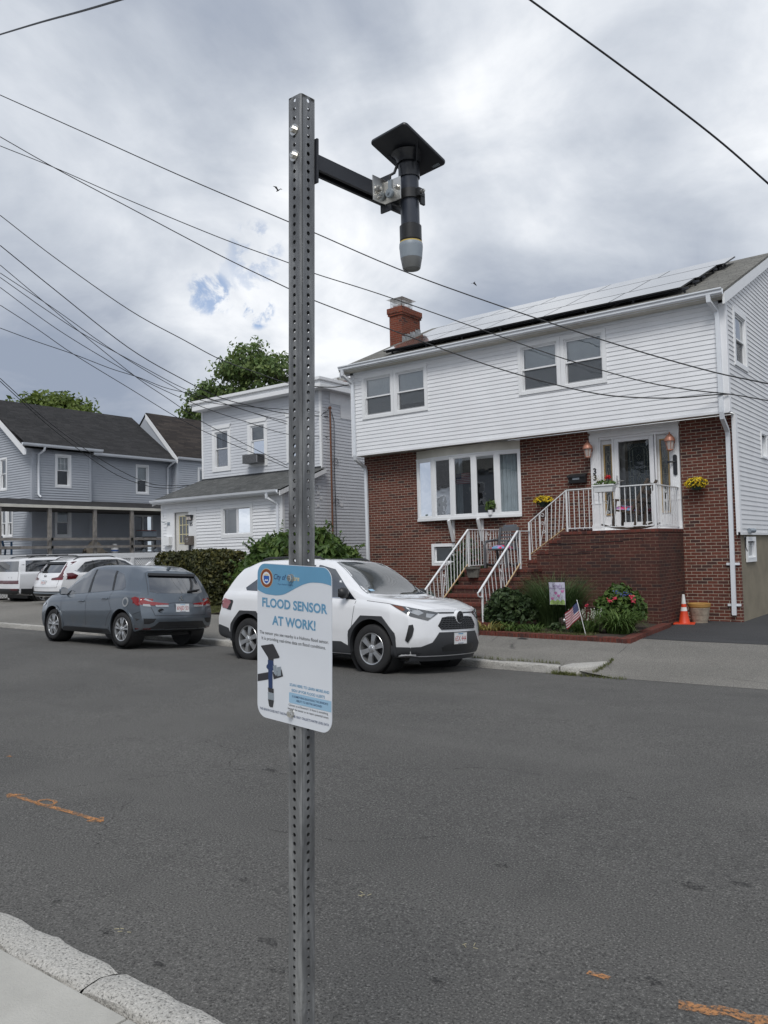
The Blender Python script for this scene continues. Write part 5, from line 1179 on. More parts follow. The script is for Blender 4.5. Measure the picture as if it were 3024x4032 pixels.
tag(mb.build('covered_heap', simple('tan_cover', (.30, .26, .21), .9, var=.25, scale=5), None, smooth=60), 'tan cloth heap lying on the deck behind the second post', 'cover')
T = thing('deck_chair', 'blue slatted chair at the near end of the deck', 'chair', (-31.7, 16.4, 1.97))
BLU = simple('blue_plastic', (.03, .08, .16), .5)
for k in range(4): part(T, 'back_slat', BLU, lambda mb: mb.bar((-31.9, 16.2 + .12 * k, 2.25), (-32.1, 16.2 + .12 * k, 2.75), .09, .02))
part(T, 'seat', BLU, lambda mb: mb.box(-31.95, -31.45, 16.12, 16.65, 2.26, 2.30))
for y in (16.12, 16.65): part(T, 'armrest', BLU, lambda mb: mb.box(-31.95, -31.4, y - .05, y + .05, 2.48, 2.51)); part(T, 'leg', BLU, lambda mb: mb.bar((-31.48, y, 1.97), (-31.48, y, 2.5), .06)); part(T, 'leg', BLU, lambda mb: mb.bar((-32.0, y, 1.97), (-31.93, y, 2.3), .06))
# ---------------------------------------------------------------- overhead cables
WIRES = [
    ('topmost cable in the sky, from the left edge past the sensor to the right edge', 0.014, [[-22.42, 11.55, 15.16], [-19.27, 12.47, 13.25], [-16.44, 13.29, 11.53], [-13.58, 14.13, 9.85], [-12.88, 14.33, 9.44], [-10.37, 15.06, 7.97], [-6.88, 16.07, 6.21], [-4.76, 16.69, 5.25], [-3.56, 17.04, 4.81]]),
    ('cable sloping behind the sensor post to the right corner of the brick house', 0.012, [[-22.43, 11.55, 13.66], [-20.53, 12.14, 12.63], [-18.18, 12.86, 11.28], [-15.5, 13.68, 9.8], [-13.71, 14.24, 8.89], [-13.02, 14.45, 8.51], [-11.39, 14.95, 7.76], [-9.1, 15.66, 6.63], [-7.51, 16.14, 5.84], [-6.03, 16.6, 5.2], [-5.09, 16.89, 4.9], [-4.29, 17.14, 4.72], [-3.64, 17.34, 4.53]]),
    ('sagging cable crossing the front of the brick house below its upper windows', 0.014, [[-22.43, 11.55, 13.93], [-20.56, 12.15, 12.64], [-18.25, 12.9, 11.12], [-15.6, 13.75, 9.39], [-13.82, 14.33, 8.3], [-13.13, 14.55, 7.89], [-10.91, 15.27, 6.76], [-9.21, 15.81, 5.92], [-7.88, 16.24, 5.36], [-6.86, 16.57, 5.01], [-6.12, 16.81, 4.86], [-5.35, 17.06, 4.78], [-4.7, 17.27, 4.78], [-4.37, 17.38, 4.77]]),
    ('cable dipping past the leafy tree to the left corner of the brick house', 0.014, [[-22.42, 11.55, 11.62], [-21.13, 12.48, 10.32], [-19.43, 13.71, 8.76], [-18.17, 14.62, 7.84], [-17.33, 15.23, 7.25], [-16.49, 15.83, 6.84], [-15.81, 16.32, 6.53], [-14.9, 16.99, 6.37], [-14.4, 17.34, 6.42]]),
    ('twisted cable dropping to the mast on the grey house, highest of those it meets', 0.014, [[-22.41, 11.54, 10.74], [-21.82, 12.88, 9.64], [-20.99, 14.79, 8.14], [-20.32, 16.33, 7.29], [-19.85, 17.41, 6.81], [-19.35, 18.54, 6.57], [-18.93, 19.51, 6.43], [-18.33, 20.87, 6.42]]),
    ('cable crossing the others and passing below the grey house air conditioner', 0.0105, [[-22.41, 11.54, 10.17], [-21.97, 12.56, 9.29], [-21.52, 13.58, 8.41], [-20.91, 14.99, 7.26], [-20.56, 15.8, 6.71], [-20.1, 16.86, 6.0], [-19.62, 17.96, 5.44], [-18.95, 19.49, 4.69]]),
    ('thin cable just under the twisted one over the grey house roof', 0.0105, [[-22.41, 11.54, 9.94], [-21.82, 12.88, 9.06], [-21.2, 14.29, 8.06], [-20.54, 15.8, 7.17], [-20.08, 16.85, 6.67], [-19.59, 17.96, 6.58], [-18.91, 19.5, 6.56], [-18.32, 20.86, 6.55]]),
    ('thin cable crossing the grey house cornice above its second window', 0.0105, [[-22.41, 11.54, 9.81], [-21.93, 12.65, 9.03], [-21.46, 13.72, 8.35], [-20.78, 15.3, 7.53], [-20.33, 16.33, 7.02], [-19.86, 17.42, 6.66], [-19.37, 18.56, 6.36], [-18.95, 19.53, 6.17]]),
    ('thin cable crossing the grey house between its two upper windows', 0.0105, [[-22.41, 11.54, 9.52], [-21.83, 12.88, 8.52], [-21.21, 14.29, 7.66], [-20.78, 15.29, 7.13], [-20.09, 16.86, 6.47], [-19.49, 18.25, 6.06], [-18.94, 19.51, 5.74], [-18.35, 20.87, 5.72]]),
    ('cable sloping across the dark brown roof to the grey house', 0.0105, [[-22.41, 11.54, 9.01], [-22.03, 12.42, 8.44], [-21.63, 13.34, 7.79], [-21.0, 14.78, 6.91], [-20.4, 16.16, 6.07], [-19.86, 17.4, 5.47], [-19.37, 18.53, 5.01], [-18.95, 19.49, 4.61]]),
    ('slack cable curving level from the left edge to the grey house cornice', 0.0105, [[-22.41, 11.53, 8.35], [-22.03, 12.42, 8.06], [-21.63, 13.34, 7.79], [-21.22, 14.3, 7.46], [-20.88, 15.09, 7.25], [-20.57, 15.81, 7.0], [-20.25, 16.55, 6.86], [-19.75, 17.71, 6.59], [-18.96, 19.54, 6.08]]),
    ('upper of the two slack cables across the blue-grey house front', 0.011, [[-22.21, 11.43, 6.86], [-22.77, 13.12, 5.95], [-23.41, 15.07, 5.14], [-24.0, 16.86, 4.61], [-24.43, 18.16, 4.39], [-24.83, 19.37, 4.42], [-25.26, 20.69, 4.53]]),
    ('lower of the two slack cables across the blue-grey house front', 0.011, [[-22.21, 11.43, 6.78], [-22.77, 13.12, 5.84], [-23.41, 15.07, 4.96], [-23.88, 16.52, 4.49], [-24.43, 18.16, 4.28], [-24.82, 19.37, 4.32], [-25.26, 20.69, 4.55]]),
    ('thick twisted cable crossing the sky at the top right corner', 0.011, [[-3.84, 7.69, 7.66], [-3.58, 7.99, 7.42], [-3.16, 8.47, 7.03], [-2.69, 9.01, 6.58], [-2.31, 9.44, 6.19], [-1.93, 9.88, 5.75]]),
    ('short length of thick cable crossing the top left corner of the sky', 0.012, [[-13.64, 6.89, 10.88], [-10.53, 5.98, 9.33], [-8.42, 5.36, 8.26], [-6.67, 4.84, 7.38]]),
]
for lb, r_, pts in WIRES:
    P = [V(p) for p in pts]
    P = [P[0] * 2 - P[1]] + P + [P[-1] * 2 - P[-2]]; q = []
    for i in range(1, len(P) - 2):
        p0, p1, p2, p3 = P[i - 1:i + 3]
        for k in range(6):
            t = k / 6; q.append(.5 * (2 * p1 + (p2 - p0) * t + (2 * p0 - 5 * p1 + 4 * p2 - p3) * t * t + (3 * p1 - p0 - 3 * p2 + p3) * t ** 3))
    q.append(P[-2])
    if 'corner' in lb and 'sky' in lb: q = [P[0]] + q + [P[-1]]
    mb = MB(); mb.tube(q, r_, 6)
    tag(mb.build('overhead_cable', M_cable, None, smooth=70, uv=False), lb, 'cable', 'overhead cables across the street')
# ---------------------------------------------------------------- perforated sign post, its sign and the sensor
AX = V((.0495, -.0237, .9985)).normalized(); PO = V((-1.638, 1.730, 1.471))
NF = V((-sin(R(4.5)), -cos(R(4.5)), 0)); NF = (NF - AX * NF.dot(AX)).normalized(); SR = NF.cross(AX)
SR = -SR if SR.x < 0 else SR
def PP(r_, f_, a_): return PO + SR * r_ + NF * f_ + AX * a_
PT = thing('sign_post', 'tall galvanised steel post with rows of punched holes at the kerb', 'post', (-1.70, 1.76, .12))
HW, RC, PITCH, HR_ = .0283, .0062, .0254, .0064
def post_faces():
    mb = MB(); n0 = -54; n1 = 62
    dirs = [(NF, SR), (SR, -NF), (-NF, -SR), (-SR, NF)]
    a_top = n1 * PITCH + .006 + .0
    for nrm, t in dirs:
        w_ = HW - RC
        for k in range(n0, n1):
            c = PO + nrm * HW + AX * (k + .5) * PITCH
            hole = [c + t * (HR_ * cos(i * pi / 4)) + AX * (HR_ * sin(i * pi / 4)) for i in range(8)]
            h = PITCH / 2; out = [c + t * w_, c + t * w_ + AX * h, c + AX * h, c - t * w_ + AX * h, c - t * w_, c - t * w_ - AX * h, c - AX * h, c + t * w_ - AX * h]
            inn = [p - nrm * .0028 for p in hole]
            mb.add(hole + out + inn, [(i, (i + 1) % 8, 8 + (i + 1) % 8, 8 + i) for i in range(8)] + [(16 + i, 16 + (i + 1) % 8, (i + 1) % 8, i) for i in range(8)])
        # rounded corner between this face and the next, with the lighter weld seam left to the metal
        cc = PO + nrm * w_ + t * w_; seg = []
        for i in range(5):
            a = i / 4 * pi / 2; seg.append(cc + (nrm * cos(a) + t * sin(a)) * RC)
        lo, hi = AX * n0 * PITCH, AX * n1 * PITCH
        for p, q in zip(seg, seg[1:]): mb.face([p + lo, q + lo, q + hi, p + hi])
        # wall thickness at the open top
        e = hi
        mb.face([PO + nrm * HW + t * w_ + e, PO + nrm * HW - t * w_ + e, PO + nrm * (HW - .003) - t * w_ + e, PO + nrm * (HW - .003) + t * w_ + e])
    return mb
post_faces().build('post', M_galv, PT, smooth=40, uv=False, weld=True)
def bolt(T, c, nrm, r_=.0085, washer=.019, name='bolt'):
    c = V(c); mb = MB(); mb.lathe([(.001, .003), (washer, .003), (washer, .0), (washer * .98, -.001)], c, axis=nrm, n=20); mb.lathe([(.001, .0125), (r_ * .8, .0125), (r_, .0105), (r_, .003)], c, axis=nrm, n=6); mb.lathe([(.001, .0135), (r_ * .35, .0135), (r_ * .38, .012)], c, axis=nrm, n=10)
    return mb.build(name, M_steel, T, smooth=35)
SG = thing('flood_sensor_sign', 'white and blue rounded sign reading FLOOD SENSOR AT WORK bolted to the post', 'sign', tuple(PP(0, HW, -.23)))
SW, SH = .318, .4572
def SP(u, v, d=0.0): return PO + SR * ((u - .5) * SW) + AX * ((.5 - v) * SH) + NF * (HW + .0035 + d)     # u right 0..1, v down 0..1
rc = .0381; outl = []
for cx_, cy_, a0 in ((SW - rc, SH - rc, 0), (rc, SH - rc, 90), (rc, rc, 180), (SW - rc, rc, 270)):
    for i in range(9): a = R(a0 + i * 90 / 8); outl.append((cx_ + rc * cos(a), cy_ + rc * sin(a)))
mb = MB(); mb.prism([SP(x / SW, 1 - y / SH) for x, y in outl], NF * .002); mb.build('panel', M_swhite, SG)
def flat(T, name, poly, d, m):
    tri = delaunay_2d_cdt([V(p) for p in poly], [], [list(range(len(poly)))], 1, 1e-5); mb = MB()
    mb.add([SP(p.x, p.y, d) for p in tri[0]], [tuple(f) for f in tri[2]]); return mb.build(name, m, T, uv=False)
WAVE = [(0, .175), (.06, .188), (.14, .199), (.25, .2005), (.36, .192), (.46, .167), (.56, .137), (.66, .112), (.76, .0985), (.86, .097), (.94, .102), (1, .110)]
top = [(x / SW, 1 - y / SH) for x, y in outl if y > SH / 2]
wv = [(i / 30, smooth_tab(WAVE, i / 30)) for i in range(31)]
ins = .004
flat(SG, 'blue_header', [(max(ins, min(1 - ins, u)), max(.003, v)) for u, v in top] + [(max(ins, min(1 - ins, u)), v) for u, v in wv], .0026, M_sblue)
def lines(name, m, items, d=.0027):
    mb = MB()
    for txt, u, v, cap, wid, bold, sh in items:
        t0 = MB(); text_mesh(txt, 1.0, lambda x, y: (x, y, 0), mb=t0, bold=0, shear=sh)
        xs_ = [p[0] for p in t0.v]; k = wid * SW / (max(xs_) - min(xs_)); c_ = (max(xs_) + min(xs_)) / 2; ky = cap * SH / .70
        text_mesh(txt, 1.0, lambda x, y: SP(u + (x - c_) * k / SW, v - y * ky / SH, d), mb=mb, bold=bold, shear=sh)
    return mb.build(name, m, SG, uv=False, recalc=False)
lines('heading', M_sblue, [('FLOOD SENSOR', .508, .2555, .056, .865, .030, 0), ('AT WORK!', .508, .365, .056, .575, .030, 0)])
lines('city_name', M_snavy, [('City of', .325, .083, .034, .17, .014, .25), ('Mayor Patrick M. Keefe Jr.', .40, .127, .011, .21, .0, 0)])
lines('city_name', M_sgold, [('Revere', .505, .083, .032, .165, .012, .25)])
lines('text', M_clad, [('The sensor you see nearby is a Hohonu flood sensor.', .50, .450, .0205, .93, .0, 0), ('It is providing real-time data on flood conditions.', .495, .4865, .0205, .86, .0, 0),
                      ('Contact us at Revere311 if there is something', .70, .880, .0135, .51, .0, 0), ('beneath the sensor or to report potential issues.', .70, .903, .0135, .53, .0, 0)])
lines('text', M_sblue, [('SCAN HERE: TO LEARN MORE AND', .715, .752, .0165, .51, .018, 0), ('SIGN UP FOR FLOOD ALERTS', .70, .785, .0165, .43, .018, 0)])
bx_ = [(.45, .806), (.46, .800), (.9965, .800), (.9965, .866), (.46, .866), (.45, .860)]
flat(SG, 'blue_strip', bx_, .0026, M_spale)
lines('text', M_snavy, [("IS SOMETHING BLOCKING THE SENSOR'S", .725, .822, .0125, .46, .006, 0), ('ABILITY TO SEE THE GROUND?', .715, .845, .0125, .335, .006, 0), ('THIS SENSOR DOES NOT TAKE PHOTOS AND ONLY COLLECTS WATER LEVEL DATA', .503, .9465, .0145, .93, .004, 0)], .0030)
# town seal
sc = (.135, .095)
def disc(r_, n_=40, k=1.0): return [(sc[0] + r_ * cos(2 * pi * i / n_) / SW, sc[1] + r_ * k * sin(2 * pi * i / n_) / SH) for i in range(n_)]
flat(SG, 'seal', disc(.0285), .0028, M_sgold); flat(SG, 'seal', disc(.0272), .0030, M_sbrown); flat(SG, 'seal', disc(.0185), .0032, M_swhite)
flat(SG, 'seal', [(sc[0] + x / SW, sc[1] + y / SH) for x, y in ((-.013, -.007), (.013, -.007), (.0125, .006), (.008, .012), (0, .016), (-.008, .012), (-.0125, .006))], .0034, M_sroyal)
flat(SG, 'seal', [(sc[0] + x / SW, sc[1] + y / SH) for x, y in ((-.010, -.008), (-.006, -.013), (-.002, -.010), (0, -.0145), (.003, -.010), (.007, -.013), (.010, -.008))], .0034, M_sgold)
flat(SG, 'seal', [(sc[0] + x / SW, sc[1] + y / SH) for x, y in ((-.009, .008), (-.004, .003), (0, .006), (.004, .002), (.009, .008))], .0036, M_swhite)
# the printed picture of the sensor
def pic(pts, m, d=.0028): flat(SG, 'printed_picture', [((x - 97) / 920, (y - 118 + (x - 97) * -.0) / 1900) for x, y in pts], d, m)
pic([(103, 1500), (245, 1450), (245, 1540), (103, 1590)], M_ink); pic([(300, 1440), (415, 1385), (437, 1465), (315, 1525)], M_ink)
pic([(150, 1140), (300, 1095), (315, 1105), (392, 1240), (380, 1255), (315, 1275), (310, 1300), (245, 1300), (240, 1270), (148, 1150)], M_ink, .0030)
pic([(240, 1300), (312, 1300), (312, 1340), (325, 1360), (325, 1400), (300, 1420), (300, 1640), (248, 1640), (245, 1420), (222, 1400), (222, 1375), (240, 1350)], M_snavy, .0032)
pic([(305, 1360), (350, 1345), (362, 1450), (350, 1478), (318, 1450)], M_greyplas, .0033); pic([(360, 1370), (410, 1352), (412, 1460), (365, 1480)], M_greyplas, .0034)
pic([(240, 1640), (316, 1640), (316, 1695), (245, 1690)], M_ink, .0032); pic([(240, 1695), (318, 1700), (318, 1780), (242, 1780)], M_greyplas, .0032); pic([(242, 1783), (318, 1783), (305, 1868), (270, 1873), (255, 1860)], M_clad, .0032)
for v_ in (.0805, .931): bolt(SG, SP(.485, v_, .0022), NF, .0105, .0115)
# flood sensor
SN = thing('flood_sensor', 'black flood sensor with a tilted solar plate hung from the arm on the post', 'sensor', (-1.47, 2.095, 2.63))
z2a = lambda z: (z - PO.z) / AX.z
arm0 = PP(0, -HW, z2a(2.872)); AD = V((sin(R(4.5)), cos(R(4.5)), 0)); ASR = V((cos(R(4.5)), -sin(R(4.5)), 0)); UP = V((0, 0, 1))
mb = MB(); c = arm0 + AD * .004 + UP * -.005; mb.obox(c, ASR * .034, AD * .004, AX * .064); mb.build('mount_plate', M_blackm, SN, bevel=.002)
mb = MB(); L = .45
def ch(p0, p1): 
    # strut channel: top and two sides with inward lips, slot open below
    a, b = p0, p1; o = []
    for x, z in ((-.0205, -.0225), (-.0205, .0225), (.0205, .0225), (.0205, -.0225), (.0105, -.0225), (.0105, -.0165), (.0145, -.0165), (.0175, -.0195), (.0175, .0195), (-.0175, .0195), (-.0175, -.0195), (-.0145, -.0165), (-.0105, -.0165), (-.0105, -.0225)): o.append(a + ASR * x + UP * z)
    mb.prism(o, b - a)
ch(arm0 + AD * .008, arm0 + AD * L); mb.build('arm', M_blackm, SN)
for k, z in enumerate((2.952, 2.876)): bolt(SN, PP(0, HW, z2a(z) - .006 if k == 0 else z2a(z) - .004), NF, .0095, .0165)
PC = V((-1.470, 2.095, 0))
mb = MB(); mb.lathe([(.0302, 2.70), (.0302, 2.985)], PC, n=32); mb.build('pipe', M_pvc, SN, smooth=40)
mb = MB(); mb.lathe([(.0302, 2.928), (.0345, 2.926), (.0345, 2.985)], PC, n=32); mb.build('collar', M_blackm, SN, smooth=40)
# tilted plate with rounded corners and stiffening ribs below
yw, tl_ = R(9), R(20); hd = V((sin(yw), cos(yw), 0)); sdv = V((cos(yw), -sin(yw), 0)); dn = hd * cos(tl_) - UP * sin(tl_); pn = sdv.cross(dn); pn = -pn if pn.z < 0 else pn
pc = V((-1.461, 2.081, 3.004)); o = []
for cx_, cy_, a0 in ((.080 - .014, .100 - .014, 0), (-.080 + .014, .100 - .014, 90), (-.080 + .014, -.100 + .014, 180), (.080 - .014, -.100 + .014, 270)):
    for i in range(6): a = R(a0 + 18 * i); o.append((cx_ + .014 * cos(a), cy_ + .014 * sin(a)))
mb = MB(); mb.prism([pc + sdv * x + dn * y - pn * .005 for x, y in o], pn * .010); pl = mb.build('solar_plate', M_blackm, SN, bevel=.0035, smooth=40)
mb = MB(); mb.prism([pc + sdv * x * .93 + dn * y * .93 + pn * .0052 for x, y in o], pn * .001); mb.build('solar_cell', M_solar, pl)
mb = MB(); mb.lathe([(.055, .0), (.042, -.012), (.0355, -.03)], pc - pn * .004 + V((-.005, .008, 0)), axis=(0, 0, 1), n=28)
for sg in (-1, 1): mb.prism([pc - pn * .005 + sdv * (.03 * sg), pc - pn * .005 + sdv * (.068 * sg) - dn * .03, pc - pn * .005 + sdv * (.034 * sg) - UP * .05], dn * .004)
mb.build('socket', M_blackm, SN, smooth=40)
def under(x, y): q = pc + sdv * (.036 + x) + dn * (.088 - y * .9); return q - pn * .0056
mb = text_mesh('10582', .013, lambda x, y: pc - pn * .0058 + sdv * (.045) + dn * .086 - (sdv * -x) * 1.0 + dn * (-y) * -1.0, bold=.0006); mb.build('number', M_greyplas, SN, uv=False)
# stainless bracket, clamp, cable
bz = 2.872; an = ASR
b0 = V((PC.x, PC.y, bz)) - AD * .125 + ASR * -.047 + ASR * .0015
mb = MB(); mb.obox(b0 + AD * .030, AD * .031, ASR * .0015, UP * .040); bk_ = mb.build('bracket', M_steel, SN, bevel=.001)
mb = MB(); c2 = b0 + AD * .062 + ASR * .030; mb.obox(c2, ASR * .032, AD * .0015, UP * .036); mb.build('bracket', M_steel, SN, bevel=.001)
mb = MB(); mb.obox(b0 + AD * .066 - ASR * .004, AD * .003, ASR * .022, UP * .058); mb.build('back_bracket', M_blackm, SN)
bolt(SN, b0 + AD * .024 + ASR * .002, ASR, .0085, .0145); bolt(SN, b0 + AD * .026 + ASR * .002 - UP * .026, ASR, .003, .0045)
bolt(SN, c2 - AD * .0015 + ASR * .020 + UP * .004, -AD, .0068, .0078)
mb = MB(); c3 = c2 - AD * .004 - ASR * .012; mb.lathe([(.001, .004), (.014, .004), (.0155, 0), (.0155, -.003)], c3 - UP * .006, axis=-AD, n=20); mb.obox(c3 + UP * .018 + ASR * .003, ASR * .006, AD * .003, UP * .018); mb.lathe([(.001, .0085), (.0045, .0085), (.005, .004)], c3 - UP * .006, axis=-AD, n=10)
mb.build('cable_lug', M_greyplas, SN, smooth=40)
mb = MB(); mb.tube([c3 + UP * .034 + ASR * .003, c3 + UP * .05 + ASR * .005, c3 + UP * .058 + ASR * .014 + AD * .01, c3 + UP * .075 + ASR * .012 + AD * .02, c3 + UP * .095 + ASR * .012 + AD * .03], .0045, 8); mb.build('cable', M_cable, SN, smooth=60)
cz_ = 2.868
mb = MB(); mb.lathe([(.0303, .016), (.0355, .015), (.0360, -.015), (.0303, -.016)], (PC.x, PC.y, cz_), n=28); mb.build('clamp', M_black, SN, smooth=40)
ear = V((PC.x, PC.y, cz_))
mb = MB(); mb.obox(ear - ASR * .034 - AD * .006, ASR * .010, AD * .014, UP * .013); mb.obox(ear + ASR * .038 + AD * .004, ASR * .010, AD * .014, UP * .013); mb.obox(ear + ASR * .042 + AD * .012 - UP * .018, ASR * .004, AD * .010, UP * .02); mb.build('clamp_ear', M_black, SN, bevel=.002)
bolt(SN, ear - AD * .033 - ASR * .012 + UP * .0, (-AD - ASR * .35).normalized(), .0055, .0062); bolt(SN, ear + ASR * .049 + AD * .0, ASR, .0055, .0065)
mb = MB(); mb.lathe([(.0303, 2.772), (.0352, 2.768), (.0352, 2.722), (.033, 2.720), (.033, 2.714)], PC, n=32); mb.build('coupling', M_black, SN, smooth=40)
mb = MB(); mb.lathe([(.030, 2.717), (.0358, 2.7165), (.0358, 2.7130)], PC, n=32); mb.build('ring', M_yelring, SN, smooth=40)
mb = MB(); mb.lathe([(.0358, 2.7132), (.0374, 2.711), (.0378, 2.700), (.0345, 2.663)], PC, n=36); mb.build('sensor_head', M_greyplas, SN, smooth=40)
mb = MB(); mb.lathe([(.0343, 2.6628), (.0338, 2.6605), (.0285, 2.632), (.026, 2.629), (.022, 2.6285), (.021, 2.631), (.001, 2.632)], PC, n=36); mb.build('sensor_cap', M_greydark, SN, smooth=30)
# ---------------------------------------------------------------- cars (local axes: x forward, y left, z up; ground at z = 0)
class Car:
    def __init__(s, name, label, paint, spec, loc, heading, roll=0.0, scale=1.0, group=None):
        s.T = thing(name, label, 'car', loc, group, local=True)
        s.T.matrix_basis = Matrix.Translation(loc) @ Matrix.Rotation(R(heading), 4, 'Z') @ Matrix.Rotation(R(roll), 4, 'X') @ Matrix.Scale(scale, 4)
        s.sp = spec; s.paint = paint; s.surface()
    def sec(s, x):
        q = s.sp; zb = smooth_tab(q['zb'], x); w = smooth_tab(q['w'], x); zs = smooth_tab(q['zs'], x); zt = smooth_tab(q['zt'], x); zs = min(zs, zt - .03)
        gh = zt - zs; ws = w - q.get('sh', .045); wt = ws - .02 - min(q.get('tum', .20), gh * .36)
        if gh < .2: wt = ws - .02 - gh * .5
        zm = zb + (zs - zb) * .42
        c = min(.045, gh * .3)
        return [(0, zb), (w * .80, zb), (w - .05, zb + .02), (w - .03, zb + .09), (w - .012, zm - .06), (w, zm + .06), (w - .004, zm + (zs - zm) * .55), (w - .012, zs - .07), (ws + .006, zs - .012), (ws - .012, zs + .006),
                (ws + (wt - ws) * .30, zs + (zt - zs) * .30), (ws + (wt - ws) * .58, zs + (zt - zs) * .60), (wt + .012, zt - c * 1.9), (wt - .02, zt - c * .95), (wt - .09, zt - c * .35), (wt * .55, zt - .004), (0, zt)]
    def bend(s, x, y, z):
        q = s.sp; W_ = q['w'][len(q['w']) // 2][1]; f = min(1.15, abs(y) / W_)
        xf, xr = q['xf'], q['xr']
        t = max(0.0, min(1.0, (x - (xf - q.get('lf', .85))) / q.get('lf', .85))); u = t * t * (3 - 2 * t)
        x2 = x - u * (q['bowf'] * f ** 2.6 + smooth_tab(q['tf'], z))
        t = max(0.0, min(1.0, ((xr + q.get('lr', 1.3)) - x) / q.get('lr', 1.3))); u = t * t * (3 - 2 * t)
        x2 += u * (q['bowr'] * f ** 2.6 + smooth_tab(q['tr'], z))
        return V((x2, y, z))
    def surface(s):
        q = s.sp; N = 84; xs_ = []
        for i in range(N + 1): t = i / N; xs_.append(q['xr'] + (q['xf'] - q['xr']) * (.5 - .5 * cos(pi * t) if False else t))
        mb = MB(); rows = []; M_ = None; SUB = 2
        for x in xs_:
            h = s.sec(x); fine = []
            for a, b in zip(h, h[1:]):
                for k in range(SUB): fine.append((a[0] + (b[0] - a[0]) * k / SUB, a[1] + (b[1] - a[1]) * k / SUB))
            fine.append(h[-1]); full = fine + [(-y, z) for y, z in fine[-2:0:-1]]
            rows.append([mb.vert(s.bend(x, y, z)) for y, z in full]); M_ = len(full); half = len(fine)
        for A, B in zip(rows, rows[1:]):
            for k in range(M_): mb.f.append((A[k], B[k], B[(k + 1) % M_], A[(k + 1) % M_])); mb.mi.append(0)
        for row, x in ((rows[0], xs_[0]), (rows[-1], xs_[-1])):      # end caps as a bent grid
            prev = None; NC = 12
            for k in range(half):
                L_, R_ = row[k], row[(M_ - k) % M_]; p, r_ = V(mb.v[L_]), V(mb.v[R_])
                y0, z0 = p.y, p.z
                cur = [L_] + [mb.vert(s.bend(x, y0 * (1 - 2 * j / NC), z0)) for j in range(1, NC)] + [R_] if 0 < k < half - 1 else None
                if cur and prev:
                    for j in range(NC): mb.f.append((prev[j], prev[j + 1], cur[j + 1], cur[j])); mb.mi.append(0)
                elif cur: mb.f.append(tuple(cur + [row[0]])); mb.mi.append(0)
                if k == half - 1: mb.f.append(tuple(prev + [row[half - 1]])); mb.mi.append(0)
                if cur: prev = cur
        me = bpy.data.meshes.new('body'); me.from_pydata(mb.v, [], mb.f)
        bm = bmesh.new(); bm.from_mesh(me); bmesh.ops.remove_doubles(bm, verts=bm.verts, dist=1e-5); bmesh.ops.recalc_face_normals(bm, faces=bm.faces); bm.to_mesh(me)
        s.bvh = BVHTree.FromBMesh(bm); bm.free()
        # open the wheel arches
        o = bpy.data.objects.new('body', me); COL.objects.link(o); cut = MB(); ra = q['R'] + q.get('gap', .055)
        for x in (q['wb'] / 2, -q['wb'] / 2):
            for y0 in (-1.2, q['w'][len(q['w']) // 2][1] - .34):
                cut.lathe([(ra, 0), (ra, 1.2 - (q['w'][len(q['w']) // 2][1] - .34))], (x, y0, q['R'] + .015), axis=(0, 1, 0), n=40, cap=True)
        co_ = cut.build('cutter', M_black, None, uv=False); md = o.modifiers.new('arch', 'BOOLEAN'); md.operation = 'DIFFERENCE'; md.object = co_
        bmv = bmesh.new(); bmv.from_mesh(me); v0 = bmv.calc_volume(); bmv.free(); nm = None
        for sol, sf, ht in (('EXACT', False, False), ('EXACT', True, False), ('EXACT', False, True), ('EXACT', True, True), ('FAST', False, False)):
            md.solver = sol; md.use_self = sf; md.use_hole_tolerant = ht
            bpy.context.view_layer.update(); ev = o.evaluated_get(bpy.context.evaluated_depsgraph_get()); nm = bpy.data.meshes.new_from_object(ev)
            bmv = bmesh.new(); bmv.from_mesh(nm); v1 = bmv.calc_volume(); bmv.free()
            if .80 * v0 < v1 < .995 * v0: break
        bpy.data.objects.remove(o); bpy.data.objects.remove(co_); nm.name = 'body'
        nm.materials.clear(); nm.materials.append(s.paint); nm.polygons.foreach_set('material_index', [0] * len(nm.polygons))
        nm.polygons.foreach_set('use_smooth', [True] * len(nm.polygons)); nm.set_sharp_from_angle(angle=R(40)); link('body', nm, s.T)
        for x in (q['wb'] / 2, -q['wb'] / 2):
            for sg in (-1, 1):
                w_ = q['w'][len(q['w']) // 2][1]; m = MB(); yo, yi = sg * (w_ - .020), sg * (w_ - .335); c = (x, 0, q['R'] + .015)
                m.lathe([(ra - .003, yo * sg), (ra - .003, yi * sg), (.001, yi * sg)], c, axis=(0, sg, 0), n=40); m.build('arch_liner', M_black, s.T, uv=False, smooth=40)
        m = MB(); m.box(q['xr'] + .5, q['xf'] - .45, -.72, .72, .20, .34); m.build('underbody', M_black, s.T)
    def cast(s, a, b, ax):
        """ax 'R'/'L' side (x, z); 'F' front, 'B' back (y, z); 'T' top (x, y)"""
        if ax in 'RL': sg = 1 if ax == 'L' else -1; o, d = V((a, sg * 3, b)), V((0, -sg, 0))
        elif ax in 'FB': sg = 1 if ax == 'F' else -1; o, d = V((sg * 5, a, b)), V((-sg, 0, 0))
        elif ax == 'T': o, d = V((a, b, 4)), V((0, 0, -1))
        else:      # corner views: P / Q front left / right, U / W rear left / right; a runs forward-to-back (front) or back-to-forward (rear)
            sg = 1 if ax in 'PU' else -1; fr = 1 if ax in 'PQ' else -1; k = .70710678
            d = V((-fr * k, -sg * k, 0)); o = V((-fr * k * a, sg * k * a, b)) - d * 4
        h = s.bvh.ray_cast(o, d)
        if h[0] is None:
            h = s.bvh.find_nearest(o + d * (3 if ax in 'RL' else 5)); return h[0], -d
        return h[0], -d
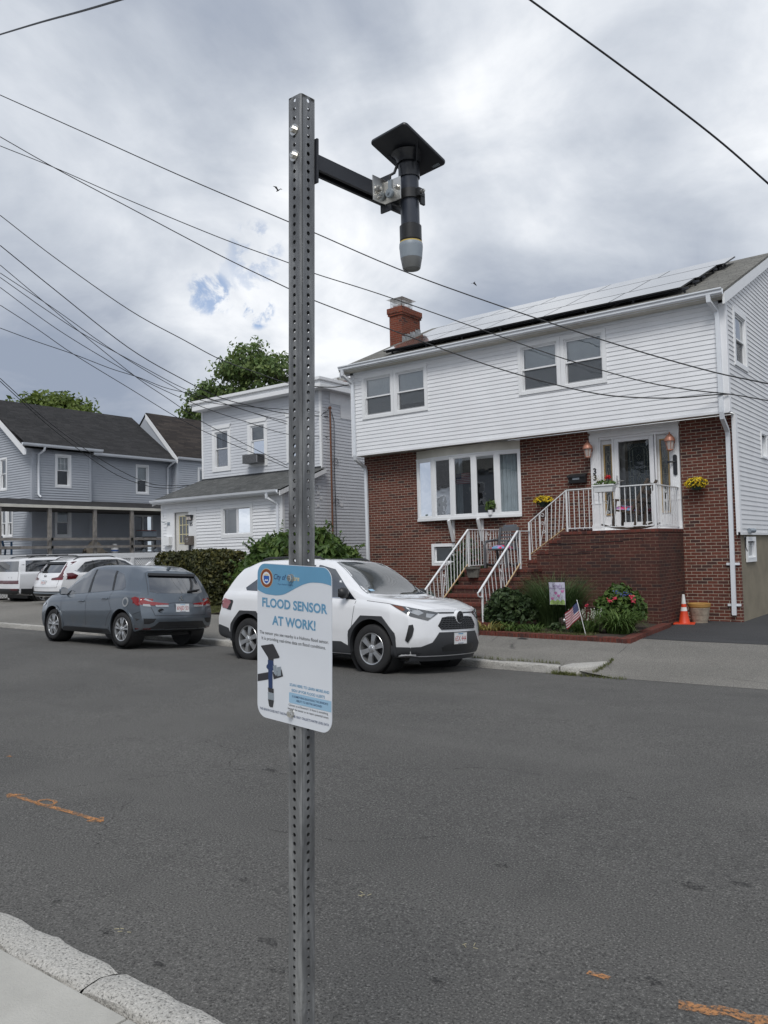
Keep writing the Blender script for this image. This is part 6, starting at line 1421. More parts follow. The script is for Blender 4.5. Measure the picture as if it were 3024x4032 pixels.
    def decal(s, name, m, poly, ax, off=.004, res=.05, skirt=.02, parent=None, smooth=50):
        P = [V(p) for p in poly]; dense = []
        for p, r_ in zip(P, P[1:] + P[:1]):
            k = max(1, int((r_ - p).length / res)); dense += [p.lerp(r_, i / k) for i in range(k)]
        x0, x1 = min(p.x for p in P), max(p.x for p in P); y0, y1 = min(p.y for p in P), max(p.y for p in P); nb = len(dense)
        def inside(p):
            c = False; j = len(P) - 1
            for i in range(len(P)):
                if (P[i].y > p.y) != (P[j].y > p.y) and p.x < (P[j].x - P[i].x) * (p.y - P[i].y) / (P[j].y - P[i].y) + P[i].x: c = not c
                j = i
            return c
        pts = list(dense); ix = x0 + res / 2
        while ix < x1:
            iy = y0 + res / 2
            while iy < y1:
                p = V((ix, iy))
                if inside(p) and min((p - q_).length for q_ in dense) > res * .45: pts.append(p)
                iy += res
            ix += res
        tv, te, tf = delaunay_2d_cdt(pts, [], [list(range(nb))], 1, 1e-6)[:3]
        mb = MB(); vs = []; lo = []
        for p in tv:
            h, nd = s.cast(p.x, p.y, ax); vs.append(h + nd * off); lo.append(h - nd * skirt)
        mb.add(vs, [tuple(f) for f in tf])
        if skirt:
            cnt = {}
            for f in tf:
                for a, b in zip(f, list(f[1:]) + [f[0]]): cnt[(min(a, b), max(a, b))] = cnt.get((min(a, b), max(a, b)), 0) + 1
            for (a, b), c in cnt.items():
                if c == 1: mb.face([vs[a], vs[b], lo[b], lo[a]])
        return mb.build(name, m, parent or s.T, smooth=smooth, uv=False, weld=True)
    def line(s, name, m, pts, ax, w=.008, off=.0015, res=.04):
        """thin gap line along a path"""
        P = [V(p) for p in pts]; L_, R_ = [], []
        d2 = []
        for a, b in zip(P, P[1:]):
            k = max(1, int((b - a).length / res)); d2 += [a.lerp(b, i / k) for i in range(k)]
        d2.append(P[-1]); mb = MB(); prev = None
        for i, p in enumerate(d2):
            d = (d2[min(i + 1, len(d2) - 1)] - d2[max(i - 1, 0)]).normalized(); nn = V((-d.y, d.x)) * w / 2
            q = []
            for sg in (-1, 1): h, nd = s.cast(p.x + nn.x * sg, p.y + nn.y * sg, ax); q.append(h + nd * off)
            if prev: mb.face([prev[0], prev[1], q[1], q[0]])
            prev = q
        return mb.build(name, m, s.T, uv=False, smooth=60)
    def arch(s, x, ax, r0, r1, m=None, z0=.30, flat=False, name='arch_trim', zb=None):
        c = (x, s.sp['R'] + .015); n_ = 26; a0 = math.asin(max(-.9, min(.9, (z0 - c[1]) / r1))); P, Q = [], []
        for i in range(n_ + 1):
            a = a0 + (pi - 2 * a0) * i / n_
            k = 1.0
            if flat: k = min(1.0 / max(abs(cos(a)), 1e-3) * .93, 1.0 / max(abs(sin(a)), 1e-3) * .95, 1 / max(.01, abs(cos(a)) * .70 + abs(sin(a)) * .70) * .96, 1.06)
            P.append((c[0] + r1 * k * cos(a), c[1] + r1 * k * sin(a))); Q.append((c[0] + r0 * cos(a), c[1] + r0 * sin(a)))
        s.decal(name, m or M_clad, P + Q[::-1], ax, .016, .06, .05)
    def wheel(s, x, side, style, rim_r, w=.22):
        q = s.sp; R_ = q['R']; yo = q['w'][len(q['w']) // 2][1] - q.get('inset', .015); c = V((x, side * yo, R_)); a = V((0, side, 0)); mb = MB()
        mb.lathe([(rim_r - .005, -w), (R_ - .05, -w), (R_ - .015, -w + .02), (R_, -w + .045), (R_, -.045), (R_ - .012, -.018), (R_ - .035, -.004), (rim_r + .022, .0), (rim_r + .006, -.006), (rim_r, -.02)], c, axis=a, n=48); 
        t = mb.build('wheel', M_tyre, s.T, smooth=35, uv=False)
        mb = MB(); mb.lathe([(rim_r + .004, -.012), (rim_r - .002, -.006), (rim_r - .012, -.010), (rim_r - .022, -.05), (rim_r - .03, -.16)], c, axis=a, n=48); mb.build('rim', M_alloy, t, smooth=40, uv=False)
        mb = MB(); mb.lathe([(rim_r - .02, -.15), (.001, -.15)], c, axis=a, n=32); mb.lathe([(.145, -.10), (.14, -.092), (.06, -.09), (.001, -.09)], c, axis=a, n=32); mb.build('brake_disc', M_clad, t, smooth=40, uv=False)
        ns, wd, two, m1 = style; u = V((1, 0, 0)); v_ = V((0, 0, 1))
        ph = .35
        def pt(r_, ang, d): return c + u * (r_ * cos(ang)) + v_ * (r_ * sin(ang)) + a * d
        for k in range(ns):
            an = 2 * pi * k / ns + ph
            subs = ((an - two, wd), (an + two, wd)) if two else ((an, wd),)
            for (b, ww) in subs:
                mb = MB(); prof = []
                for (r_, d, wk) in ((.045, -.018, .9), (.5 * rim_r, -.012, .85), (rim_r - .012, -.016, 1.15)):
                    h = ww * wk / 2 / r_; prof.append([pt(r_, b - h + (an - b) * (.35 if r_ < .1 else 0), d), pt(r_, b + h + (an - b) * (.35 if r_ < .1 else 0), d), pt(r_, b + h, d - .035), pt(r_, b - h, d - .035)])
                for A, B in zip(prof, prof[1:]):
                    for (i, j) in ((0, 1), (1, 2), (3, 0)): mb.face([A[i], A[j], B[j], B[i]])
                mb.build('spoke', m1, t, uv=False, weld=True)
        mb = MB(); mb.lathe([(.062, -.03), (.058, -.014), (.034, -.008), (.030, -.004), (.001, -.002)], c, axis=a, n=24); mb.build('hub_cap', m1, t, smooth=40, uv=False)
        mb = MB()
        for k in range(5): an = 2 * pi * k / 5 + ph + .3; mb.lathe([(.008, -.012), (.007, -.006), (.001, -.006)], pt(.047, an, 0), axis=a, n=8)
        mb.build('wheel_nut', M_chrome, t, uv=False)
    def mirror(s, x, z, side, m, w=.20, out=.10):
        h, nd = s.cast(x, z, 'L' if side > 0 else 'R'); mb = MB(); c = h + V((0, side * out, .06))
        for i in range(9):
            pass
        mb.grid(lambda u_, v_: c + V((.075 * sin(pi * v_) * cos(2 * pi * u_) * (1.15 if cos(2 * pi * u_) > 0 else .35), w * .55 * (-cos(pi * v_)) * side * .85, .085 * sin(pi * v_) ** .6 * sin(2 * pi * u_))), 20, 12)
        mm = mb.build('mirror', m, s.T, smooth=60, uv=False, weld=True)
        mb = MB(); mb.bar(h - V((0, side * .03, .0)), c - V((0, side * .02, .05)), .06, .04); mb.build('mirror_arm', M_black, mm, uv=False)
        mb = MB(); mb.obox(c + V((-.032, 0, 0)), (.002, 0, 0), (0, w * .38, 0), (0, 0, .06)); mb.build('mirror_glass', M_chrome, mm, uv=False)
    def plate(s, y, z, ax, txt, top=M_sblue):
        h, nd = s.cast(y, z, ax); h2, _ = s.cast(y, z + .07, ax); h3, _ = s.cast(y, z - .07, ax)
        upv = (h2 - h3).normalized() if (h2 - h3).length > .05 else V((0, 0, 1)); upv = V((0, 0, 1)).lerp(upv, .4).normalized()
        rt = upv.cross(nd).normalized(); o = h + nd * .022
        mb = MB(); mb.obox(o - nd * .008, rt * .162, upv * .084, nd * .008); f = mb.build('number_plate', M_chrome, s.T, uv=False, bevel=.004)
        mb = MB(); mb.obox(o, rt * .152, upv * .076, nd * .0012); mb.build('plate_face', M_plate, f, uv=False)
        mb = text_mesh(txt, .100, lambda x, y_: o + rt * (x * .80) + upv * (y_ * 1.05 - .004) + nd * .0022); mb.build('plate_lettering', M_redink, f, uv=False)
        mb = MB(); mb.obox(o + upv * .066, rt * .06, upv * .008, nd * .0018); mb.build('plate_band', top, f, uv=False)
        mb = MB(); mb.obox(o - upv * .068, rt * .07, upv * .004, nd * .0018); mb.build('plate_band', M_snavy, f, uv=False)
    def handle(s, x, z, ax, m):
        h, nd = s.cast(x, z, ax); mb = MB(); mb.tube([h + V((-.10, 0, 0)) + nd * .005, h + V((-.07, 0, 0)) + nd * .034, h + V((.07, 0, 0)) + nd * .034, h + V((.10, 0, 0)) + nd * .005], .014, 8); mb.build('door_handle', m, s.T, smooth=60, uv=False)
    def rails(s, x0, x1, y, m=M_black, h_=.045):
        for sg in (-1, 1):
            pts = []
            for i in range(15):
                t = i / 14; x = x0 + (x1 - x0) * t; hh, _ = s.cast(x, sg * y, 'T'); pts.append(hh + V((0, 0, h_ * min(1, sin(pi * t) * 3.5) - .008)))
            mb = MB(); mb.tube(pts, .017, 8); mb.build('roof_rail', m, s.T, smooth=60, uv=False)
def sm(*p): return list(p)
# --- white crossover, nose to the right
wsp = dict(xf=2.265, xr=-2.335, wb=2.69, R=.352, gap=.062, bowf=.30, bowr=.20, lf=.8, lr=1.25, sh=.05, tum=.20, inset=.012,
    zb=[(-2.335, .36), (-1.9, .26), (-1, .23), (1, .23), (1.9, .24), (2.265, .27)],
    w=[(-2.335, .86), (-1.8, .918), (-.6, .915), (.8, .918), (1.8, .920), (2.265, .865)],
    zs=[(-2.335, 1.13), (-1.4, 1.13), (-.3, 1.08), (1.0, 1.045), (1.35, 1.03), (2.265, .93)],
    zt=[(-2.335, 1.56), (-2.0, 1.635), (-1.2, 1.675), (-.2, 1.685), (.22, 1.655), (.45, 1.565), (1.12, 1.150), (1.28, 1.105), (1.75, 1.065), (2.05, 1.015), (2.2, .965), (2.265, .93)],
    tf=[(.2, .12), (.33, .035), (.5, .0), (.62, .01), (.80, .035), (.90, .07), (1.1, .12)], tr=[(.3, .10), (.45, .0), (.68, .0), (.80, .05), (1.0, .09), (1.15, .17), (1.6, .52)])
C = Car('parked_car', 'white crossover parked behind the sign with its nose toward the brick steps', M_pwhite, wsp, (-8.61, 10.09, -.055), -2.6, -3.4)
for x in (1.345, -1.345):
    for sd_ in (-1, 1): C.wheel(x, sd_, (6, .075, 0, M_alloy), .225)
    for ax in 'RL': C.arch(x, ax, .408, .478, z0=.27, flat=True)
for ax in 'RL':
    C.decal('sill_trim', M_clad, [(-.93, .26), (.93, .26), (.93, .36), (.75, .43), (-.75, .40), (-.93, .42)], ax, .014)
    C.decal('side_window', M_cgl, [(.05, 1.085), (.97, 1.06), (.40, 1.50), (.10, 1.565), (.05, 1.57)], ax, .003); C.decal('side_window', M_cgl, [(-.93, 1.13), (-.02, 1.09), (-.02, 1.57), (-.55, 1.56), (-.78, 1.50)], ax, .003)
    C.decal('quarter_window', M_cgl, [(-1.50, 1.20), (-1.46, 1.155), (-1.02, 1.14), (-.86, 1.50), (-1.10, 1.45)], ax, .003)
    C.decal('window_trim', M_chrome, [(-1.0, 1.115), (1.0, 1.045), (1.0, 1.058), (-1.0, 1.13)], ax, .005, skirt=.0)
    C.line('door_gap', M_ink, [(1.02, 1.03), (.98, .75), (.93, .40)], ax); C.line('door_gap', M_ink, [(.0, 1.08), (-.02, .40)], ax); C.line('door_gap', M_ink, [(-.98, 1.12), (-.92, .9), (-1.02, .72), (-.86, .55), (-.82, .42)], ax)
    C.handle(.22, .93, ax, M_pwhite); C.handle(-.78, .97, ax, M_pwhite); C.line('bonnet_gap', M_ink, [(1.22, 1.035), (1.6, 1.005), (1.93, .955)], ax, w=.007)
for sg, ax in ((1, 'L'), (-1, 'R')):
    C.mirror(.82, 1.08, sg, M_black)
    C.decal('tail_light', M_red, [(-2.02, 1.02), (-1.84, .985), (-1.80, .95), (-1.90, .84), (-2.06, .86), (-2.1, .97)], ax, .010)
    C.decal('tail_light', M_black, [(-1.90, 1.0), (-1.76, .99), (-1.74, .96), (-1.80, .82), (-1.93, .835), (-1.88, .93)], ax, .008)
    # headlamp wraps the corner: side piece and front piece
    q_ = 'P' if sg > 0 else 'Q'
    C.decal('headlight', M_headl, [(-.56, .995), (-.62, .955), (-.82, .835), (-1.08, .775), (-1.22, .86), (-1.25, .885), (-1.0, .925), (-.78, .965)], q_, .009, .04)
    C.decal('headlight', M_amber, [(-.58, .985), (-.64, .95), (-.72, .90), (-.76, .92), (-.72, .965)], q_, .012, .03); C.decal('headlight_lens', M_clear, [(-.80, .93), (-.82, .885), (-.94, .845), (-1.02, .88), (-.96, .915)], q_, .013, .03); C.decal('headlight_lens', M_clear, [(-1.06, .875), (-1.05, .82), (-1.12, .81), (-1.19, .86)], q_, .013, .03)
    C.decal('fog_intake', M_black, [(-.80, .71), (-.86, .72), (-.875, .66), (-.85, .56), (-.79, .47), (-.755, .50)], q_, .014, .03, .05)
    C.decal('bumper', M_clad, [(-.575, .24), (-1.10, .24), (-1.14, .43), (-.95, .41), (-.64, .40), (-.575, .42)], q_, .010, .05)
C.decal('windscreen', M_wsh, [(.31, -.56), (.31, .56), (1.11, .73), (1.17, .4), (1.19, 0), (1.17, -.4), (1.11, -.73)], 'T', .003, .07)
C.decal('rear_window', M_cgl, [(-.60, 1.16), (.60, 1.16), (.52, 1.50), (-.52, 1.50)], 'B', .003, .07)
C.decal('bumper', M_clad, [(-.76, .26), (.76, .26), (.72, .41), (.56, .47), (.44, .61), (-.44, .61), (-.56, .47), (-.72, .41)], 'F', .012, .05)
mb = MB(); mb.grid(lambda u, v: C.bend(2.262 - .02 * v, .80 * (2 * u - 1), .205 + .075 * v) + V((.012, 0, 0)), 24, 3); mb.build('chin_trim', M_clad, C.T, uv=False, smooth=60)
C.decal('intake', M_black, [(-.36, .34), (.36, .34), (.40, .40), (.30, .44), (-.30, .44), (-.40, .40)], 'F', .016, .05)
C.decal('bumper', M_clad, [(-.84, .34), (.84, .34), (.82, .58), (.5, .62), (-.5, .62), (-.82, .58)], 'B', .012)
for ax in 'RL': C.decal('bumper', M_clad, [(-2.2, .40), (-1.80, .28), (-1.78, .40), (-1.86, .52), (-2.2, .58)], ax, .010)
GR = [(-.40, .645), (.40, .645), (.455, .70), (.36, .815), (.24, .83), (-.24, .83), (-.36, .815), (-.455, .70)]
C.decal('grille', M_black, GR, 'F', .010, .04)
mb = MB()
for k in range(6):
    z = .665 + k * .029; w_ = .44 - abs(z - .70) * .75; pts = []
    for i in range(25): y = w_ * (i / 12 - 1); h, nd = C.cast(y, z + .006 * (1 if i % 2 else -1), 'F'); pts.append(h + nd * .016)
    mb.tube(pts, .0065, 5)
mb.build('grille_bar', M_clad, C.T, uv=False)
C.decal('grille_slot', M_black, [(-.40, .872), (.40, .872), (.42, .89), (-.42, .89)], 'F', .006, .05)
for k in range(len(GR)):
    pass
h, nd = C.cast(0, .82, 'F'); mb = MB(); mb.lathe([(.10, -.02), (.095, .028), (.085, .034)], h, axis=nd, n=28); em = mb.build('emblem', M_pwhite, C.T, uv=False, smooth=40)
mb = MB(); mb.lathe([(.086, .030), (.07, .036), (.001, .036)], h, axis=nd, n=28); mb.build('emblem_disc', M_black, em, uv=False)
mb = MB(); q = h + nd * .038
for (a, b, zc) in ((.066, .046, 0), (.022, .044, 0), (.048, .017, .024)): mb.tube([q + V((0, a * cos(t), zc + b * sin(t))) for t in [i * pi / 12 for i in range(24)]], .0055, 5, closed=True)
mb.build('emblem_rings', M_clad, em, uv=False)
C.plate(-.02, .515, 'F', '6SX 444'); C.plate(0, .9, 'B', '6SX 444'); C.rails(-1.45, .05, .56)
C.decal('sticker', M_spale, [(1.0, -.60), (1.0, -.50), (1.06, -.50), (1.06, -.60)], 'T', .006, .05, 0)
# --- grey crossover, tail to the right
gsp = dict(xf=2.21, xr=-2.15, wb=2.67, R=.335, gap=.055, bowf=.34, bowr=.20, lf=.8, lr=1.25, sh=.05, tum=.20, inset=.012,
    zb=[(-2.15, .34), (-1.8, .25), (-1, .21), (1, .20), (1.8, .21), (2.21, .25)],
    w=[(-2.15, .85), (-1.6, .895), (-.6, .885), (.8, .89), (1.6, .895), (2.21, .83)],
    zs=[(-2.15, 1.07), (-1.4, 1.085), (-.3, 1.03), (1.0, .965), (1.3, .95), (2.21, .84)],
    zt=[(-2.15, 1.505), (-1.8, 1.575), (-1.2, 1.625), (-.3, 1.640), (.15, 1.615), (.40, 1.545), (1.18, 1.06), (1.32, 1.02), (1.75, .965), (2.05, .90), (2.21, .83)],
    tf=[(.2, .10), (.35, .02), (.5, .0), (.65, .01), (.82, .06), (1.0, .13)], tr=[(.25, .11), (.38, .03), (.55, .0), (.70, .02), (.80, .055), (.95, .10), (1.07, .15), (1.5, .44)])
G = Car('parked_car', 'grey crossover parked at the kerb with its tail lights facing the white crossover', M_pgrey, gsp, (-14.42, 9.93, .05), 177.6, 3.4, .94)
for x in (1.335, -1.335):
    for sd_ in (-1, 1): G.wheel(x, sd_, (5, .042, .20, M_alloy), .232)
    for ax in 'RL': G.arch(x, ax, .388, .425, m=M_pgrey, z0=.25)
for ax in 'RL':
    G.decal('sill_trim', M_black, [(-.92, .22), (.92, .22), (.92, .29), (.8, .315), (-.8, .315), (-.92, .29)], ax, .014); G.decal('sill_strip', M_pgrey, [(-.86, .325), (.86, .325), (.86, .36), (-.86, .36)], ax, .010)
    G.decal('side_window', M_cgl, [(.06, 1.035), (.92, .99), (1.0, 1.0), (.72, 1.20), (.30, 1.47), (.12, 1.525), (.06, 1.53)], ax, .003); G.decal('side_window', M_cgl, [(-.86, 1.095), (-.06, 1.045), (-.02, 1.53), (-.55, 1.525), (-.74, 1.505)], ax, .003)
    G.decal('quarter_window', M_cgl, [(-1.33, 1.17), (-1.27, 1.115), (-.94, 1.10), (-.83, 1.49), (-1.10, 1.43), (-1.27, 1.27)], ax, .003)
    G.decal('pillar_trim', M_black, [(-.04, 1.045), (.04, 1.04), (.045, 1.535), (.0, 1.535)], ax, .0035, skirt=0); G.decal('pillar_trim', M_black, [(-.93, 1.10), (-.87, 1.095), (-.75, 1.505), (-.82, 1.495)], ax, .0035, skirt=0)
    G.line('door_gap', M_ink, [(1.03, .95), (1.0, .7), (.94, .42), (.86, .36)], ax); G.line('door_gap', M_ink, [(.02, 1.03), (.0, .36)], ax); G.line('door_gap', M_ink, [(-.92, 1.08), (-.86, .88), (-.97, .70), (-.80, .52), (-.74, .36)], ax)
    G.line('bumper_gap', M_ink, [(-1.72, .64), (-1.95, .70)], ax); G.handle(.19, .865, ax, M_pgrey); G.handle(-.70, .93, ax, M_pgrey)
    G.line('crease', M_pgrey, [(1.0, .80), (.2, .84), (-.8, .90)], ax, w=.012, off=.004)
    G.decal('side_vent', M_black, [(1.10, .72), (1.22, .74), (1.23, .71), (1.14, .55)], ax, .004, .04); G.decal('side_badge', M_clear, [(1.13, .70), (1.19, .712), (1.185, .675), (1.13, .665)], ax, .007, .04, 0)
    G.decal('mud_flap', M_black, [(-1.82, .14), (-1.66, .18), (-1.70, .34), (-1.80, .36)], ax, .004, .05)
# fuel flap
fp = [(-1.47 + .095 * cos(i * pi / 10), .875 + .095 * sin(i * pi / 10)) for i in range(20)]
G.decal('fuel_flap', simple('flap_silver', (.42, .43, .44), .35, metal=.5), fp, 'L', .006, .05); G.decal('fuel_flap', M_pgrey, [(-1.47 + .062 * cos(i * pi / 10), .875 + .062 * sin(i * pi / 10)) for i in range(20)], 'L', .009, .05)
for sg, ax in ((1, 'L'), (-1, 'R')):
    G.mirror(.86, 1.0, sg, M_pgrey)
    G.decal('tail_light', M_red, [(-1.64, .955), (-1.75, .985), (-1.98, .945), (-2.0, .845), (-1.86, .81), (-1.78, .83)], ax, .009, .04)
    G.decal('tail_light', M_red, [(sg * .86, .95), (sg * .76, .965), (sg * .60, .885), (sg * .30, .852), (sg * .30, .835), (sg * .62, .815), (sg * .80, .83), (sg * .87, .85)], 'B', .010, .04)
    G.decal('reverse_light', M_clear, [(sg * .74, .955), (sg * .64, .905), (sg * .60, .885), (sg * .70, .90), (sg * .78, .93)], 'B', .012, .03); G.decal('reverse_light', M_clear, [(sg * .80, .845), (sg * .68, .838), (sg * .66, .792), (sg * .80, .800)], 'B', .012, .03)
    G.decal('reverse_light', M_clear, [(sg * .58, .826), (sg * .31, .830), (sg * .31, .785), (sg * .56, .787)], 'B', .010, .03)
    G.decal('rear_vent', M_black, [(sg * .86, .565), (sg * .58, .56), (sg * .62, .49), (sg * .70, .455), (sg * .84, .46)], 'B', .003, .04); G.decal('rear_reflector', M_redd, [(sg * .84, .375), (sg * .66, .375), (sg * .64, .335), (sg * .84, .335)], 'B', .010, .04)
    G.decal('headlight', M_clear, [(1.70, .80), (2.0, .76), (1.98, .70), (1.78, .74)], ax, .008, .04)
G.decal('windscreen', M_wsh, [(.26, -.54), (.26, .54), (1.14, .70), (1.20, .38), (1.22, 0), (1.20, -.38), (1.14, -.70)], 'T', .003, .07)
G.decal('rear_window', M_cgl, [(-.64, 1.085), (-.50, 1.055), (.50, 1.055), (.64, 1.085), (.56, 1.40), (-.56, 1.40)], 'B', .003, .06)
G.decal('spoiler_lip', M_black, [(-.57, 1.405), (.57, 1.405), (.54, 1.455), (-.54, 1.455)], 'B', .05, .06, .06)
mb = MB(); h, nd = G.cast(-.22, 1.10, 'B'); h2, _ = G.cast(-.52, 1.13, 'B'); mb.bar(h + nd * .03, h2 + nd * .03, .045, .03); mb.build('wiper', M_black, G.T, uv=False, bevel=.008)
G.decal('bumper', M_black, [(-.80, .285), (.80, .285), (.74, .36), (.60, .42), (.52, .50), (-.52, .50), (-.60, .42), (-.74, .36)], 'B', .008, .05)
G.decal('skid_plate', M_clad, [(-.46, .30), (.46, .30), (.40, .40), (-.40, .40)], 'B', .016, .05)
G.line('tailgate_gap', M_ink, [(.66, .78), (.60, .62), (-.60, .62), (-.66, .78)], 'B', w=.010); G.line('tailgate_fold', M_ink, [(.30, .855), (.18, .868), (-.18, .868), (-.30, .855)], 'B', w=.008)
for sg in (-1, 1): G.line('tailgate_gap', M_ink, [(sg * .68, 1.02), (sg * .60, 1.45)], 'B', w=.008)
h, nd = G.cast(0, .945, 'B'); mb = MB(); q = h + nd * .012
for k in range(3):
    a = R(90 + 120 * k); d = V((0, -cos(a), sin(a))); p = V((0, -cos(a + pi / 2), sin(a + pi / 2))); mb.prism([q + d * .004, q + d * .036 + p * .02, q + d * .07, q + d * .036 - p * .02], nd * .008)
mb.build('emblem', M_chrome, G.T, uv=False)
G.plate(0, .765, 'B', '6NJD 53', M_spale); G.plate(0, .5, 'F', '6NJD 53')
h, nd = G.cast(.48, .72, 'B'); mb = MB(); mb.tube([h + nd * .008 + V((0, .055 * cos(t), .03 * sin(t))) for t in [i * pi / 9 for i in range(18)]], .008, 5, closed=True); mb.obox(h + nd * .006, (.003, 0, 0), (0, .04, 0), (0, 0, .012)); mb.build('badge', M_black, G.T, uv=False)
h, nd = G.cast(-1.62, 0, 'T'); mb = MB(); mb.prism([h + V((.09, 0, 0)), h + V((-.05, 0, 0)), h + V((-.06, 0, .07)), h + V((-.03, 0, .075))], (0, .03, 0)); mb.build('aerial', M_pgrey, G.T, uv=False, bevel=.008)
# --- two white cars in the side driveway, tails toward the street
csp = dict(xf=2.30, xr=-2.39, wb=2.70, R=.355, gap=.055, bowf=.30, bowr=.20, lf=.8, lr=1.3, sh=.05, tum=.21, inset=.012,
    zb=[(-2.39, .36), (-1.9, .27), (-1, .23), (1, .23), (1.9, .24), (2.30, .27)], w=[(-2.39, .87), (-1.8, .92), (-.6, .93), (.8, .93), (1.8, .92), (2.30, .86)],
    zs=[(-2.39, 1.12), (-1.4, 1.14), (-.3, 1.10), (1.0, 1.06), (1.35, 1.04), (2.30, .93)],
    zt=[(-2.39, 1.56), (-2.0, 1.63), (-1.2, 1.67), (-.3, 1.68), (.15, 1.65), (.45, 1.56), (1.15, 1.15), (1.30, 1.11), (1.8, 1.06), (2.1, .99), (2.30, .92)],
    tf=[(.2, .12), (.4, .02), (.6, .0), (.8, .03), (1.1, .12)], tr=[(.3, .10), (.45, .0), (.72, .0), (.85, .05), (1.0, .09), (1.12, .16), (1.6, .60)])
H_ = Car('parked_car', 'white crossover with tall dark red tail lights in the driveway behind the grey car', M_pwhite, csp, (-26.05, 17.25, .14), 90, 0)
for x in (1.35, -1.35):
    for sd_ in (-1, 1): H_.wheel(x, sd_, (5, .05, .18, M_alloy), .235)
for ax in 'RL':
    H_.arch(x=1.35, ax=ax, r0=.40, r1=.45, z0=.27); H_.arch(x=-1.35, ax=ax, r0=.40, r1=.45, z0=.27); H_.decal('sill_trim', M_black, [(-.93, .25), (.93, .25), (.93, .36), (-.93, .36)], ax, .012)
    H_.decal('side_window', M_cgl, [(-1.62, 1.22), (-1.50, 1.165), (1.02, 1.075), (.38, 1.50), (.05, 1.575), (-.7, 1.57), (-1.25, 1.50)], ax, .003); H_.decal('window_trim', M_chrome, [(-1.72, 1.22), (-1.52, 1.145), (1.06, 1.055), (1.06, 1.068), (-1.50, 1.16), (-1.66, 1.225)], ax, .005, skirt=0)
    H_.line('door_gap', M_ink, [(1.0, 1.04), (.93, .4)], ax); H_.line('door_gap', M_ink, [(.0, 1.08), (-.02, .4)], ax); H_.line('door_gap', M_ink, [(-1.0, 1.1), (-.95, .8), (-.8, .42)], ax); H_.handle(-.78, .98, ax, M_pwhite)
    for px in (0.02, -.95): H_.decal('pillar_trim', M_black, [(px - .04, 1.11), (px + .04, 1.11), (px + .05, 1.55), (px - .02, 1.55)], ax, .0035, skirt=0)
for sg, ax in ((1, 'L'), (-1, 'R')):
    H_.decal('tail_light', M_redd, [(sg * .60, 1.52), (sg * .68, 1.53), (sg * .76, 1.18), (sg * .88, 1.04), (sg * .88, .92), (sg * .40, .92), (sg * .40, .98), (sg * .66, 1.02), (sg * .70, 1.14)], 'B', .010, .05)
    H_.decal('tail_light', M_redd, [(-1.62, 1.06), (-1.80, 1.15), (-2.0, 1.14), (-2.0, .93), (-1.72, .94)], ax, .010, .05); H_.mirror(.85, 1.08, sg, M_pwhite)
    H_.decal('tail_light', M_red, [(sg * .62, .965), (sg * .86, .965), (sg * .86, .935), (sg * .62, .935)], 'B', .013, .05)
H_.decal('rear_window', M_cgl, [(-.66, 1.155), (.66, 1.155), (.57, 1.45), (-.57, 1.45)], 'B', .003, .07); H_.decal('spoiler_lip', M_black, [(-.58, 1.46), (.58, 1.46), (.55, 1.53), (-.55, 1.53)], 'B', .04, .07, .05)
mb = MB(); h, nd = H_.cast(.05, 1.19, 'B'); h2, _ = H_.cast(.38, 1.21, 'B'); mb.bar(h + nd * .03, h2 + nd * .03, .05, .03); mb.build('wiper', M_black, H_.T, uv=False)
H_.decal('bumper', M_black, [(-.86, .38), (.86, .38), (.86, .54), (-.86, .54)], 'B', .010, .06); H_.decal('bumper_strip', M_greyplas, [(-.84, .47), (.84, .47), (.84, .50), (-.84, .50)], 'B', .014, .06)
H_.line('tailgate_gap', M_ink, [(.72, .92), (.70, .66), (-.70, .66), (-.72, .92)], 'B', w=.010); H_.plate(0, .83, 'B', '1HR 731'); H_.rails(-1.6, .05, .58)
h, nd = H_.cast(0, 1.045, 'B'); mb = MB(); q = h + nd * .01
mb.bar(q + V((0, .035, -.04)), q + V((0, .05, .04)), .014); mb.bar(q + V((0, -.035, -.04)), q + V((0, -.05, .04)), .014); mb.bar(q + V((0, .03, 0)), q + V((0, -.03, 0)), .012); mb.tube([q + V((0, .06 * cos(t), .055 * sin(t))) for t in [i * pi / 8 for i in range(16)]], .005, 5, closed=True); mb.build('emblem', M_clad, H_.T, uv=False)
ssp = dict(xf=2.38, xr=-2.45, wb=2.815, R=.375, gap=.055, bowf=.16, bowr=.10, lf=.8, lr=.9, sh=.03, tum=.14, inset=.012,
    zb=[(-2.45, .38), (-1.9, .30), (0, .25), (1.9, .27), (2.38, .32)], w=[(-2.45, .93), (-1.8, .95), (0, .95), (1.8, .95), (2.38, .92)],
    zs=[(-2.45, 1.15), (0, 1.14), (1.4, 1.12), (2.38, 1.05)], zt=[(-2.45, 1.66), (-2.1, 1.70), (-1, 1.725), (.2, 1.72), (.5, 1.64), (1.15, 1.20), (1.4, 1.16), (2.1, 1.12), (2.38, 1.04)],
    tf=[(.2, .1), (.5, .0), (1.1, .05)], tr=[(.3, .10), (.5, .0), (.8, .0), (1.1, .03), (1.65, .14)])
F_ = Car('parked_car', 'boxy white SUV with a black lower bumper at the left edge, in the driveway', M_pwhite, ssp, (-29.45, 17.75, .14), 90, 0)
for x in (1.4075, -1.4075):
    for sd_ in (-1, 1): F_.wheel(x, sd_, (6, .05, .0, M_alloy), .25, .25)
    for ax in 'RL': F_.arch(x, ax, .43, .52, M_black, z0=.30, flat=True)
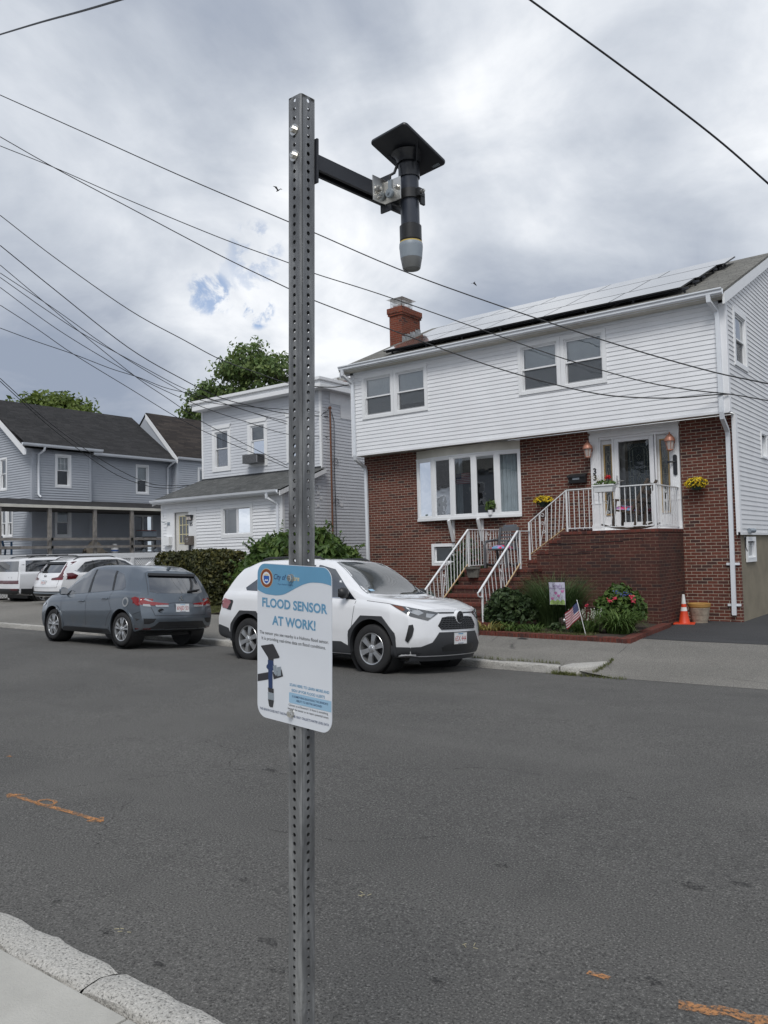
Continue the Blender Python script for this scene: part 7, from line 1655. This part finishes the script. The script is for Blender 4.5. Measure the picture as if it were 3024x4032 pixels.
for ax in 'RL':
    F_.decal('side_window', M_cgl, [(-2.12, 1.19), (1.0, 1.175), (.45, 1.54), (.1, 1.61), (-2.05, 1.60)], ax, .003); F_.decal('sill_trim', M_black, [(-.95, .28), (.95, .28), (.95, .42), (-.95, .42)], ax, .012)
    F_.decal('bumper', M_black, [(-2.3, .40), (-1.9, .32), (-1.86, .56), (-2.3, .58)], ax, .010); F_.line('door_gap', M_ink, [(-.9, 1.14), (-.8, .45)], ax); F_.line('door_gap', M_ink, [(.1, 1.14), (.1, .45)], ax)
F_.decal('rear_window', M_cgl, [(-.80, 1.20), (.80, 1.20), (.74, 1.58), (-.74, 1.58)], 'B', .003, .08); F_.decal('lamp_bar', M_redd, [(-.86, .76), (.86, .76), (.86, .88), (-.86, .88)], 'B', .008, .06); F_.decal('bumper', M_black, [(-.90, .38), (.90, .38), (.90, .58), (-.90, .58)], 'B', .012, .06)
F_.decal('bumper_light', M_redd, [(-.84, .52), (-.45, .52), (-.45, .575), (-.84, .575)], 'B', .016, .06); F_.line('tailgate_gap', M_ink, [(-.82, 1.6), (-.82, .76)], 'B', w=.012)
mb = MB()
for k, t_ in enumerate('FE'):
    h, nd = F_.cast(-.30 - .18 * k, .98, 'B'); text_mesh(t_, .075, lambda x, y: h + nd * .006 + V((0, -x, y)), mb=mb)
mb.build('lettering', M_clad, F_.T, uv=False); F_.rails(-1.9, .2, .68, h_=.06)
mb = MB()
for x in (-1.2, -.3): h, _ = F_.cast(x, 0, 'T'); mb.bar((x, -.66, h.z + .06), (x, .66, h.z + .06), .06, .025)
mb.build('cross_bar', M_black, F_.T, uv=False)
# ---------------------------------------------------------------- planting
def shell_box(x0, x1, y0, y1, z0, z1, n_, r_=.25, amp=.05):
    from mathutils import noise as mn
    out = []; A = [(x1 - x0) * (z1 - z0)] * 2 + [(y1 - y0) * (z1 - z0)] * 2 + [(x1 - x0) * (y1 - y0)]
    c = V(((x0 + x1) / 2, (y0 + y1) / 2, (z0 + z1) / 2)); h = V(((x1 - x0) / 2, (y1 - y0) / 2, (z1 - z0) / 2))
    while len(out) < n_:
        k = random.choices(range(5), A)[0]; u, v = random.uniform(-1, 1), random.uniform(-1, 1)
        q = V((u, -1, v)) if k == 0 else V((u, 1, v)) if k == 1 else V((-1, u, v)) if k == 2 else V((1, u, v)) if k == 3 else V((u, v, 1))
        p = V((q.x * h.x, q.y * h.y, q.z * h.z)); inner = V((max(-h.x + r_, min(h.x - r_, p.x)), max(-h.y + r_, min(h.y - r_, p.y)), min(h.z - r_, p.z)))
        d = p - inner; d = d.normalized() if d.length > 1e-5 else q.normalized(); p = inner + d * r_
        w = mn.noise((p + c) * 2.2) * amp * 2 + mn.noise((p + c) * 6) * amp
        out.append((c + p + d * (w - random.random() ** 2 * .14), d))
    return out
def core(T, m, fn_pts, name='branches'):
    pass
HB = (-22.35, -19.25, 16.60, 17.95, .12, 1.90)
T = thing('hedge', 'clipped dark green boxy hedge in front of the porch beside the grey car', 'hedge', (-21, 17.1, .1))
mb = MB(); leaves(mb, shell_box(*HB, 9500, .28, .06), .075, .45, 1.7, .3); mb.build('foliage', M_hedge, T, recalc=False, uv=False)
mb = MB()
for k in range(60): x, y = random.uniform(HB[0] + .3, HB[1] - .3), random.uniform(HB[2] + .25, HB[3] - .25); mb.tube([(x, y, .1), (x + random.uniform(-.2, .2), y + random.uniform(-.2, .2), .9), (x + random.uniform(-.4, .4), y + random.uniform(-.3, .3), 1.6)], [.03, .02, .008], 5)
mb.build('stem', M_bark, T, uv=False)
mb = MB(); leaves(mb, [(V((random.uniform(HB[0] + .22, HB[1] - .22), random.uniform(HB[2] + .22, HB[3] - .22), random.uniform(.15, 1.65))), V((0, -1, .2))) for _ in range(2600)], .16, .3, 1.4); mb.build('inner_foliage', M_hedge, T, recalc=False, uv=False)
# big bush
T = thing('bush', 'large rounded leafy bush between the brick house and the grey house', 'bush', (-15.6, 16.4, .1))
def lobes(ls, n_, k0=.55, low=-.35):
    out = []; wts = [l[3] * l[5] for l in ls]
    while len(out) < n_:
        l = random.choices(ls, wts)[0]; a, z = random.uniform(0, 2 * pi), random.uniform(low, 1); r_ = sqrt(1 - z * z); d = V((r_ * cos(a), r_ * sin(a), z)); k = 1 - (random.random() ** 2) * (1 - k0)
        out.append((V((l[0] + d.x * l[3] * k, l[1] + d.y * l[4] * k, l[2] + d.z * l[5] * k)), d))
    return out
BL = [(-15.5, 16.4, .9, 2.0, 1.3, 1.45), (-16.7, 16.3, .7, 1.1, 1.0, 1.15), (-14.2, 16.3, .75, 1.05, 1.0, 1.2), (-15.1, 16.2, 1.5, 1.2, 1.0, .95), (-16.1, 16.2, 1.4, 1.0, .9, .9), (-16.9, 16.2, .5, .6, .8, .7)]
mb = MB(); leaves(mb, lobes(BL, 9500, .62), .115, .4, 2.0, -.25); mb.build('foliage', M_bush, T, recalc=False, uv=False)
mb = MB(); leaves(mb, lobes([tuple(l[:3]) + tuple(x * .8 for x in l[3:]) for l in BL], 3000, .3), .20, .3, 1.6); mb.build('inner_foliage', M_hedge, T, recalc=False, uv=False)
sp_ = MB(); lf = []
for k in range(46):
    p, d = lobes(BL, 1, .95, .1)[0]; q = [p - d * .3, p + d * .12 + V((0, 0, .05)), p + d * .30 + V((random.uniform(-.1, .1), 0, .03))]; sp_.tube(q, [.006, .004, .002], 4)
    for t in range(9): lf.append((q[0].lerp(q[2], .4 + .6 * t / 8) + V((0, 0, .05)), d))
sp_.build('twigs', M_bark, T, uv=False)
mb = MB(); leaves(mb, lf, .085, .3, 2.0); mb.build('foliage', M_bush, T, recalc=False, uv=False)
# by the left railing
T = thing('juniper', 'low blue-green juniper at the foot of the stair railing behind the white car', 'shrub', (-10.3, 14.9, .1))
mb = MB(); leaves(mb, lobes([(-10.45, 14.95, .40, .42, .4, .46), (-10.85, 14.9, .3, .4, .4, .38), (-10.05, 14.9, .30, .45, .4, .36), (-9.95, 14.6, .2, .4, .35, .3)], 2400, .6), .055, .4, 2.4, .5); mb.build('foliage', M_juni, T, recalc=False, uv=False)
T = thing('shrub', 'upright dark green shrub seen through the railing beside the landing', 'shrub', (-10.35, 16.7, .1))
mb = MB(); leaves(mb, lobes([(-10.35, 16.75, 1.0, .52, .5, 1.0), (-10.2, 16.4, .7, .45, .45, .75), (-10.6, 16.9, .8, .4, .4, .8)], 2600, .5, -.9), .075, .4, 2.0, .5); mb.build('foliage', M_rose, T, recalc=False, uv=False)
mb = MB()
for s_ in (-1, 1):
    for k in range(2): mb.face([V((-11.35, 15.5, .82)) + V(p) for p in ((0, 0, 0), (s_ * .10, .02, .07 - .06 * k), (s_ * .09, .02, -.01 - .06 * k))])
mb.tube([(-11.35, 15.5, .1), (-11.35, 15.5, .85)], .006, 5)
tag(mb.build('garden_ornament', simple('bright_blue', (.04, .30, .62), .5), None, uv=False), 'small bright blue butterfly on a stick above the white car bonnet', 'ornament')
# brick-edged bed
def bedz(x, y): return .125
EDP = [(-8.15, 13.47), (-5.17, 13.41), (-5.42, 16.28)]
mb = MB()
for (x0, y0), (x1, y1) in zip(EDP, EDP[1:]):
    a, b = V((x0, y0, 0)), V((x1, y1, 0)); d = (b - a); L = d.length; d.normalize(); nrm = V((d.y, -d.x, 0)); k = 0.0
    while k < L - .05:
        c = a + d * (k + .052); z = far_z(c.x, c.y); mb.obox(c - nrm * .05 + V((0, 0, z + .028 + random.uniform(-.005, .005))), d * .0495, nrm * (.098 + random.uniform(-.006, .006)), V((0, 0, .047))); k += .106
tag(mb.build('brick_edging', M_edge, bevel=.006), 'low red brick edging around the front garden bed', 'edging')
mb = MB(); mb.face([(-8.15, 13.5, .150), (-5.22, 13.45, .150), (-5.47, 16.29, .155), (-8.15, 16.29, .155)])
sb = MB(); sb.grid(lambda u, v: (-8.15 + (2.9 - .25 * v) * u, 13.5 + 2.79 * v, .150 + .025 * sin(u * 17) * sin(v * 13)), 30, 28); tag(sb.build('garden_soil', M_soil, smooth=60), kind='structure')
def shrub(name, label, cat, base, ls, n_, size, m, low=-.5, k0=.5, asp=1.6, up=.35):
    T = thing(name, label, cat, base); mb = MB(); leaves(mb, lobes(ls, n_, k0, low), size, .4, asp, up); mb.build('foliage', m, T, recalc=False, uv=False)
    mb = MB()
    for k in range(9): a = random.uniform(0, 6.28); l = random.choice(ls); mb.tube([base, (base[0] + .1 * cos(a), base[1] + .1 * sin(a), base[2] + .25), (l[0] + l[3] * .6 * cos(a), l[1] + l[4] * .6 * sin(a), l[2] + l[5] * .5)], [.012, .009, .004], 5)
    mb.build('stem', M_bark, T, uv=False); return T
shrub('rose_bush', 'dark green leafy shrub beside the stair railing in the garden bed', 'shrub', (-7.95, 14.4, .15), [(-7.95, 14.4, .50, .42, .36, .40), (-8.2, 14.3, .42, .26, .3, .32), (-7.65, 14.45, .45, .28, .3, .36), (-7.95, 14.3, .70, .34, .3, .26)], 2400, .065, M_rose)
T = shrub('flowering_bush', 'green bush with pink and blue blossoms against the stoop wall', 'shrub', (-5.95, 15.2, .15), [(-5.95, 15.15, .55, .42, .36, .42), (-5.75, 15.1, .50, .30, .3, .34), (-6.2, 15.1, .48, .26, .3, .32), (-5.95, 15.1, .80, .22, .2, .22)], 1900, .07, M_bush)
flowers(T, [(V((x + random.gauss(0, .022), 14.80 + random.gauss(0, .02), z + random.gauss(0, .018))), V((0, -1, .3))) for (x, z) in ((-6.50, .60), (-5.93, .74), (-5.60, .78), (-5.57, .70), (-6.02, .70)) for _ in range(22)], .032, M_pink)
flowers(T, [(V((x + random.gauss(0, .05), 14.85, z + random.gauss(0, .02))), V((0, -1, .3))) for (x, z) in ((-5.88, .86), (-5.75, .82)) for _ in range(24)], .022, M_bluf)
def clump(name, label, cat, c, n_, L, w, lean, m, rad=.15, droop=1.0, flat_=1.0):
    T = thing(name, label, cat, c); mb = MB()
    for k in range(n_):
        a = random.uniform(0, 2 * pi); r_ = rad * sqrt(random.random()); blade(mb, (c[0] + r_ * cos(a), c[1] + r_ * sin(a) * flat_, c[2]), a + random.gauss(0, .5), L * random.uniform(.6, 1.08), w * random.uniform(.7, 1.2), abs(random.gauss(lean, .2)), 6, droop * random.uniform(.7, 1.25))
    mb.build('leaf_blades', m, T, recalc=False, uv=False); return T
clump('ornamental_grass', 'tall dark fine-leaved grass clump behind the garden banner', 'grass', (-7.20, 14.95, .15), 2200, 1.22, .009, .20, M_blade, .36, .70)
clump('daylily', 'broad mound of bright green strap leaves at the corner of the garden bed', 'plant', (-5.68, 14.35, .15), 420, .62, .024, .35, M_lily, .22, 1.0)
clump('daylily', 'pale yellowing strap leaves spilling over the brick edging by the railing foot', 'plant', (-7.98, 13.62, .15), 130, .34, .020, .55, M_pale, .26, 1.2, .35); clump('daylily', 'short green strap leaves under the dark shrub near the railing', 'plant', (-7.62, 13.75, .15), 110, .34, .020, .5, M_lily, .22, 1.1, .4)
clump('daylily', 'small tuft of green strap leaves in front of the tall grass', 'plant', (-7.15, 13.85, .15), 90, .30, .018, .5, M_lily, .20, 1.1, .5)
T = clump('white_salvia', 'low plant with white flower spikes beside the flag', 'plant', (-6.30, 14.30, .15), 150, .34, .022, .5, M_lily, .20, .9)
mb = MB(); fl = []
for k in range(26):
    x, y = -6.34 + random.uniform(-.24, .30), 14.25 + random.uniform(-.16, .2); h_ = random.uniform(.34, .46); tx = x + (x + 6.30) * .3; mb.tube([(x, y, .15), (tx, y, .15 + h_)], .004, 4)
    for j in range(12): t = .62 + .40 * j / 11; fl.append((V((x + (tx - x) * t + random.gauss(0, .008), y + random.gauss(0, .008), .15 + h_ * t)), V((random.gauss(0, 1), -1, .2))))
mb.build('stem', M_lily, T, uv=False); flowers(T, fl, .020, M_whf)
shrub('ground_cover', 'low leafy ground cover at the foot of the tall grass', 'plant', (-6.75, 14.3, .15), [(-6.75, 14.35, .18, .34, .25, .13), (-6.45, 14.5, .2, .25, .25, .14)], 320, .055, M_rose, -.2)
def tufts(name, region, n_, L, w, m, zf, seed=1):
    mb = MB(); rr = random.Random(seed)
    for k in range(n_): x, y = region(rr); blade(mb, (x, y, zf(x, y)), rr.uniform(0, 6.28), L * rr.uniform(.5, 1.2), w, abs(rr.gauss(.3, .25)), 3, .7)
    return tag(mb.build(name, m, None, recalc=False, uv=False), kind='stuff')
tufts('bed_grass', lambda r: (r.uniform(-7.6, -5.9), 13.56 + abs(r.gauss(0, .22))), 1500, .07, .005, M_grass, lambda x, y: .15)
def kerbweeds(r):
    t = r.random()
    if t < .38: return (-5.17 + r.gauss(0, .10), 10.96 - abs(r.gauss(0, .05)))
    if t < .62: return (r.uniform(-5.3, -4.25), 10.93 - abs(r.gauss(0, .05)) + max(0, -5.0 + 5.3) * 0)
    if t < .85: return (r.uniform(-7.2, -5.3), 11.17 + abs(r.gauss(0, .02)))
    a = r.uniform(0, 1); return (-4.80 + .05 * r.random() - .1 * a * a, 11.05 + .95 * a)
tufts('kerb_weeds', kerbweeds, 900, .075, .006, M_grass, lambda x, y: road_z(x, y) if y < 11.0 else far_z(x, y), 4)
sheet('lawn', -19.35, -17.2, 14.62, 19.0, 8, 8, lambda x, y: far_z(x, y) + .012, M_soil)
tufts('lawn_grass', lambda r: (r.uniform(-19.3, -17.25), r.uniform(14.65, 17.5)), 7000, .06, .006, M_grass, lambda x, y: far_z(x, y) + .012, 8)
# garden banner and flag
T = thing('garden_banner', 'pastel garden banner with tulips on a black stand before the tall grass', 'banner', (-6.85, 14.3, .15))
bn = lambda u, v, d=0.0: V((-7.02 + .325 * u + .012 * (1 - v) , 14.28 - d + .010 * sin(u * 5 + v * 3), .645 + .425 * v))
def patch(name, m, u0, u1, v0, v1, d, fn=None):
    mb = MB(); mb.grid(lambda a, b: bn(u0 + (u1 - u0) * a, v0 + (v1 - v0) * b * (fn(a) if fn else 1), d), 10, 8); mb.build(name, m, T, uv=False, smooth=70)
patch('cloth', simple('banner_lilac', (.50, .49, .60), .85, var=.12, scale=8), 0, 1, 0, 1, 0)
patch('printed_grass', simple('banner_green', (.30, .42, .14), .85, var=.3, scale=20), .02, .98, .01, .20, .003, lambda a: .75 + .5 * sin(a * 9) ** 2)
TUL = simple('banner_tulip', (.50, .16, .36), .85, var=.3, scale=30)
for (u, v) in ((.18, .27), (.42, .52), (.60, .40), (.85, .60)):
    mb = MB(); pts = [(u - .10, v + .07), (u - .04, v + .04), (u, v + .075), (u + .04, v + .04), (u + .10, v + .07), (u + .085, v - .02), (u + .04, v - .055), (u - .04, v - .055), (u - .085, v - .02)]
    mb.face([bn(a, b, .004) for a, b in pts]); mb.build('printed_tulip', TUL, T, uv=False, recalc=False)
mb = MB(); text_mesh('Schall', .075, lambda x, y: bn(.5 + x / .325, .84 + y / .425, .004), mb=mb); text_mesh('Memories Together', .046, lambda x, y: bn(.5 + x / .36, .735 + y / .425, .004), mb=mb); mb.build('lettering', simple('banner_ink', (.22, .12, .30), .8), T, uv=False)
mb = MB(); mb.tube([(-6.695, 14.30, .15), (-6.695, 14.30, 1.15)], .005, 6); mb.tube([(-6.695, 14.30, 1.075), (-7.02, 14.30, 1.075)], .004, 6); mb.build('stand', M_black, T, uv=False)
T = thing('garden_flag', 'American flag on a short white stick leaning over the garden bed', 'flag', (-6.07, 13.75, .15))
p0, p1 = V((-6.068, 13.75, .15)), V((-6.214, 13.76, .755)); mb = MB(); mb.tube([p0, p1], .0055, 8); mb.lathe([(.001, 0), (.008, .004), (.008, .016), (.001, .03)], p1, axis=(p1 - p0), n=8); mb.build('stick', M_trim, T, uv=False, smooth=60)
pa, pb = p0.lerp(p1, .985), p0.lerp(p1, .57); fd = V((-.27, -.04, -.25))
def fl_(u, v):   # u along the fly, v up the hoist; the cloth hangs in folds
    q = pb.lerp(pa, v); return q + fd * u * (1 - .18 * v) + V((.0, .030 * sin(u * 9 + v * 2.5) * u ** .5, -.03 * u * (1 - u)))
o = add_flag('flag', '', fl_); attach(o, T)
T = thing('solar_stake', 'small black garden light on a stake beside the flag', 'garden light', (-6.52, 13.9, .15))
part(T, 'stake', M_black, lambda mb: mb.tube([(-6.50, 13.9, .15), (-6.55, 13.9, .50)], .008, 6)); part(T, 'lamp', M_steel, lambda mb: mb.lathe([(.001, 0), (.018, .01), (.02, .05), (.001, .07)], (-6.53, 13.88, .36), axis=(-.14, 0, 1), n=12), smooth=50)
mb = MB(); mb.grid(lambda u, v: (-7.15 + .19 * u, 13.18 + .09 * v, far_z(-7.1, 13.2) + .006 + .018 * sin(pi * u) * sin(pi * v)), 8, 6); tag(mb.build('litter', M_black, None, smooth=60), 'crumpled black piece of litter on the pavement in front of the brick edging', 'litter')
rr = random.Random(11); LT = simple('dry_litter', (.42, .38, .24), .9, var=.3, scale=20)
for (x, y, lb) in ((-2.52, 2.62, 'tiny pale twig on the road right of the post foot'), (-3.36, 2.30, 'tiny pale seed stalk on the road near the kerb corner'), (-2.62, 3.2, 'tiny pale wood chips on the road behind the post'), (-1.95, 3.05, 'tiny pale dry twig on the road at the right of the post')):
    mb = MB(); z = road_z(x, y) + .006
    for k in range(4): a = rr.uniform(0, 6.28); q = V((x + rr.gauss(0, .02), y + rr.gauss(0, .02), z)); mb.tube([q, q + V((cos(a) * .022, sin(a) * .022, .002))], .0016, 4)
    tag(mb.build('twig', LT, None, uv=False), lb, 'twig')
# birds far up
for (c, lb, s_) in (((-38.3, 39.0, 26.5), 'tiny dark bird high in the sky left of the post', .36), ((-33.9, 57.2, 23.7), 'tiny dark bird in the sky above the solar panels', .40)):
    c = V(c); mb = MB(); i_ = 1 if s_ < .38 else -1
    mb.lathe([(.001, -.16), (.03, -.1), (.045, 0), (.03, .09), (.02, .12), (.001, .17)], c, axis=(.8, .3 * i_, .3), n=10)
    for sg in (-1, 1): mb.add([c + V((.06, .0, 0)), c + V((-.06, 0, 0)), c + V((-.10, sg * .2, .12 * i_ + .06)), c + V((-.04 + .06 * sg, sg * .42, .2 * i_)), c + V((.07, sg * .2, .13 * i_ + .06))], [(0, 1, 2, 4), (4, 2, 3)])
    tag(mb.build('bird', M_black, None, uv=False), lb, 'bird')
# ---------------------------------------------------------------- trees behind the houses
def tree(label, base, trunk_h, r0, ls, n_, size, m, k0=.35, asp=1.5, cl=26):
    T = thing('tree', label, 'tree', base); B = V(base); top = B + V((0, 0, trunk_h)); mb = MB(); tips = []
    mb.tube([B, B.lerp(top, .5) + V((.15, .1, 0)), top], [r0, r0 * .8, r0 * .6], 10)
    for l in ls:
        c = V(l[:3]); q = [top - V((0, 0, .3)), top.lerp(c, .55) + V((random.uniform(-.4, .4), random.uniform(-.4, .4), .2)), c]; mb.tube(q, [r0 * .45, r0 * .25, r0 * .10], 7)
        for k in range(7):
            a = random.uniform(0, 6.28); z = random.uniform(-.3, .9); d = V((cos(a) * l[3] * .85, sin(a) * l[4] * .85, z * l[5] * .85)); st = q[1].lerp(c, random.uniform(.2, 1)); mb.tube([st, st.lerp(c + d, .5) + V((0, 0, .1)), c + d], [r0 * .09, r0 * .05, r0 * .02], 5); tips.append((c + d, d.normalized()))
    mb.build('trunk', M_bark, T, uv=False, smooth=60)
    # leaves gather in small clumps on the outer twigs
    pts = []
    cents = lobes(ls, n_ // cl, k0, -.55) + tips
    for c, d in cents:
        for k in range(cl): pts.append((c + V((random.gauss(0, size * 1.5), random.gauss(0, size * 1.5), random.gauss(0, size * .95))), d))
    mb = MB(); leaves(mb, pts, size, .4, asp, .2); mb.build('crown', m, T, recalc=False, uv=False); return T
tree('leafy tree with an open crown rising behind the grey flat-roofed house', (-40.6, 40.5, .1), 9.5, .34, [(-41.6, 40, 14.9, 2.2, 2.2, 1.75), (-43.9, 40, 14.9, 1.5, 1.6, 1.0), (-39.6, 40, 14.3, 1.5, 1.9, 1.2), (-41.0, 40, 13.0, 2.0, 2.0, .9), (-44.3, 40, 13.35, 1.15, 1.2, .75), (-42.6, 40, 13.1, 1.2, 1.5, .8)], 5200, .21, M_tree1, .2)
tree('small leafy tree behind the left end of the grey house cornice', (-47.0, 40.5, .1), 9.0, .22, [(-45.9, 40, 13.75, .95, 1.2, .65), (-47.3, 40, 13.3, .95, 1.2, .75), (-48.2, 40, 12.4, .75, 1.0, .6), (-46.8, 40, 11.8, .8, 1.0, .8)], 1700, .22, M_tree1, .3)
tree('bright green tree whose rounded top shows over the dark roof at far left', (-71.5, 42.5, .1), 9.0, .5, [(-71.5, 42, 14.2, 4.4, 3.6, 3.2), (-75.0, 42, 14.6, 3.0, 3, 2.7), (-67.6, 42, 13.3, 2.6, 2.6, 2.2), (-73.0, 42, 15.4, 2.4, 2.4, 2.2), (-78.4, 42, 14.6, 1.6, 2, 2.4), (-69.7, 42, 15.1, 2.2, 2.2, 2.1)], 9000, .34, M_tree2, .55)
# ---------------------------------------------------------------- unseen houses across the street, added for the panes to reflect
for (x0, x1, y0, lb, m, rm) in ((-44, -33, -9.0, 'plain pale house added across the street, far along, mirrored in the window panes', M_hs2, M_shd), (-28, -17.5, -8.0, 'plain grey gabled house added across the street, mirrored in the bow window panes', M_blue, M_shg), (-12.5, -2.5, -9.5, 'plain white gabled house added behind the viewer for the panes to mirror', M_white, M_shd), (5, 15, -9.0, 'plain pale gabled house added across the street beyond the driveway for reflections', M_hs2, M_shg)):
    T = thing('house', lb, 'house', ((x0 + x1) / 2, y0, 0)); wf = Wall((0, y0, 0), (1, 0, 0), (0, 1, 0))
    wins = [(x0 + (x1 - x0) * k - .5, x0 + (x1 - x0) * k + .5, z, z + 1.5) for k in (.2, .5, .8) for z in (1.3, 4.2)]
    mb = MB(); lap(mb, wf, x0, x1, .2, 6.4, .2, wins, lip=.03); mb.build('front_siding', m, T)
    for w_ in wins:
        mb = MB(); frame(mb, wf, *w_, .1, -.05, .04); f = mb.build('window', M_trim, T); mb = MB(); wbox(mb, wf, w_[0], w_[1], w_[2], w_[3], -.06, -.04); mb.build('pane', M_cgl, f)
    mb = MB(); mb.box(x0, x0 + .1, y0 - 9, y0, 0, 6.4); mb.box(x1 - .1, x1, y0 - 9, y0, 0, 6.4); mb.build('side_wall', m, T)
    mb = MB(); mb.face([(x0 - .3, y0 + .4, 6.3), (x1 + .3, y0 + .4, 6.3), (x1 + .3, y0 - 4.5, 9.2), (x0 - .3, y0 - 4.5, 9.2)]); mb.face([(x0 - .3, y0 - 9.4, 6.3), (x1 + .3, y0 - 9.4, 6.3), (x1 + .3, y0 - 4.5, 9.2), (x0 - .3, y0 - 4.5, 9.2)]); mb.build('roof', rm, T)
